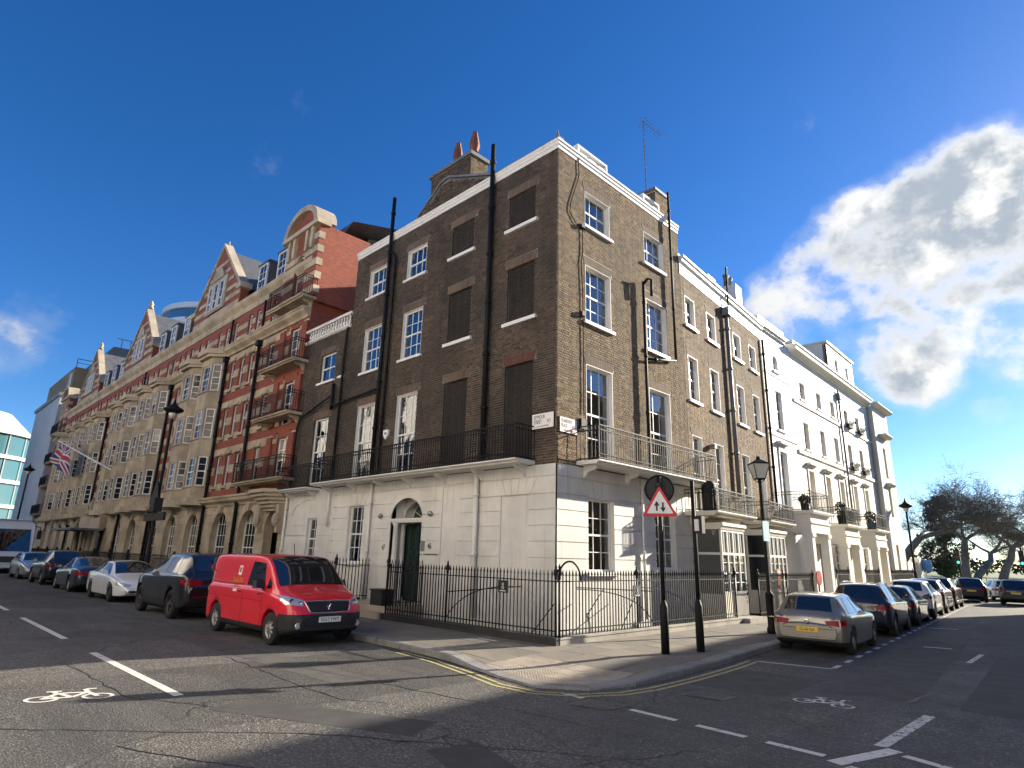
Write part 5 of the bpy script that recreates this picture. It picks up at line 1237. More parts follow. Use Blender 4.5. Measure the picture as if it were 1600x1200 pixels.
# canted bays
def canted(c, w, dp, z0, z1, m, b=None):
    b = b or MB(); pts = [(c-w/2,0),(c-w/2+dp*.9,dp),(c+w/2-dp*.9,dp),(c+w/2,0)]
    return b.hprism([FL.P(s,d,0)[:2] for s, d in pts], z0, z1)
BW, BD = 2.6, .66
for c in BAYS:
    if True:
        b = MB()
        for z0, z1 in FLO: canted(c, BW, BD, z0-.02, z0+.55, M_stone, b); canted(c, BW, BD, z1-.42, z1-.02, M_stone, b)
        for z0, z1 in FLO:
            canted(c, BW+.14, BD+.07, z0+.55, z0+.64, M_stone, b)
            for s0, s1, d0, d1 in ((c-.80,c-.56,BD-.2,BD),(c+.56,c+.80,BD-.2,BD),(c-BW/2,c-BW/2+.22,0,.2),(c+BW/2-.22,c+BW/2,0,.2)): b.fbox(FL, s0, s1, d0, d1-.005, z0+.64, z1-.42)
        canted(c, BW+.5, BD+.22, 12.55, 12.72, M_stone, b); canted(c, BW+.7, BD+.36, 12.72, 13.02, M_stone, b); canted(c, BW+.3, BD+.2, 4.2, 4.56, M_stone, b)
        bay = obj(b, 'bay_window', M_stone, ht_)
        for z0, z1 in FLO:
            za, zb = z0+.64, z1-.42
            sash(FL, c-.56, c+.56, za, zb, 2, 4, bay, d=BD-.10, dark=True, sill=False, fw=.06)
            for sg in (-1, 1):
                A = FL.P(c+sg*(BW/2-.2),.2,0); B = FL.P(c+sg*.80,BD-.1,0); u = Vector((B[0]-A[0],B[1]-A[1],0)); l = u.length; u.normalize()
                n = Vector((u.y,-u.x,0)); n = n if n.y < 0 else -n
                sash(Fr(A[0],A[1],u.x,u.y,n.x,n.y), 0, l, za, zb, 1, 4, bay, d=-.03, dark=True, sill=False, fw=.05)
        obj(canted(c, BW-.3, BD-.3, 4.7, 12.5, None), 'bay_core', M_room, bay)
# ground floor in channelled stone
arches = [19.0,22.4,26.3,29.8,33.3,37.6,41.2,53.5,57.0,60.5,64.0,67.4]
ga = [(c-.95,c+.95,.9,3.80) for c in arches]+[(15.72,17.12,.12,3.66)]+[(44.6,50.2,.12,3.2)]
obj(MB().wall(FL, S0, S1, -.5, 4.05, ga, -.02, .35), 'stone_wall', M_stone, ht_)
lv = [4.03]+[3.62-.41*i for i in range(9)]
for zt, zb in zip(lv, lv[1:]):
    cuts = sorted(h for h in ga if h[2] < zt and h[3] > zb+.02); b = MB(); a = S0
    for h in cuts:
        if h[0] > a: obj(MB().fbox(FL, a, h[0], -.03, .03, zb+.03, zt), 'stone_course', M_stone, ht_)
        a = max(a, h[1])
    if a < S1: obj(MB().fbox(FL, a, S1, -.03, .03, zb+.03, zt), 'stone_course', M_stone, ht_)
for c in arches:
    arch_spandrel(FL, c-.95, c+.95, 2.85, 3.82, .93, -.25, .032, ht_, M_stone)
    sash(FL, c-.95, c+.95, .9, 3.80, 5, 5, ht_, d=-.30, dark=True, sill=False, fw=.07, name='arched_window')
    obj(MB().fprism(FL, [(c-.14,3.70),(c+.14,3.70),(c+.2,4.08),(c-.2,4.08)], 0, .16), 'keystone', M_stone_grey, ht_)
    obj(MB().fbox(FL, c-1.05, c+1.05, -.1, .1, .78, .9), 'sill', M_stone, ht_)
arch_spandrel(FL, 15.72, 17.12, 2.9, 3.7, .72, -.3, .05, ht_, M_stone)
obj(MB().fbox(FL, 15.72, 17.12, -.9, -.85, .1, 3.7), 'door', M_black, ht_)
b = MB()
for i in range(6): canted(16.45, 3.2-.35*i, .95-.14*i, 4.52-.15*(i+1), 4.52-.15*i, None, b)
for q in (15.45, 17.35): b.fbox(FL, q, q+.24, 0, .25, 2.7, 3.9); b.lathe(FL.P(q+.12,.28,3.2), [(.05,-.25),(.16,-.1),(.18,.1),(.08,.3)], 8)
obj(b, 'balcony_corbel', M_stone_grey, ht_)
# entrance portico with glazed canopy
pt = MB(); pt.fbox(FL, 44.2, 50.6, 0, .5, 3.2, 4.2); po = obj(pt, 'portico', M_stone_grey, ht_)
for q in (44.4,45.9,47.0,48.1,50.2): obj(MB().lathe(FL.P(q,.55,.12), [(.26,0),(.26,.2),(.2,.26),(.17,2.8),(.24,2.9),(.24,3.05)], 12), 'column', M_stone_grey, po, True)
obj(MB().fbox(FL, 44.0, 50.8, .2, 2.3, 3.05, 3.2), 'canopy', M_lead, po); obj(MB().lathe(FL.P(47.2,.5,4.2), [(.3,0),(.35,.3),(.2,.6),(.3,.9),(.12,1.25)], 10), 'statue', M_stone_grey, po, True)
obj(MB().fbox(FL, 44.6, 50.2, -.35, -.3, .1, 3.2), 'doors', M_pane, po)
# end bays with balconies
for c in (16.6, 70.2):
    b = MB(); 
    for z0, z1 in FLO:
        for q0, q1 in ((c-1.4,c-.9),(c+.85,c+1.35)): b.fbox(FL, q0, q1, 0, .12, z0+.3, z1-.2)
        b.fbox(FL, c-.9, c-.5, 0, .06, z0+2.35, z1); b.fbox(FL, c+.5, c+.85, 0, .06, z0+2.35, z1)
    obj(b, 'pilaster', M_red, ht_, kind='stuff')
    for zz, hh in ((5.0,.95),(7.9,.95),(10.35,.95),(13.45,1.0)):
        balcony(FL, c-1.75, c+1.95 if zz > 5.5 else c+3.2, zz, .75, ht_, hh, 2, m=M_stone, thick=.13, fancy=zz < 6)
    # upper storey turret with segmental pediment
    gz = 13.3
    b = MB().wall(FL, c-1.7, c+1.6, gz, 17.3, [(c-.5,c+.45,13.6,16.1)], .18, .3); g_ = obj(b, 'gable', M_red, ht_)
    obj(MB().fbox(FL, c-1.7, c+1.6, -2.6, -.15, gz, 17.3), 'gable_core', M_red, g_)
    b = MB(); b.fbox(FL, c-1.72, c-1.7, -.15, .18, gz, 17.3); b.fbox(FL, c+1.6, c+1.62, -.15, .18, gz, 17.3); obj(b, 'gable_side', M_red, g_)
    sash(FL, c-.5, c+.45, 13.6, 16.1, 2, 4, g_, d=.0, dark=True, sill=False, name='french_window'); arch_spandrel(FL, c-.5, c+.45, 15.65, 16.12, .45, .0, .2, g_, M_stone)
    for za in (13.7, 14.4, 15.1, 15.8, 16.5):
        for q0, q1 in ((c-1.75,c-.55),(c+.5,c+1.65)): obj(MB().fbox(FL, q0, q1, -.1, .22, za, za+.35), 'stone_band', M_stone, g_)
    for q in (c-1.3, c-.75, c+.55, c+1.1): obj(MB().fbox(FL, q, q+.22, .18, .34, 16.1, 17.2), 'pilaster', M_stone, g_)
    obj(MB().fbox(FL, c-1.9, c+1.8, -.3, .45, 17.2, 17.42), 'pediment_base', M_stone, g_)
    ap = [(c-.05+1.75*math.cos(math.pi*i/16), 17.42+1.25*math.sin(math.pi*i/16)) for i in range(17)]; ip = [(c-.05+1.4*math.cos(math.pi*i/16), 17.42+.95*math.sin(math.pi*i/16)) for i in range(17)]
    obj(MB().fprism(FL, ip, -.3, .2), 'tympanum', M_red, g_); b = MB()
    for i in range(16): b.fprism(FL, [ip[i],ap[i],ap[i+1],ip[i+1]], -.6, .45)
    obj(b, 'pediment_arch', M_stone_grey, g_)
# triangular gables
for k, g0 in enumerate((27.9, 44.0, 59.8)):
    w, zb, zt = 3.7, 15.6, 20.6; zk = 17.3
    poly = [(g0-w,zb),(g0-w,zk-.4),(g0-w+.25,zk-.4),(g0,zt),(g0+w-.25,zk-.4),(g0+w,zk-.4),(g0+w,zb)]
    gg = obj(MB().fprism(FL, poly[::-1], -.35, .12), 'gable', M_red, ht_)
    def half(z): return w if z < zk-.4 else (w-.25)*(zt-z)/(zt-zk+.4)
    for za, zz in ((15.75,16.05),(16.4,16.7),(17.05,17.3),(17.75,18.0),(18.5,18.75),(19.25,19.45)):
        h = half(zz)-.05; obj(MB().fbox(FL, g0-h, g0+h, .1, .16, za, zz), 'stone_band', M_stone, gg)
    for sg in (-1, 1):
        a, e = (g0+sg*(w-.05), zk-.45), (g0, zt+.05); t_ = (.0,.30)
        obj(MB().fprism(FL, [a, e, (e[0],e[1]+.24), (a[0]+sg*.12,a[1]+.2)], -.3, .22), 'gable_coping', M_stone_grey, gg)
        obj(MB().fbox(FL, g0+sg*w-.35, g0+sg*w+.35, -.4, .3, zk-.62, zk-.3), 'kneeler', M_stone, gg)
    obj(MB().fbox(FL, g0-1.5, g0+1.5, .1, .24, 16.15, 18.3), 'window_surround', M_stone_grey, gg)
    for q in (g0-1.2, g0-.3, g0+.6): sash(FL, q, q+.6, 16.3, 18.0, 1, 3, gg, d=.27, dark=True, sill=False, fw=.05)
    obj(MB().fprism(FL, [(g0+.9*math.cos(math.pi*i/10), 18.3+.8*math.sin(math.pi*i/10)) for i in range(11)], .1, .3), 'window_pediment', M_stone_grey, gg)
    obj(MB().lathe(FL.P(g0,-.05,zt+.25), [(.2,0),(.22,.15),(.1,.25),(.2,.4),(.05,.7)] if k else [(.08,0),(.04,.2),(.01,.3)], 8), 'finial', M_stone, gg, True)
    P = FL.P                                        # slate roof running back from the gable
    obj(MB().add([P(g0-w,-.35,zk-.5),P(g0,-.35,zt-.1),P(g0+w,-.35,zk-.5),P(g0-w,-6,zk-.5),P(g0,-6,zt-.1),P(g0+w,-6,zk-.5)], [(0,1,4,3),(1,2,5,4)]), 'gable_roof', M_slate, gg)
P = FL.P
obj(MB().add([P(S0,-.25,15.55),P(S1,-.25,15.55),P(S1,-1.7,18.3),P(S0,-1.7,18.3),P(S1,-7,19.6),P(S0,-7,19.6),P(S1,-12,15.5),P(S0,-12,15.5)], [(0,1,2,3),(3,2,4,5),(5,4,6,7)]), 'mansard_roof', M_slate, ht_)
for s in (19.0, 21.4, 33.4, 36.2, 38.6, 49.4, 52.0, 54.6, 65.0):
    d_ = obj(MB().fbox(FL, s-.1, s+1.1, -2.0, -.2, 15.6, 17.55).fbox(FL, s-.2, s+1.2, -2.0, -.1, 17.55, 17.65), 'dormer', M_slate, ht_); sash(FL, s, s+1.0, 15.65, 17.5, 2, 4, d_, d=-.14, dark=True, sill=False, fw=.08)
for s, z in ((31.7,20.3),(48.6,20.4),(64.5,20.2)): st = obj(MB().fbox(FL, s, s+1.2, -2.2, -.8, 15.7, z).fbox(FL, s-.08, s+1.28, -2.3, -.7, z, z+.2), 'chimney', M_red, ht_)
# flank wall over the narrow house, with shaped parapet
b = MB(); b.box(-S0-.0, -S0+.02, .0, 12, 4.0, 15.6); obj(b, 'flank_wall', M_red, ht_)
obj(MB().box(-S0-.25,-S0+.03,.9,9.0,15.6,16.6).box(-S0-.25,-S0+.03,4.2,5.2,16.6,17.6), 'flank_parapet', M_red, ht_)
obj(MB().box(-S1,-S0,.9,14,-.5,15.3), 'inner_wall', M_room, ht_)
obj(MB().add([(-S0-.5,2.6,16.4),(-S0-7,2.6,16.4),(-S0-7,10,16.4),(-S0-.5,10,16.4),(-S0-2.6,4.4,20.2),(-S0-6,4.4,20.2),(-S0-6,8,20.2),(-S0-2.6,8,20.2)], [(0,1,5,4),(1,2,6,5),(2,3,7,6),(3,0,4,7),(4,5,6,7)]), 'hip_roof', mat('grey_slate', fn=stained((.23,.22,.19), .25, 2.0, .4, 14, .3), rough=.8), ht_)
for s in (20.3,24.6,33.9,40.9,50.0,57.0): pipe(ht_, [FL.P(s,.14,.3), FL.P(s,.14,12.5)], .085); obj(MB().fbox(FL, s-.16, s+.16, .02, .3, 12.2, 12.5), 'hopper_head', M_iron, ht_)
for s in (20.3, 24.6, 40.9): pipe(ht_, [FL.P(s,.12,13.1), FL.P(s,.12,14.8)], .06)
# area railings of the hotel
hr = thing('hotel_railing', 'long black railing with stone base in front of the hotel', 'railing', (-44,-1.4,.12))
b = MB(); b.box(-71,-18.0,-1.52,-1.28,.05,.42); obj(b, 'plinth', M_plinth, hr)
for i in range(250): place(SPEAR, 'baluster', hr, (-18.1-i*.19,-1.4,.42), None, (1.1,1.1,.85))
b = MB(); b.box(-71,-18.0,-1.43,-1.37,1.38,1.42); b.box(-71,-18.0,-1.43,-1.37,.52,.55); obj(b, 'rail', M_iron, hr)
for x in range(-68,-17,4): obj(MB().lathe((x,-1.4,.42), [(.09,0),(.07,.1),(.06,.95),(.11,1.0),(.11,1.1),(.06,1.15),(.09,1.25),(.02,1.4)], 8), 'post', M_iron, hr, True)
# flag on its pole
fg = thing('flag_and_pole', 'union flag hanging from a white pole on the hotel front', 'flag', (-45,-.7,7.3))
base, tip = Vector((-43.5,-.6,7.5)), Vector((-56.5,-2.2,10.9)); obj(MB().tube([base, tip], [.07,.045], 8), 'flagpole', M_white, fg, True)
def _flag(t, b):
    uv = t.add('ShaderNodeUVMap').outputs[0]; s = t.add('ShaderNodeSeparateXYZ'); t.link(uv, s.inputs[0]); u = t.math('SUBTRACT', s.outputs[0], .5); v = t.math('SUBTRACT', s.outputs[1], .5)
    au, av = t.math('ABSOLUTE', u), t.math('ABSOLUTE', v); dg = t.math('ABSOLUTE', t.math('SUBTRACT', au, av))
    W = (.50,.50,.52); Rd = (.32,.02,.035)
    c = t.mix(t.math('LESS_THAN', dg, .11), (.015,.025,.12), W); c = t.mix(t.math('LESS_THAN', dg, .045), c, Rd)
    m = t.math('MINIMUM', t.math('MULTIPLY', au, 1.7), av); c = t.mix(t.math('LESS_THAN', m, .16), c, W); c = t.mix(t.math('LESS_THAN', m, .09), c, Rd)
    t.link(c, b.inputs['Base Color']); b.inputs['Roughness'].default_value = .8
M_flag = mat('flag_cloth', fn=_flag)
me = bpy.data.meshes.new('flag_cloth'); vs = []; fs = []; uvs = []; NU, NV = 22, 16
top0, top1 = base.lerp(tip, .72), base.lerp(tip, .97)
for i in range(NU+1):
    for j in range(NV+1):
        u, v = i/NU, j/NV; p = top0.lerp(top1, u*.85+.15*v*u); sag = 2.3*v; p = p+Vector((.9*v*(1-u)-.25*v, .30*math.sin(u*9+v*2)*v-.15*v, -sag*(.75+.35*(1-u))+.25*math.sin(u*7)*v)); vs.append(p-ORG[fg]); uvs.append((u, 1-v))
fs = [(i*(NV+1)+j, (i+1)*(NV+1)+j, (i+1)*(NV+1)+j+1, i*(NV+1)+j+1) for i in range(NU) for j in range(NV)]
me.from_pydata(vs, [], fs); me.materials.append(M_flag); ul = me.uv_layers.new(name='UVMap')
for l in me.loops: ul.data[l.index].uv = uvs[l.vertex_index]
me.polygons.foreach_set('use_smooth', [True]*len(fs)); obj(me, 'cloth', None, fg)

# ================================================================== buildings at the far end of the main street
gb = thing('grey_office', 'plain pale grey office block beyond the hotel', 'building', (-80,2,0))
obj(MB().box(-88,-73.2,-.4,14,0,18.2), 'wall', mat('pale_panel', fn=stained((.42,.44,.46), .12, .4, .2, 10, .1), rough=.7), gb); obj(MB().box(-88.2,-73,-.6,14.2,18.2,18.6), 'parapet', M_lead, gb)
bb = thing('brown_brick_block', 'orange brown brick block with roof rail rising behind the hotel', 'building', (-84,6,0))
obj(MB().box(-96,-80,1.4,10,0,23.4), 'wall', M_yel, bb); b = MB()
for y in (1.5,3.6,5.7,7.8,9.9): b.tube([(-80.1,y,23.4),(-80.1,y,24.5)], .05, 5)
b.tube([(-80.1,1.5,24.5),(-80.1,9.9,24.5)], .05, 5); b.tube([(-80.1,1.5,24.0),(-80.1,9.9,24.0)], .04, 5); obj(b, 'roof_rail', M_lead, bb)
for z in (12,15,18,21): sash(Fr(-80,1.4,-1,0,0,-1), 1, 2.6, z, z+1.8, 1, 2, bb, d=.02, dark=True)
db = thing('dark_tower_block', 'dark grey slab sided block with roof rail behind the hotel gables', 'building', (-82,10,0))
obj(MB().add([(-76,3,0),(-76,12,0),(-95,12,0),(-95,3,0),(-76,3,23.2),(-76,12,26.2),(-95,12,26.2),(-95,3,23.2),(-76,4.2,25.9),(-95,4.2,25.9)], [(0,1,5,8,4),(1,2,6,5),(2,3,7,9,6),(3,0,4,7),(4,8,9,7),(8,5,6,9)]), 'wall', mat('dark_cladding', fn=stained((.14,.14,.135), .2, .5, .3, 8, .1), rough=.6), db)
b = MB()
for y in range(5,13): b.tube([(-76.2,y,25.9),(-76.2,y,27.1)], .05, 5)
b.tube([(-76.2,4.4,27.1),(-76.2,12,27.1)], .05, 5); obj(b, 'roof_rail', M_lead, db)
tw = thing('round_glass_tower', 'round glass and white tower top behind the hotel roof', 'building', (-78,16,0)); cz = (-76,16.2)
M_bglass = mat('blue_curtain_glass', (.05,.14,.26), .06, 0, 1.0)
for k, (z0, z1, r_, m) in enumerate(((0,26.4,7.0,M_bglass),(26.4,27.5,7.4,M_white),(27.5,29.2,7.0,M_bglass),(29.2,30.6,7.4,M_white),(30.6,32.0,7.0,M_bglass),(32.0,32.7,7.3,M_white))): obj(MB().lathe((*cz,0), [(r_,z0),(r_,z1)], 40), 'glass_drum' if m is M_bglass else 'white_ring', m, tw, False)
go = thing('glass_office', 'rounded glass office building with white floors at the far end of the street', 'building', (-108,-3,0))
pl = lambda r_: [(-100-8+ (8+r_)*math.cos(a), -7+(9.5+r_)*math.sin(a)) for a in [math.pi*(-.75+1.5*i/28) for i in range(29)]]+[(-125,-7)]
for k in range(5):
    z = 3.4*k
    obj(MB().hprism(pl(0), z+.45, z+3.4), 'glass_storey', mat('teal_glass', (.05,.13,.15), .06, 0, 1.0), go); obj(MB().hprism(pl(.45), z-.02, z+.45), 'floor_band', M_white, go)
    b = MB()
    for q in pl(.12)[::2][:-1]: b.tube([(q[0],q[1],z+.45),(q[0],q[1],z+3.4)], .08, 4)
    obj(b, 'mullion', M_white, go)
b = MB(); a_, b_ = pl(.5), pl(-3.2); n = len(a_); b.add([(x,y,17.0) for x,y in a_]+[(x,y,20.6) for x,y in b_], [(i,(i+1)%n,n+(i+1)%n,n+i) for i in range(n)]+[tuple(range(n,2*n))]); obj(b, 'roof', mat('zinc_roof', fn=stained((.50,.50,.48), .15, .8), rough=.5), go)

# ================================================================== vehicles
def paint(name, c, metal=0.0, rough=.32, flake=0.0):
    return mat(name, c, rough, metal, .5, coat=1.0, fn=lambda t, b: set_bump(t, b, t.noise(objco(t), 1.6, 2, .5), .05, .02))
M_cglass = mat('car_glass', (.010,.013,.016), .03, 0, .9); MATS['car_glass'].node_tree.nodes['Principled BSDF'].inputs['IOR'].default_value = 1.7
M_tyre = mat('tyre_rubber', fn=stained((.016,.016,.017), .3, 9), rough=.85); M_rim = mat('alloy_rim', (.42,.42,.43), .3, .85); M_rimdark = mat('dark_rim', (.05,.05,.055), .4, .6); M_steel = mat('steel_wheel', (.32,.32,.33), .45, .5)
M_trim = mat('black_plastic_trim', fn=stained((.018,.018,.019), .3, 8, 0, 120, .2), rough=.6); M_chrome = mat('chrome', (.75,.75,.77), .12, 1.0)
M_lamp = mat('headlamp_glass', (.62,.64,.66), .10, .55, 1.0); M_tail = mat('tail_lamp_red', (.26,.004,.006), .3, 0, .25); M_amber = mat('amber_lamp', (.6,.2,.02), .15)
M_under = mat('underbody_black', (.006,.006,.006), .9)
def interp(tab, x):
    """monotone-ish smooth interpolation of a list of (x, v)"""
    if x <= tab[0][0]: return tab[0][1]
    if x >= tab[-1][0]: return tab[-1][1]
    for i in range(len(tab)-1):
        x0, v0 = tab[i]; x1, v1 = tab[i+1]
        if x0 <= x <= x1:
            def slope(k):
                if k <= 0 or k >= len(tab)-1: return 0.0 if len(tab) < 3 else ((tab[min(k+1,len(tab)-1)][1]-tab[max(k-1,0)][1])/max(1e-6,(tab[min(k+1,len(tab)-1)][0]-tab[max(k-1,0)][0])))
                a = (tab[k][1]-tab[k-1][1])/max(1e-6,tab[k][0]-tab[k-1][0]); b = (tab[k+1][1]-tab[k][1])/max(1e-6,tab[k+1][0]-tab[k][0])
                return 0.0 if a*b <= 0 else 2*a*b/(a+b)
            h = x1-x0; t = (x-x0)/h; m0, m1 = slope(i)*h, slope(i+1)*h
            return (2*t**3-3*t*t+1)*v0+(t**3-2*t*t+t)*m0+(-2*t**3+3*t*t)*v1+(t**3-t*t)*m1
KIND = {
 'hatch': dict(L=4.25, wx=(.80,3.40), wr=.315,
   top=[(0,.72),(.03,.86),(.10,.98),(.30,1.20),(.48,1.38),(.62,1.42),(1.2,1.455),(1.8,1.45),(2.3,1.385),(2.7,1.20),(3.1,1.00),(3.3,.955),(3.75,.87),(4.05,.77),(4.18,.64),(4.25,.50)],
   belt=[(0,.66),(.05,.86),(.2,.95),(.8,.96),(2.5,.915),(3.2,.89),(3.8,.80),(4.1,.68),(4.25,.47)], bot=[(0,.38),(.1,.27),(.3,.20),(2.2,.17),(4.0,.20),(4.25,.34)],
   ws=[(0,.66),(.06,.78),(.25,.855),(.8,.885),(3.4,.885),(3.8,.85),(4.1,.74),(4.25,.52)], wt=[(0,.54),(.1,.60),(.48,.60),(1.2,.595),(2.2,.58),(2.7,.64),(3.1,.72),(3.7,.70),(4.1,.58),(4.25,.40)],
   screen=[(2.28,1.36,.55),(3.08,1.0,.68)], rear=[(.16,1.03,.58),(.46,1.345,.50)], sidew=[[(.72,.985),(1.58,.965),(1.58,1.345),(.98,1.345)],[(1.66,.965),(2.82,.945),(2.30,1.30),(1.66,1.345)]], seams=(1.62,2.75)),
 'suv': dict(L=4.45, wx=(.85,3.55), wr=.36,
   top=[(0,.80),(.03,1.0),(.10,1.14),(.28,1.40),(.42,1.58),(.6,1.63),(1.3,1.66),(1.9,1.65),(2.45,1.56),(2.85,1.36),(3.2,1.16),(3.4,1.12),(3.9,1.05),(4.2,.95),(4.38,.78),(4.45,.58)],
   belt=[(0,.76),(.05,1.0),(.2,1.09),(.8,1.10),(2.6,1.05),(3.3,1.03),(3.9,.96),(4.25,.84),(4.45,.55)], bot=[(0,.46),(.12,.33),(.3,.27),(2.2,.24),(4.1,.27),(4.45,.42)],
   ws=[(0,.70),(.06,.82),(.25,.90),(.8,.925),(3.5,.925),(3.95,.89),(4.25,.78),(4.45,.56)], wt=[(0,.58),(.1,.64),(.42,.63),(1.3,.62),(2.4,.61),(2.85,.68),(3.2,.77),(3.9,.75),(4.25,.62),(4.45,.44)],
   screen=[(2.44,1.53,.57),(3.2,1.16,.72)], rear=[(.15,1.18,.60),(.42,1.54,.53)], sidew=[[(.78,1.13),(1.65,1.11),(1.65,1.53),(1.0,1.53)],[(1.73,1.11),(2.95,1.09),(2.45,1.46),(1.73,1.53)]], seams=(1.69,2.9)),
 'saloon': dict(L=4.65, wx=(.92,3.72), wr=.33,
   top=[(0,.72),(.04,.92),(.2,1.02),(.55,1.10),(1.0,1.25),(1.5,1.40),(2.0,1.44),(2.5,1.40),(2.95,1.22),(3.4,.99),(3.6,.94),(4.1,.83),(4.45,.72),(4.58,.60),(4.65,.46)],
   belt=[(0,.68),(.06,.90),(.3,.96),(1.2,.96),(2.8,.90),(3.5,.87),(4.1,.77),(4.45,.64),(4.65,.43)], bot=[(0,.36),(.1,.26),(.3,.19),(2.3,.16),(4.3,.19),(4.65,.32)],
   ws=[(0,.66),(.07,.80),(.3,.88),(.9,.915),(3.7,.91),(4.15,.86),(4.45,.74),(4.65,.50)], wt=[(0,.56),(.2,.68),(.6,.66),(1.5,.60),(2.4,.585),(2.95,.65),(3.4,.74),(4.1,.72),(4.45,.60),(4.65,.40)],
   screen=[(2.48,1.37,.55),(3.38,1.0,.70)], rear=[(.52,1.085,.58),(1.42,1.375,.52)], sidew=[[(1.0,.985),(1.85,.965),(1.85,1.34),(1.42,1.31)],[(1.93,.965),(3.15,.925),(2.5,1.31),(1.93,1.34)]], seams=(1.89,3.05)),
 'van': dict(L=4.68, wx=(.80,3.82), wr=.335,
   top=[(0,.95),(.02,1.35),(.06,1.66),(.16,1.80),(.35,1.85),(.9,1.88),(2.4,1.88),(2.9,1.845),(3.2,1.73),(3.55,1.45),(3.80,1.24),(4.0,1.16),(4.3,1.06),(4.5,.95),(4.62,.78),(4.68,.60)],
   belt=[(0,.90),(.05,1.08),(.3,1.12),(2.6,1.12),(3.4,1.10),(3.9,1.02),(4.3,.94),(4.52,.80),(4.68,.56)], bot=[(0,.36),(.1,.28),(.3,.24),(2.2,.22),(4.3,.24),(4.68,.34)],
   ws=[(0,.78),(.05,.88),(.2,.935),(.8,.95),(3.8,.95),(4.2,.93),(4.48,.86),(4.68,.66)], wt=[(0,.70),(.1,.80),(.4,.81),(2.4,.80),(3.0,.76),(3.55,.80),(3.85,.84),(4.3,.82),(4.55,.72),(4.68,.56)],
   screen=[(2.98,1.80,.70),(3.82,1.225,.79)], rear=[(.03,1.15,.6),(.10,1.62,.6)], sidew=[[(2.36,1.17),(3.30,1.13),(3.02,1.66),(2.46,1.70)]], seams=(2.30,3.36)),
}
def half_ring(k, x, wheel=True):
    zb, zl, zt = interp(k['bot'],x), interp(k['belt'],x), interp(k['top'],x); ws, wt = interp(k['ws'],x), interp(k['wt'],x); wb = ws-.012
    zt = max(zt, zl+.03); ze = max(zl+.02, zt-.055); wt = min(wt, wb-.02)
    zmid = zb+(zl-zb)*.52
    cp = [(0,zb),(ws*.7,zb),(ws*.93,zb+.01),(ws-.012,zb+.07),(ws,zb+.16 if zb+.16 < zmid else zb+.1),(ws+.012,zmid),(ws+.004,zl-.10),(wb,zl-.03),(wb-.03,zl+.012),(wb+(wt-wb)*.5-.01,zl+(ze-zl)*.5),(wt+.02,ze-.03),(wt-.03,ze+.012),(wt*.75,zt-.022),(wt*.4,zt-.006),(0,zt)]
    out = []
    for i in range(len(cp)-1):
        p0, p1, p2, p3 = cp[max(i-1,0)], cp[i], cp[i+1], cp[min(i+2,len(cp)-1)]
        for t in (0,.5):
            out.append(tuple(.5*((2*p1[c])+(-p0[c]+p2[c])*t+(2*p0[c]-5*p1[c]+4*p2[c]-p3[c])*t*t+(-p0[c]+3*p1[c]-3*p2[c]+p3[c])*t**3) for c in (0,1)) if t else p1)
    out.append(cp[-1])
    out[0] = (0, out[0][1])
    ar = k['wr']+.06
    for cx in k['wx']:
        q = ar*ar-(x-cx)**2
        if q > 0:
            h = k['wr']+math.sqrt(q); out = [(y, max(z, h)) if z < h else (y, z) for y, z in out]
    return out
def body_grid(k):
    xs = set()
    n = int(k['L']/.05)
    for i in range(n+1): xs.add(round(k['L']*i/n,4))
    ar = k['wr']+.06
    for cx in k['wx']:
        for i in range(19): xs.add(round(cx-ar*math.cos(math.pi*i/18),4))
        xs.add(round(cx-ar-.001,4)); xs.add(round(cx+ar+.001,4))
    xs |= {.01,.02,.04,.06,.08,k['L']-.01,k['L']-.025}; xs = sorted(xs)
    b = MB(); rings = []
    for x in xs:
        h = half_ring(k, x); r = [(x,-y,z) for y, z in h]+[(x,y,z) for y, z in h[-2:0:-1]]; rings.append(r)
    m = len(rings[0]); b.v = [p for r in rings for p in r]
    b.f = [(i*m+j, i*m+(j+1)%m, (i+1)*m+(j+1)%m, (i+1)*m+j) for i in range(len(xs)-1) for j in range(m)]
    b.f += [tuple(range(m)), tuple(range((len(xs)-1)*m, len(xs)*m))[::-1]]
    # clean cuts where the bumper and sill trim begin
    bm = bmesh.new(); vs = [bm.verts.new(v) for v in b.v]
    for f in b.f: bm.faces.new([vs[i] for i in f])
    for co_, no_ in k.get('cuts', ()): bmesh.ops.bisect_plane(bm, geom=bm.verts[:]+bm.edges[:]+bm.faces[:], plane_co=co_, plane_no=no_, dist=1e-5)
    bm.verts.index_update(); o = MB(); o.v = [tuple(v.co) for v in bm.verts]; o.f = [tuple(v.index for v in f.verts) for f in bm.faces]; bm.free()
    return o
KIND['van']['cuts'] = [((4.16,0,0),(1,0,0)),((0,0,.66),(0,0,1)),((0,0,.36),(0,0,1))]; KIND['suv']['cuts'] = [((0,0,.46),(0,0,1))]
KIND['hatch']['cuts'] = KIND['saloon']['cuts'] = [((0,0,.33),(0,0,1)),((0,0,.24),(0,0,1)),((.45,0,0),(1,0,0))]
GRIDS = {}
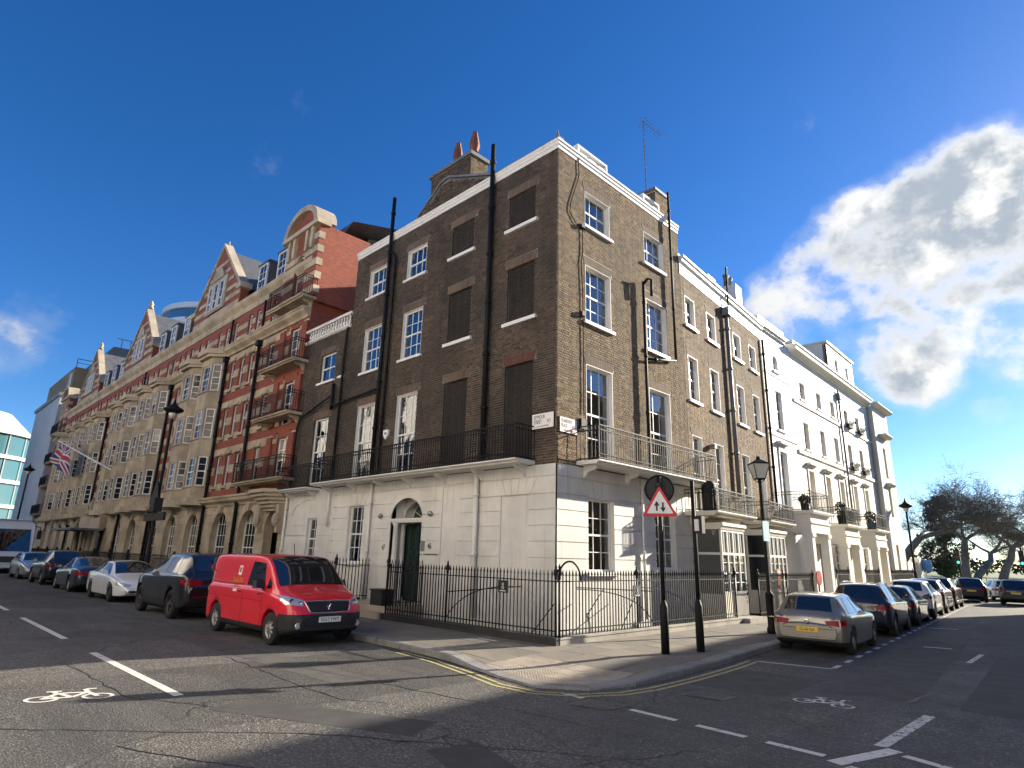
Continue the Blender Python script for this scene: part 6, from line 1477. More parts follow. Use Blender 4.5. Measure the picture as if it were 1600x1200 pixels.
def car(kind, label, cat, x, y, heading, pm, scale=1.0, name='parked_car', plate=None, rear_plate=True, rim=None, rails=False, group=None, opts=(), z=0.0, zs=1.0):
    """heading: angle of the nose; x,y: middle of the car on the road"""
    k = KIND[kind]; L = k['L']
    if kind not in GRIDS:
        g = body_grid(k); GRIDS[kind] = (g, BVHTree.FromPolygons(g.v, g.f))
    g, bvh = GRIDS[kind]
    root = thing(name, label, cat, (x, y, z), group); root.rotation_euler = (0,0,heading); root.scale = (scale, scale, scale*zs)
    ORG[root] = Vector((L/2,0,0))                     # parts are written with the tail at 0
    parts = {}
    for f in g.f:
        c = [sum(g.v[i][a] for i in f)/len(f) for a in range(3)]; key = 'body'
        if kind == 'van':
            if c[0] > 4.16 and c[2] < .66: key = 'bumper'
            elif c[2] < .36 and c[0] > .3: key = 'sill'
        elif kind == 'suv' and c[2] < .46: key = 'bumper'
        elif kind in ('hatch','saloon') and c[2] < (.33 if c[0] < .45 else .24): key = 'bumper'
        parts.setdefault(key, []).append(f)
    for key, fs in parts.items():
        used = sorted({i for f in fs for i in f}); ix = {o:n for n, o in enumerate(used)}; b = MB(); b.v = [g.v[i] for i in used]; b.f = [tuple(ix[i] for i in f) for f in fs]
        o_ = obj(b, key, pm if key == 'body' else M_trim, root, True)
        for pl_ in o_.data.polygons:
            if len(pl_.vertices) > 8: pl_.use_smooth = False
    def hit(p, d):
        d = Vector(d).normalized(); r = bvh.ray_cast(Vector(p)-d*3, d)
        return (r[0], r[1] if r[1].dot(d) < 0 else -r[1]) if r[0] is not None else (Vector(p), -d)
    def patch(quad, d, nu=8, nv=6, off=.006):
        b = MB(); q = [Vector(p) for p in quad]
        for i in range(nu+1):
            for j in range(nv+1):
                u, v = i/nu, j/nv; p = (q[0]*(1-u)+q[1]*u)*(1-v)+(q[3]*(1-u)+q[2]*u)*v; h, n = hit(p, d); b.v.append(tuple(h+n*off))
        b.f = [(i*(nv+1)+j,(i+1)*(nv+1)+j,(i+1)*(nv+1)+j+1,i*(nv+1)+j+1) for i in range(nu) for j in range(nv)]; return b
    (sx0,sz0,sy0),(sx1,sz1,sy1) = k['screen']
    obj(patch([(sx0,-sy0,sz0),(sx1,-sy1,sz1),(sx1,sy1,sz1),(sx0,sy0,sz0)], (-.6,0,-1), 8, 10), 'windscreen', M_cglass, root, True)
    (rx0,rz0,ry0),(rx1,rz1,ry1) = k['rear']
    if kind != 'van': obj(patch([(rx0,-ry0,rz0),(rx1,-ry1,rz1),(rx1,ry1,rz1),(rx0,ry0,rz0)], (1,0,-.55), 6, 10), 'rear_window', M_cglass, root, True)
    for sg in (-1,1):
        for w in k['sidew']: obj(patch([(p[0], sg*1.0, p[1]) for p in w], (0,-sg,0), 8, 6), 'side_window', M_cglass, root, True)
        if kind == 'van': obj(patch([(3.40,sg,1.13),(3.60,sg,1.14),(3.56,sg,1.24),(3.40,sg,1.36)], (0,-sg,0), 3, 3), 'side_window', M_cglass, root, True)
        zt = interp(k['belt'],1.5)
        for sx in k['seams']:
            zl = k['wr']*.9; obj(patch([(sx-.006,sg,zl),(sx+.006,sg,zl),(sx+.006,sg,zt),(sx-.006,sg,zt)], (0,-sg,0), 1, 10, .003), 'door_gap', M_under, root)
            obj(patch([(sx-.24,sg,zt-.13),(sx-.07,sg,zt-.13),(sx-.07,sg,zt-.10),(sx-.24,sg,zt-.10)], (0,-sg,0), 3, 1, .022), 'door_handle', pm if kind != 'van' else M_trim, root)
        mx = k['sidew'][-1][1][0]-.05; mz = zt+.05; my = interp(k['ws'],mx)
        b = MB(); b.v = []; prof = [(mx-.10,my-.02,mz-.05),(mx+.10,my-.02,mz-.06),(mx+.12,my+.18,mz-.02),(mx-.05,my+.20,mz-.03),(mx-.09,my-.02,mz+.07),(mx+.05,my-.02,mz+.05),(mx+.06,my+.16,mz+.13),(mx-.06,my+.19,mz+.13)]
        b.add([(p[0],sg*p[1],p[2]) for p in prof], [(0,1,2,3),(4,5,6,7),(0,1,5,4),(1,2,6,5),(2,3,7,6),(3,0,4,7)]); obj(b, 'wing_mirror', M_trim if kind == 'van' or 'darkmirror' in opts else pm, root)
    # lamps, grille, plates
    zf = interp(k['belt'], L-.35)
    if kind == 'van':
        hl = [[(4.35,.55,.90),(4.18,.95,1.02),(4.02,.98,.93),(4.30,.70,.80)]]
        for sg in (-1,1):
            obj(patch([(4.7,sg*.56,.93),(4.7,sg*.90,1.03),(4.7,sg*.90,.86),(4.7,sg*.60,.82)], (-1,0,0), 8, 4, .008), 'headlight', M_lamp, root, True)
            for yy, zz in ((.66,.885),(.80,.925)):
                h, n = hit((4.7,sg*yy,zz),(-1,0,0)); b = MB().lathe((h.x+.012,h.y,h.z), [(.045,0),(.05,.012),(.03,.014),(.012,.004)], 12, 'X'); obj(b, 'headlamp_bowl', M_black if yy > .7 else M_chrome, root)
            obj(patch([(4.12,sg,1.00),(4.40,sg,.95),(4.40,sg,.84),(4.18,sg,.92)], (0,-sg,0), 5, 3, .008), 'headlight', M_lamp, root, True)
            b = MB().lathe((0,0,0), [(.07,0),(.06,.02),(.02,.025)], 12, 'X'); h, n = hit((4.7,sg*.70,.44),(-1,0,0)); b.v = [(v[0]+h.x,v[1]+h.y,v[2]+h.z) for v in b.v]; obj(b, 'fog_lamp', M_lamp, root)
            obj(patch([(-.1,sg*.80,1.05),(-.1,sg*.90,1.05),(-.1,sg*.86,1.55),(-.1,sg*.78,1.55)], (1,0,0), 2, 6), 'tail_light', M_tail, root, True)
        obj(patch([(4.8,-.52,.90),(4.8,.52,.90),(4.8,.44,.70),(4.8,-.44,.70)], (-1,0,0), 10, 4, .010), 'grille', M_black, root, True)
        h = [hit((4.8,yy,zz),(-1,0,0))[0]+Vector((.014,0,0)) for yy, zz in ((-.55,.915),(0,.925),(.55,.915),(.46,.69),(0,.68),(-.46,.69),(-.55,.915))]; pts = []
        for a, c in zip(h, h[1:]):
            for i in range(6):
                q = a.lerp(c, i/6); pts.append(hit((4.8,q.y,q.z),(-1,0,0))[0]+Vector((.014,0,0)))
        obj(MB().tube(pts+[pts[0]], .014, 6, False), 'grille_surround', M_chrome, root, True)
        b = MB(); hx = hit((4.8,0,.80),(-1,0,0))[0].x+.03               # rampant lion badge, simplified to its strokes
        for pts in ([(-.02,.74),(-.015,.79),(.0,.83),(.015,.86),(.0,.885),(-.025,.87)],[(.0,.83),(.035,.85)],[(-.005,.80),(.035,.80)],[(-.015,.79),(-.04,.83),(-.055,.80)],[(-.015,.77),(.03,.755),(.02,.735)]): b.tube([(hx,p[0]*1.2,p[1]-.005) for p in pts], .010, 5)
        obj(b, 'badge', M_chrome, root)
        obj(patch([(4.8,-.75,.40),(4.8,.75,.40),(4.8,.75,.50),(4.8,-.75,.50)], (-1,0,0), 10, 2, .012), 'lower_grille', M_black, root)
    else:
        for sg in (-1,1):
            zh = zf-.06
            obj(patch([(L+.2,sg*.40,zh-.03),(L+.2,sg*.84,zh+.07),(L+.2,sg*.84,zh-.05),(L+.2,sg*.46,zh-.12)], (-1,0,0), 8, 3, .006), 'headlight', M_lamp, root, True)
            zt2 = interp(k['belt'],.2)-.12
            obj(patch([(-.2,sg*.42,zt2-.02),(-.2,sg*.86,zt2+.02),(-.2,sg*.86,zt2-.14),(-.2,sg*.46,zt2-.12)], (1,0,0), 6, 3, .006), 'tail_light', M_tail, root, True)
            obj(patch([(.02,sg,zt2+.0),(.30,sg,zt2+.02),(.24,sg,zt2-.10),(.02,sg,zt2-.12)], (0,-sg,0), 4, 3, .006), 'tail_light', M_tail, root, True)
        if kind != 'saloon': obj(patch([(L+.2,-.45,zf-.10),(L+.2,.45,zf-.10),(L+.2,.42,zf-.22),(L+.2,-.42,zf-.22)], (-1,0,0), 8, 3, .007), 'grille', M_black, root)
        obj(patch([(L+.2,-.55,.40),(L+.2,.55,.40),(L+.2,.55,.30),(L+.2,-.55,.30)], (-1,0,0), 8, 2, .007), 'lower_grille', M_black, root)
        zb2 = interp(k['belt'],.2)-.24
        obj(patch([(-.2,-.60,zb2-.10),(-.2,.60,zb2-.10),(-.2,.60,zb2-.088),(-.2,-.60,zb2-.088)], (1,0,0), 8, 1, .003), 'boot_gap', M_under, root)
        if 'strip' in opts: obj(patch([(-.2,-.62,zb2-.30),(-.2,.62,zb2-.30),(-.2,.62,zb2-.285),(-.2,-.62,zb2-.285)], (1,0,0), 8, 1, .008), 'bumper_strip', M_chrome, root)
        if 'badge' in opts:
            h, n = hit((-.2,0,zt2-.06),(1,0,0)); b = MB().ring((h.x-.012,0,h.z), (0,1,0), (0,0,1), .055, .010, 14, 5); b.tube([(h.x-.014,-.03,h.z+.03),(h.x-.014,-.01,h.z-.03),(h.x-.014,0,h.z),(h.x-.014,.01,h.z-.03),(h.x-.014,.03,h.z+.03)], .007, 4); obj(b, 'badge', M_chrome, root)
    def numplate(xp, d, zc, txt, m):
        h, n = hit((xp,0,zc), (d,0,0)); px = h.x-d*.018
        p = obj(MB().box(px-.008,px+.008,-.26,.26,zc-.056,zc+.056), 'number_plate', m, root)
        if txt: put_text(txt, .105, M_ink, p, (px-d*.010,0,zc-.002), (0,-d,0) if d > 0 else (0,1,0), (0,0,1), .88, 'registration', .002)
    if kind == 'van': numplate(5.2,-1,.55,plate,M_plate_w)
    else:
        zr = interp(k['belt'],.2)-.36 if kind != 'suv' else interp(k['belt'],.2)-.30
        numplate(-.5,1,zr,plate if rear_plate else None,M_plate_y); numplate(L+.5,-1,.44 if kind != 'suv' else .55,plate if not rear_plate else None,M_plate_w)
    for cx in k['wx']:
        for sg in (-1,1):
            r = k['wr']; yc = interp(k['ws'],cx)-.115; wd = .205
            pf = [(r*.60,-wd/2),(r*.90,-wd/2),(r*.985,-wd*.38),(r,-wd*.2),(r,wd*.2),(r*.985,wd*.38),(r*.90,wd/2),(r*.60,wd/2)]
            w = obj(MB().lathe((cx,sg*yc,r), pf+[pf[0]], 24, 'Y', False), 'wheel', M_tyre, root, True)
            b = MB().lathe((cx,sg*(yc+.02),r), [(r*.64,-.04*sg),(r*.66,.06*sg),(r*.60,.075*sg),(r*.57,.03*sg),(r*.5,-.02*sg),(.02,-.03*sg)], 24, 'Y', False); 
            for i in range(5 if kind != 'van' else 8):
                a = 2*math.pi*i/(5 if kind != 'van' else 8)+.3; dxx, dzz = math.cos(a), math.sin(a); wsp = .05 if kind != 'van' else .035
                yo, yi = sg*(yc+.085), sg*(yc+.05)
                b.add([(cx+dxx*.03-dzz*wsp,yo,r+dzz*.03+dxx*wsp),(cx+dxx*.03+dzz*wsp,yo,r+dzz*.03-dxx*wsp),(cx+dxx*r*.6+dzz*wsp*.7,yo-sg*.01,r+dzz*r*.6-dxx*wsp*.7),(cx+dxx*r*.6-dzz*wsp*.7,yo-sg*.01,r+dzz*r*.6+dxx*wsp*.7),
                       (cx+dxx*.03-dzz*wsp,yi,r+dzz*.03+dxx*wsp),(cx+dxx*.03+dzz*wsp,yi,r+dzz*.03-dxx*wsp),(cx+dxx*r*.6+dzz*wsp*.7,yi,r+dzz*r*.6-dxx*wsp*.7),(cx+dxx*r*.6-dzz*wsp*.7,yi,r+dzz*r*.6+dxx*wsp*.7)], [(0,1,2,3),(4,5,6,7),(0,1,5,4),(1,2,6,5),(2,3,7,6),(3,0,4,7)])
            b.lathe((cx,sg*(yc+.06),r), [(.06,-.02),(.06,.03*sg),(.03,.035*sg)], 10, 'Y'); obj(b, 'rim', rim or M_rim, w, True)
    b = MB(); b.box(.25,L-.3,-.60,.60,.20,.62); b.box(k['wx'][0]+k['wr']+.1,k['wx'][1]-k['wr']-.1,-.8,.8,.2,.55); obj(b, 'underbody', M_under, root)
    if rails:
        for sg in (-1,1):
            b = MB().tube([(.75,sg*.57,interp(k['top'],.75)-.03),(.85,sg*.56,interp(k['top'],.9)+.02),(1.6,sg*.56,interp(k['top'],1.6)+.015),(2.2,sg*.55,interp(k['top'],2.2)+.02),(2.32,sg*.55,interp(k['top'],2.32)-.03)], .018, 6); obj(b, 'roof_rail', M_chrome, root, True)
    return root, patch, hit
P_red = paint('post_red_paint', (.68,.012,.026)); P_black = paint('black_paint', (.008,.008,.010)); P_white = paint('white_car_paint', (.72,.73,.74)); P_navy = paint('dark_blue_paint', (.012,.018,.040)); P_gold = paint('champagne_metallic', (.27,.255,.225), .6, .34); P_grey = paint('dark_grey_metallic', (.055,.056,.060), .4, .34); P_silver = paint('silver_metallic', (.45,.46,.47), .6, .34); P_dkblue = paint('blue_black_paint', (.010,.012,.022))
van, vp, vh = car('van', 'bright red delivery van with black bumper parked facing the corner', 'van', -4.5, -5.0, 0.0, P_red, 1.0, 'delivery_van', 'KS17 YWT', rim=M_steel)
# livery on the side of the van: cipher panel, lettering block and small crown plate
obj(vp([(1.72,-1,1.58),(1.90,-1,1.58),(1.90,-1,1.36),(1.72,-1,1.36)], (0,1,0), 3, 4, .004), 'livery_panel', M_enamel, van)
obj(vp([(1.76,-1,1.54),(1.86,-1,1.54),(1.86,-1,1.42),(1.76,-1,1.42)], (0,1,0), 2, 2, .006), 'livery_cipher', M_redink, van)
M_gold = mat('gold_lettering', (.62,.30,.03), .4)
for txt, zz, sz, mm in (('Royal Mail', 1.26, .17, M_gold), ('delivering', 1.11, .10, M_gold)):
    yy = vh((1.8,-1,zz),(0,1,0))[0].y-.006; put_text(txt, sz, mm, van, (1.8,yy,zz), (1,0,0), (0,0,1), .85)
obj(vp([(1.70,-1,1.05),(1.92,-1,1.05),(1.92,-1,.99),(1.70,-1,.99)], (0,1,0), 3, 1, .004), 'livery_panel', M_enamel, van)
obj(vp([(.35,-1,1.16),(2.25,-1,1.16),(2.25,-1,1.175),(.35,-1,1.175)], (0,1,0), 12, 1, .003), 'slide_rail', M_under, van)
obj(vp([(.2,-1,.86),(3.3,-1,.86),(3.3,-1,.865),(.2,-1,.865)], (0,1,0), 14, 1, .003), 'crease', M_under, van)
obj(MB().tube([(2.75,.0,1.86),(2.62,.02,2.12)], .008, 5), 'aerial', M_black, van)
grpL = 'cars parked along the main street'; grpR = 'cars parked along the side street'
car('suv', 'black SUV with yellow rear plate parked right behind the red van', 'car', -11.0, -4.95, math.pi, P_black, 1.06, plate='LX70 OHD', rim=M_rimdark, group=grpL, zs=1.05, opts=('strip',))
car('saloon', 'white electric saloon parked facing the camera on the main street', 'car', -17.9, -4.9, 0.0, P_white, 1.0, rim=M_rimdark, group=grpL)
car('saloon', 'dark blue saloon with red tail lights parked behind the white saloon', 'car', -24.4, -4.9, math.pi, P_navy, 1.02, group=grpL)
car('suv', 'black SUV with red tail lights parked beyond the dark blue saloon', 'car', -30.6, -4.9, math.pi, P_dkblue, 1.03, group=grpL)
car('hatch', 'silver hatchback parked in front of the white coach', 'car', -37.2, -4.95, 0.0, P_silver, 1.05, group=grpL)
ha = math.pi/2+R(5)
def rc(y, off=.90): return dx(y)-off
def rcar(kind, y0, label, pm, sc_, **kw):
    L = KIND[kind]['L']*sc_; yc = y0+L/2; return car(kind, label, 'car', rc(yc, kw.pop('off', .90)), yc, ha, pm, sc_, group=grpR, **kw)
rcar('hatch', 3.05, 'champagne gold hatchback parked nearest the corner in the side street', P_gold, .90, plate='GL66 FJA', opts=('badge','strip'))
rcar('suv', 8.35, 'dark blue crossover with roof rails parked in front of the gold hatchback', P_navy, .88, plate='RJ67 WUO', rails=True)
rcar('hatch', 13.0, 'dark grey hatchback third in the side street parking row', P_grey, .90)
rcar('suv', 17.2, 'white SUV with dark glass fourth in the side street parking row', P_white, .88)
rcar('suv', 21.4, 'dark grey SUV fifth in the side street parking row', P_grey, .88)
rcar('suv', 25.8, 'black SUV at the far end of the side street parking row', P_black, .90)
car('suv', 'black car driving away in the lane of the side street', 'car', 5.15, 35.0, ha, P_black, .86, name='moving_car')
car('suv', 'dark car waiting at the far junction beside the parked row', 'car', 2.6, 36.5, ha+.15, P_dkblue, .86, name='moving_car')
car('hatch', 'white car beyond the dark car at the far junction', 'car', 3.6, 41.0, ha+.25, P_white, .9, name='moving_car')
# coach
co = thing('coach', 'white coach with big windscreen at the far end of the parked row', 'coach', (-50,-5.4,0))
M_coach = mat('coach_white', (.66,.68,.72), .35, coat=.6); xf = -44.6
b = MB(); prof = [(-1.25,.35),(-1.27,1.2),(-1.27,2.6),(-1.18,3.35),(-.9,3.62),(.9,3.62),(1.18,3.35),(1.27,2.6),(1.27,1.2),(1.25,.35)]
for xx, kk, lean in ((xf-11.5,1,0),(xf-.7,1,0),(xf-.25,.985,.10),(xf,.95,.30)): b.v += [(xx-(max(z-1.6,0)*lean), -5.35+y*kk, .35+(z-.35)*(1 if kk == 1 else .985)) for y, z in prof]
n = len(prof); b.f = [(i*n+j,i*n+(j+1)%n,(i+1)*n+(j+1)%n,(i+1)*n+j) for i in range(3) for j in range(n)]+[tuple(range(n)), tuple(range(3*n,4*n))[::-1]]
cb = obj(b, 'body', M_coach, co, False); bt = BVHTree.FromPolygons([Vector(v) for v in b.v], b.f)
def cpatch(q, d, nu, nv, off, nm, m):
    o = MB(); q = [Vector(p) for p in q]; d = Vector(d)
    for i in range(nu+1):
        for j in range(nv+1):
            u, v = i/nu, j/nv; p = (q[0]*(1-u)+q[1]*u)*(1-v)+(q[3]*(1-u)+q[2]*u)*v; r_ = bt.ray_cast(p-d*4, d); o.v.append(tuple((r_[0] if r_[0] else p)-d*off))
    o.f = [(i*(nv+1)+j,(i+1)*(nv+1)+j,(i+1)*(nv+1)+j+1,i*(nv+1)+j+1) for i in range(nu) for j in range(nv)]; return obj(o, nm, m, co)
cpatch([(xf,-6.45,1.45),(xf,-4.25,1.45),(xf,-4.35,2.95),(xf,-6.35,2.95)], (-1,0,0), 6, 8, .02, 'windscreen', M_cglass)
cpatch([(xf,-6.4,.72),(xf,-4.3,.72),(xf,-4.3,1.12),(xf,-6.4,1.12)], (-1,0,0), 4, 2, .02, 'grille_band', M_trim); cpatch([(xf,-5.6,.42),(xf,-5.1,.42),(xf,-5.1,.54),(xf,-5.6,.54)], (-1,0,0), 1, 1, .02, 'number_plate', M_plate_w)
for q in (-6.35,-4.65): cpatch([(xf,q,.58),(xf,q+.3,.58),(xf,q+.3,.76),(xf,q,.76)], (-1,0,0), 1, 1, .03, 'headlight', M_lamp)
for i in range(6): cpatch([(xf-1.2-1.7*i,-7,1.6),(xf-2.75-1.7*i,-7,1.6),(xf-2.75-1.7*i,-7,3.0),(xf-1.2-1.7*i,-7,3.0)], (0,1,0), 2, 2, .01, 'side_window', M_cglass)
for xx in (xf-2.4, xf-8.5):
    for yy in (-6.45,-4.25): obj(MB().lathe((xx,yy,.5), [(.3,-.15),(.46,-.15),(.5,-.08),(.5,.08),(.46,.15),(.3,.15)], 18, 'Y'), 'wheel', M_tyre, co, True)
for sg, yy in ((-1,-6.75),(1,-3.95)): obj(MB().tube([(xf-.4,yy-sg*.2,3.2),(xf+.3,yy,3.1),(xf+.35,yy,2.9)], .03, 6).box(xf+.25,xf+.4,yy-.12,yy+.12,2.3,2.9), 'wing_mirror', M_black, co)

# ================================================================== street furniture
def signpost(x, y, top, label, fat=1.1, r=.045, rf=.085):
    t = thing('sign_post', label, 'sign post', (x,y,.12))
    b = MB().tube([(x,y,.10),(x,y,fat-.08),(x,y,fat+.06)], [rf,rf,r], 14); obj(b, 'base', M_iron, t, True)
    obj(MB().tube([(x,y,fat),(x,y,top)], r, 12), 'pole', M_iron, t, True); return t
s1 = signpost(3.38,-.51,3.72,'black sign post with round disc and red triangle two way traffic sign')
fwd = Vector((10.62-3.38,-12.41+.51,0)).normalized(); rt = Vector((-fwd.y,fwd.x,0)); rt = Vector((0,0,1)).cross(fwd)
c = Vector((3.38,-.51,3.45))-fwd*.10
# the round plate is seen from behind: grey black back with a rim
b = MB()
for rad, off in ((.315,0),(.315,.03)): b.v += [tuple(c+rt*rad*math.cos(2*math.pi*i/32)+Vector((0,0,1))*rad*math.sin(2*math.pi*i/32)+fwd*off) for i in range(32)]
b.f = [tuple(range(32)), tuple(range(32,64))]+[(i,(i+1)%32,32+(i+1)%32,32+i) for i in range(32)]
disc = obj(b, 'disc', M_trim, s1); obj(MB().ring(c+fwd*.03, rt, (0,0,1), .30, .022, 32, 6), 'disc_rim', M_iron, disc)
fr = Fr(3.38+fwd.x*.06, -.51+fwd.y*.06, rt.x, rt.y, fwd.x, fwd.y)
def tri(w, h, z0, rd=.05):
    P_ = [(-w/2,z0),(w/2,z0),(0,z0+h)]; out = []
    for i in range(3):
        p, a, e = Vector(P_[i]), Vector(P_[i-1]), Vector(P_[(i+1)%3]); u, v = (a-p).normalized(), (e-p).normalized()
        for k in range(5):
            t = k/4; out.append(tuple((p+u*rd)*(1-t)**2+p*2*t*(1-t)+(p+v*rd)*t*t))
    return out
tr_ = obj(MB().fprism(fr, tri(.75,.66,2.86,.06), 0, .02), 'triangle_border', mat('sign_red', (.55,.02,.03), .35), s1)
obj(MB().fprism(fr, tri(.56,.49,2.925,.03), .02, .024), 'triangle_face', M_enamel, s1)
def arrow(cx, z0, z1, up):
    b = MB(); b.fprism(fr, [(cx-.018,z0),(cx+.018,z0),(cx+.018,z1),(cx-.018,z1)], .024, .028)
    t, q = (z1+.05, z1-.03) if up else (z0-.05, z0+.03); s = 1 if up else -1
    b.fprism(fr, [(cx,t),(cx-.055,q-.01*s),(cx-.035,q-.03*s),(cx,q+.02*s),(cx+.035,q-.03*s),(cx+.055,q-.01*s)], .0245, .0285); obj(b, 'arrow', M_ink, tr_)
arrow(-.065,2.98,3.14,True); arrow(.065,3.0,3.16,False)
b = MB()
for z in (3.3,3.55,3.0): b.tube([(3.38,-.51,z-.03),(3.38,-.51,z+.03)], .058, 10)
obj(b, 'clamp', M_trim, s1)
s2 = signpost(3.64,.46,3.72,'plain black post with small grey box right of the triangle sign post')
obj(MB().box(3.68,3.86,.40,.54,2.55,2.92), 'control_box', M_trim, s2); obj(MB().box(3.70,3.80,.36,.40,2.6,2.85), 'label_plate', M_enamel, s2)
def lantern(x, y, h, label, square=True):
    t = thing('street_lamp', label, 'street lamp', (x,y,.12))
    b = MB().lathe((x,y,.1), [(.13,0),(.13,.15),(.10,.2),(.10,1.0),(.12,1.03),(.06,1.1),(.05,1.2),(.042,h-.75),(.06,h-.72),(.04,h-.68)], 12); obj(b, 'column', M_iron, t, True)
    zb, zt = h-.55, h-.12; r0, r1 = .12, .23
    def sq(r, z): return [(x+r*c, y+r*s, z) for c, s in ((1,.0),(0,1),(-1,0),(0,-1))]
    b = MB(); lo, hi = sq(r0*1.414,zb), sq(r1*1.414,zt)
    obj(MB().add(lo+hi, [(0,1,5,4),(1,2,6,5),(2,3,7,6),(3,0,4,7)]), 'glass', mat('lantern_glass', (.55,.56,.5), .2, 0, .8), t)
    for i in range(4): b.tube([lo[i],hi[i]], .014, 4); b.tube([hi[i],hi[(i+1)%4]], .02, 4); b.tube([lo[i],lo[(i+1)%4]], .018, 4)
    b.add(sq(r1*1.5,zt)+sq(.06,h+.02)+sq(.05,h+.1), [(0,1,5,4),(1,2,6,5),(2,3,7,6),(3,0,4,7),(4,5,9,8),(5,6,10,9),(6,7,11,10),(7,4,8,11),(8,9,10,11)])
    for i in range(4): b.tube([(x,y,h-.7),tuple(Vector(lo[i]))], .012, 4)
    obj(b, 'lantern_frame', M_iron, t); return t
lp = lantern(3.14,5.35,4.85,'black street lamp with glass lantern behind the gold hatchback')
obj(MB().box(3.19,3.21,5.15,5.55,2.55,3.1), 'parking_sign', mat('pale_blue_sign', (.45,.68,.72), .4), lp)
def tall_lamp(x, y, h, label, arm=-.5):
    t = thing('street_lamp', label, 'street lamp', (x,y,.12))
    obj(MB().lathe((x,y,.1), [(.16,0),(.16,.2),(.12,.3),(.11,1.5),(.08,1.6),(.065,h-.4),(.05,h)], 12), 'column', M_iron, t, True)
    obj(MB().lathe((x,y,h-.35), [(.05,0),(.13,.05),(.42,.2),(.45,.27),(.2,.42),(.08,.55),(.02,.8)], 16), 'lamp_hood', M_iron, t, True)
    obj(MB().lathe((x,y,h-.55), [(.05,0),(.16,.12),(.2,.35)], 12), 'lamp_glass', MATS['lantern_glass'], t, True); return t
tl = tall_lamp(-20.6,-3.55,8.3,'tall black street lamp with hooded lantern in front of the hotel')
bx_ = obj(MB().box(-20.9,-20.3,-3.75,-3.4,3.5,4.1).box(-22.0,-19.2,-3.62,-3.52,3.1,3.45).add([(-21.1,-3.7,4.1),(-20.1,-3.7,4.1),(-20.6,-3.7,5.0),(-21.1,-3.66,4.1),(-20.1,-3.66,4.1),(-20.6,-3.66,5.0)], [(0,1,2),(3,4,5),(0,1,4,3),(1,2,5,4),(2,0,3,5)]), 'sign_back', M_black, tl)
signpost(-21.3,-3.5,4.2,'second black post next to the tall street lamp by the hotel')
tall_lamp(-58,-3.6,8.4,'far black street lamp near the end of the main street'); tall_lamp(-66,-14.5,8.8,'farthest black street lamp across the main street')
pbx = thing('planter_box', 'black square planter box beside the arched door steps', 'planter', (-5.9,-1.2,.45)); obj(MB().box(-6.30,-5.68,-1.30,-.9,.45,.90).box(-6.33,-5.65,-1.33,-.87,.87,.91), 'box', M_black, pbx)
# ---------------------------------------------------------------- far end: traffic lights, signs, park
def traffic_light(x, y, label):
    t = thing('traffic_light', label, 'traffic light', (x,y,0)); obj(MB().tube([(x,y,0),(x,y,3.4)], .06, 8), 'pole', M_iron, t); obj(MB().box(x-.15,x+.15,y-.24,y-.06,2.2,3.2), 'head', M_black, t)
    for i, (m_, c_) in enumerate((('dark_lens',(.05,.008,.008)),('dark_lens2',(.05,.03,.005)))): obj(MB().lathe((x,y-.25,3.1-.36*i), [(.085,0),(.085,-.03),(.02,-.04)], 10, 'Y'), 'lens', mat(m_, c_, .3), t)
    gm = mat('green_signal', (.02,.5,.3), .3); bs = gm.node_tree.nodes['Principled BSDF']; bs.inputs['Emission Color'].default_value = (.05,1,.55,1); bs.inputs['Emission Strength'].default_value = 1.2
    obj(MB().lathe((x,y-.25,2.38), [(.085,0),(.085,-.03),(.02,-.04)], 10, 'Y'), 'green_lens', gm, t)
traffic_light(.9,45.0,'green traffic light left of the far junction'); traffic_light(4.85,43.0,'green traffic light at the right of the far junction')
bs_ = thing('blue_sign', 'blue direction sign on a post at the far junction', 'sign', (-1.0,44,0)); obj(MB().box(-1.55,-.65,43.95,44.0,1.7,2.5), 'panel', mat('blue_sign_face', (.03,.16,.42), .4), bs_); obj(MB().box(-1.14,-1.08,44.0,44.06,0,2.45), 'post', M_lead, bs_)
tall_lamp(-.6,38.5,6.2,'black lamp post with glass lantern near the park end of the side street')
def _grass(t, b):
    p = poscoord(t); c = t.ramp(t.noise(p, .35, 6, .7), [(.3,(.055,.085,.022)),(.5,(.085,.125,.032)),(.7,(.12,.15,.045))]); t.link(c, b.inputs['Base Color']); b.inputs['Roughness'].default_value = .9; set_bump(t, b, t.noise(p, 9, 4, .7), .6, .05)
obj(MB().quad((-140,57,.02),(140,57,.02),(140,420,1.5),(-140,420,1.5)), 'park_lawn', mat('park_grass', fn=_grass), kind='structure')
obj(MB().quad((-140,47,.0),(140,47,.0),(140,57,.0),(-140,57,.0)), 'park_road', M_patch, kind='structure')
pr_ = thing('park_railing', 'low dark railing along the edge of the park', 'railing', (0,58,0)); b = MB()
for i in range(100): b.box(-30+i*.5,-29.96+i*.5,57.98,58.02,0,1.2)
b.box(-30,20,57.97,58.03,1.15,1.2); b.box(-30,20,57.97,58.03,.2,.25); obj(b, 'railing', M_iron, pr_)
M_bark = mat('plane_bark', fn=stained((.24,.205,.165), .4, 1.2, .4, 8, .5, (.5,.48,.44)), rough=.9); M_twig = mat('bare_twigs', fn=stained((.20,.165,.125), .3, 2), rough=.9)  # twig colour paled to stand in for haze over the far crowns
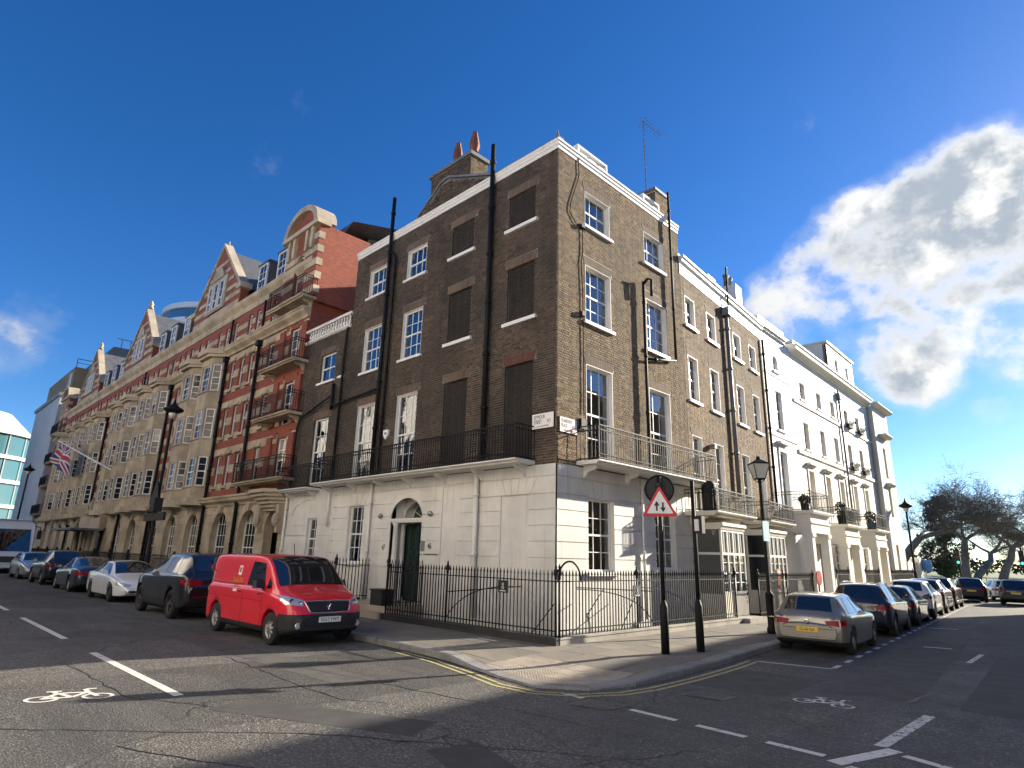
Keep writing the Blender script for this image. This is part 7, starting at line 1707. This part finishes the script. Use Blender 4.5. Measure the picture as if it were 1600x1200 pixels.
def bare_tree(x, y, h, spread, seed, label, lean=0.0):
    q = random.Random(seed); t = thing('bare_tree', label, 'tree', (x,y,0), 'trees in the park'); trunk, twigs = MB(), MB(); NB = (3,3,4,5,5,4)
    def grow(p, d, ln, r, lev):
        n = 4 if lev < 3 else 3; pts = [p.copy()]; rr = [r]
        for i in range(n):
            d = (d+Vector((q.gauss(0,.20),q.gauss(0,.20),q.gauss(.02,.14)))*(1+lev*.14)).normalized(); p = p+d*(ln/n); pts.append(p.copy()); rr.append(max(.012, r*(1-.42*(i+1)/n)))
        (trunk if lev < 3 else twigs).tube(pts, rr, 8 if lev < 1 else 5 if lev < 3 else 3, False)
        if lev >= 6: return
        for i in range(NB[lev]):
            k = q.randint(1, n) if lev > 1 else q.randint(n-1, n) if lev else n; ax = Vector((q.gauss(0,1),q.gauss(0,1),q.gauss(0,.6))); ax = (ax-d*ax.dot(d)).normalized()
            a = R(q.uniform(28,62)) if lev > 1 else R(q.uniform(24,46)); nd = (d*math.cos(a)+ax*math.sin(a)); nd.x *= spread; nd.y *= spread; nd.normalize()
            grow(pts[k], nd, ln*q.uniform(.60,.80), max(.014, rr[k]*q.uniform(.5,.7)), lev+1)
    grow(Vector((x,y,-.1)), Vector((lean,0,1)), h*.36, h*.036, 0)
    obj(trunk, 'trunk', M_bark, t, True); obj(twigs, 'crown', M_twig, t, kind='stuff'); return t
bare_tree(-9.0,70,16.5,1.2,3,'tall bare plane tree closest to the terrace end'); bare_tree(.1,70,13.5,1.25,8,'bare plane tree with forked trunk right of the dark evergreen'); bare_tree(-3.6,73,14.5,1.2,21,'bare plane tree standing in front of the dark evergreen'); bare_tree(4.2,84,15,1.2,34,'bare tree at the right edge of the picture')
bare_tree(-6.2,96,15,1.15,55,'distant bare tree behind the dark evergreen')
def evergreen(x, y, h, r, seed, label):
    q = random.Random(seed); t = thing('evergreen_tree', label, 'tree', (x,y,0), 'trees in the park'); obj(MB().tube([(x,y,-.1),(x+.1,y,h*.4),(x,y,h*.85)], [.32,.22,.05], 8), 'trunk', M_bark, t, True); b = MB()
    for i in range(100):
        a, z = q.uniform(0,6.283), q.uniform(.10,.98); rad = r*max(.05, math.sin(math.pi*min(1,(z*.9+.06))))**.6*q.uniform(.15,1)*(1.1 if z < .6 else .9); c = (x+rad*math.cos(a), y+rad*math.sin(a), h*z); s = q.uniform(.45,.95); b2 = leaves(c, s, s, s*.75, 90, .17, seed*100+i); b.add(b2.v, b2.f)
    obj(b, 'crown', M_leaf, t, kind='stuff')
evergreen(-6.3,80,10.5,2.3,5,'dense dark evergreen tree in the park between bare trees')
b = MB(); q = random.Random(5)
for i in range(60):
    x = -60+i*2.2; s = q.uniform(1.2,2.6); b2 = leaves((x,150+q.uniform(-8,8),s*.9+1), 2.4, 2.4, s, 60, .55, 900+i); b.add(b2.v, b2.f)
obj(b, 'park_hedge', mat('far_shrub', fn=stained((.07,.085,.055), .3, .3), rough=.9), kind='stuff', label='far band of grey green shrubs across the park', cat='shrubs')

# ================================================================== buildings across the two streets (behind and right of the camera)
def plain_block(fr, w, h, dep, m, label, name, cols, rows, z0=1.0, stucco=True):
    t = thing(name, label, 'building', fr.P(w/2,0,0)); pitch = (w-1)/cols; hs = []
    fh = (h-1.2)/rows
    for i in range(cols):
        for j in range(rows):
            s = .5+pitch*(i+.5); zz = .9+fh*j; hs.append((s-.5,s+.5,zz,zz+fh*.62))
    obj(MB().wall(fr, 0, w, -.1, h, hs, 0, .15), 'wall', m, t); obj(MB().fbox(fr, .02, w-.02, -dep, -.2, -.1, h), 'core', m, t)
    obj(MB().prof(fr, -.1, w+.1, [(-.2,h-.4),(.1,h-.4),(.3,h-.15),(.3,h),(-.2,h)]), 'cornice', M_stucco_plain, t)
    for hh in hs: sash(fr, *hh, 1, 2, t, d=-.1, dark=True, fw=.07)
M_palebuff = mat('pale_render_warm', fn=stained((.76,.72,.66), .10, .6, .25, 20, .15), rough=.8)  # render kept pale to bounce sunlight onto the shaded fronts
ea = math.atan2(3.7,48)
EF = Fr(16.3,-2.0,-math.sin(ea),math.cos(ea),-math.cos(ea),-math.sin(ea))
plain_block(EF, 48, 13.2, 10, M_yel, 'brick terrace on the far side of the side street, out of the picture', 'eastern_terrace', 14, 4)
plain_block(Fr(8.5,-20.0,-1,0,0,1), 26, 19, 10, M_palebuff, 'pale terrace across the main street, out of the picture', 'southern_terrace', 9, 5)  # unseen; height raised so more sunlit wall throws light back
plain_block(Fr(-18.0,-20.0,-1,0,0,1), 60, 19, 10, M_palebuff, 'pale mansion block across the main street, out of the picture', 'mansion_block', 18, 5)  # unseen; made tall and pale for the same bounce light
plain_block(Fr(40,-20.0,-1,0,0,1), 25, 14.5, 10, M_palebuff, 'pale corner block south east of the junction, out of the picture', 'corner_block', 8, 4)

rh = thing('rear_house', 'brick rear house behind the corner house, hidden from the street', 'house', (-12,13,0)); obj(MB().box(-14.8,-9.2,8.4,18,0,16.9), 'wall', M_yel, rh); obj(MB().box(-15.0,-9.0,8.2,18.2,16.9,17.1), 'parapet', M_stucco_plain, rh)
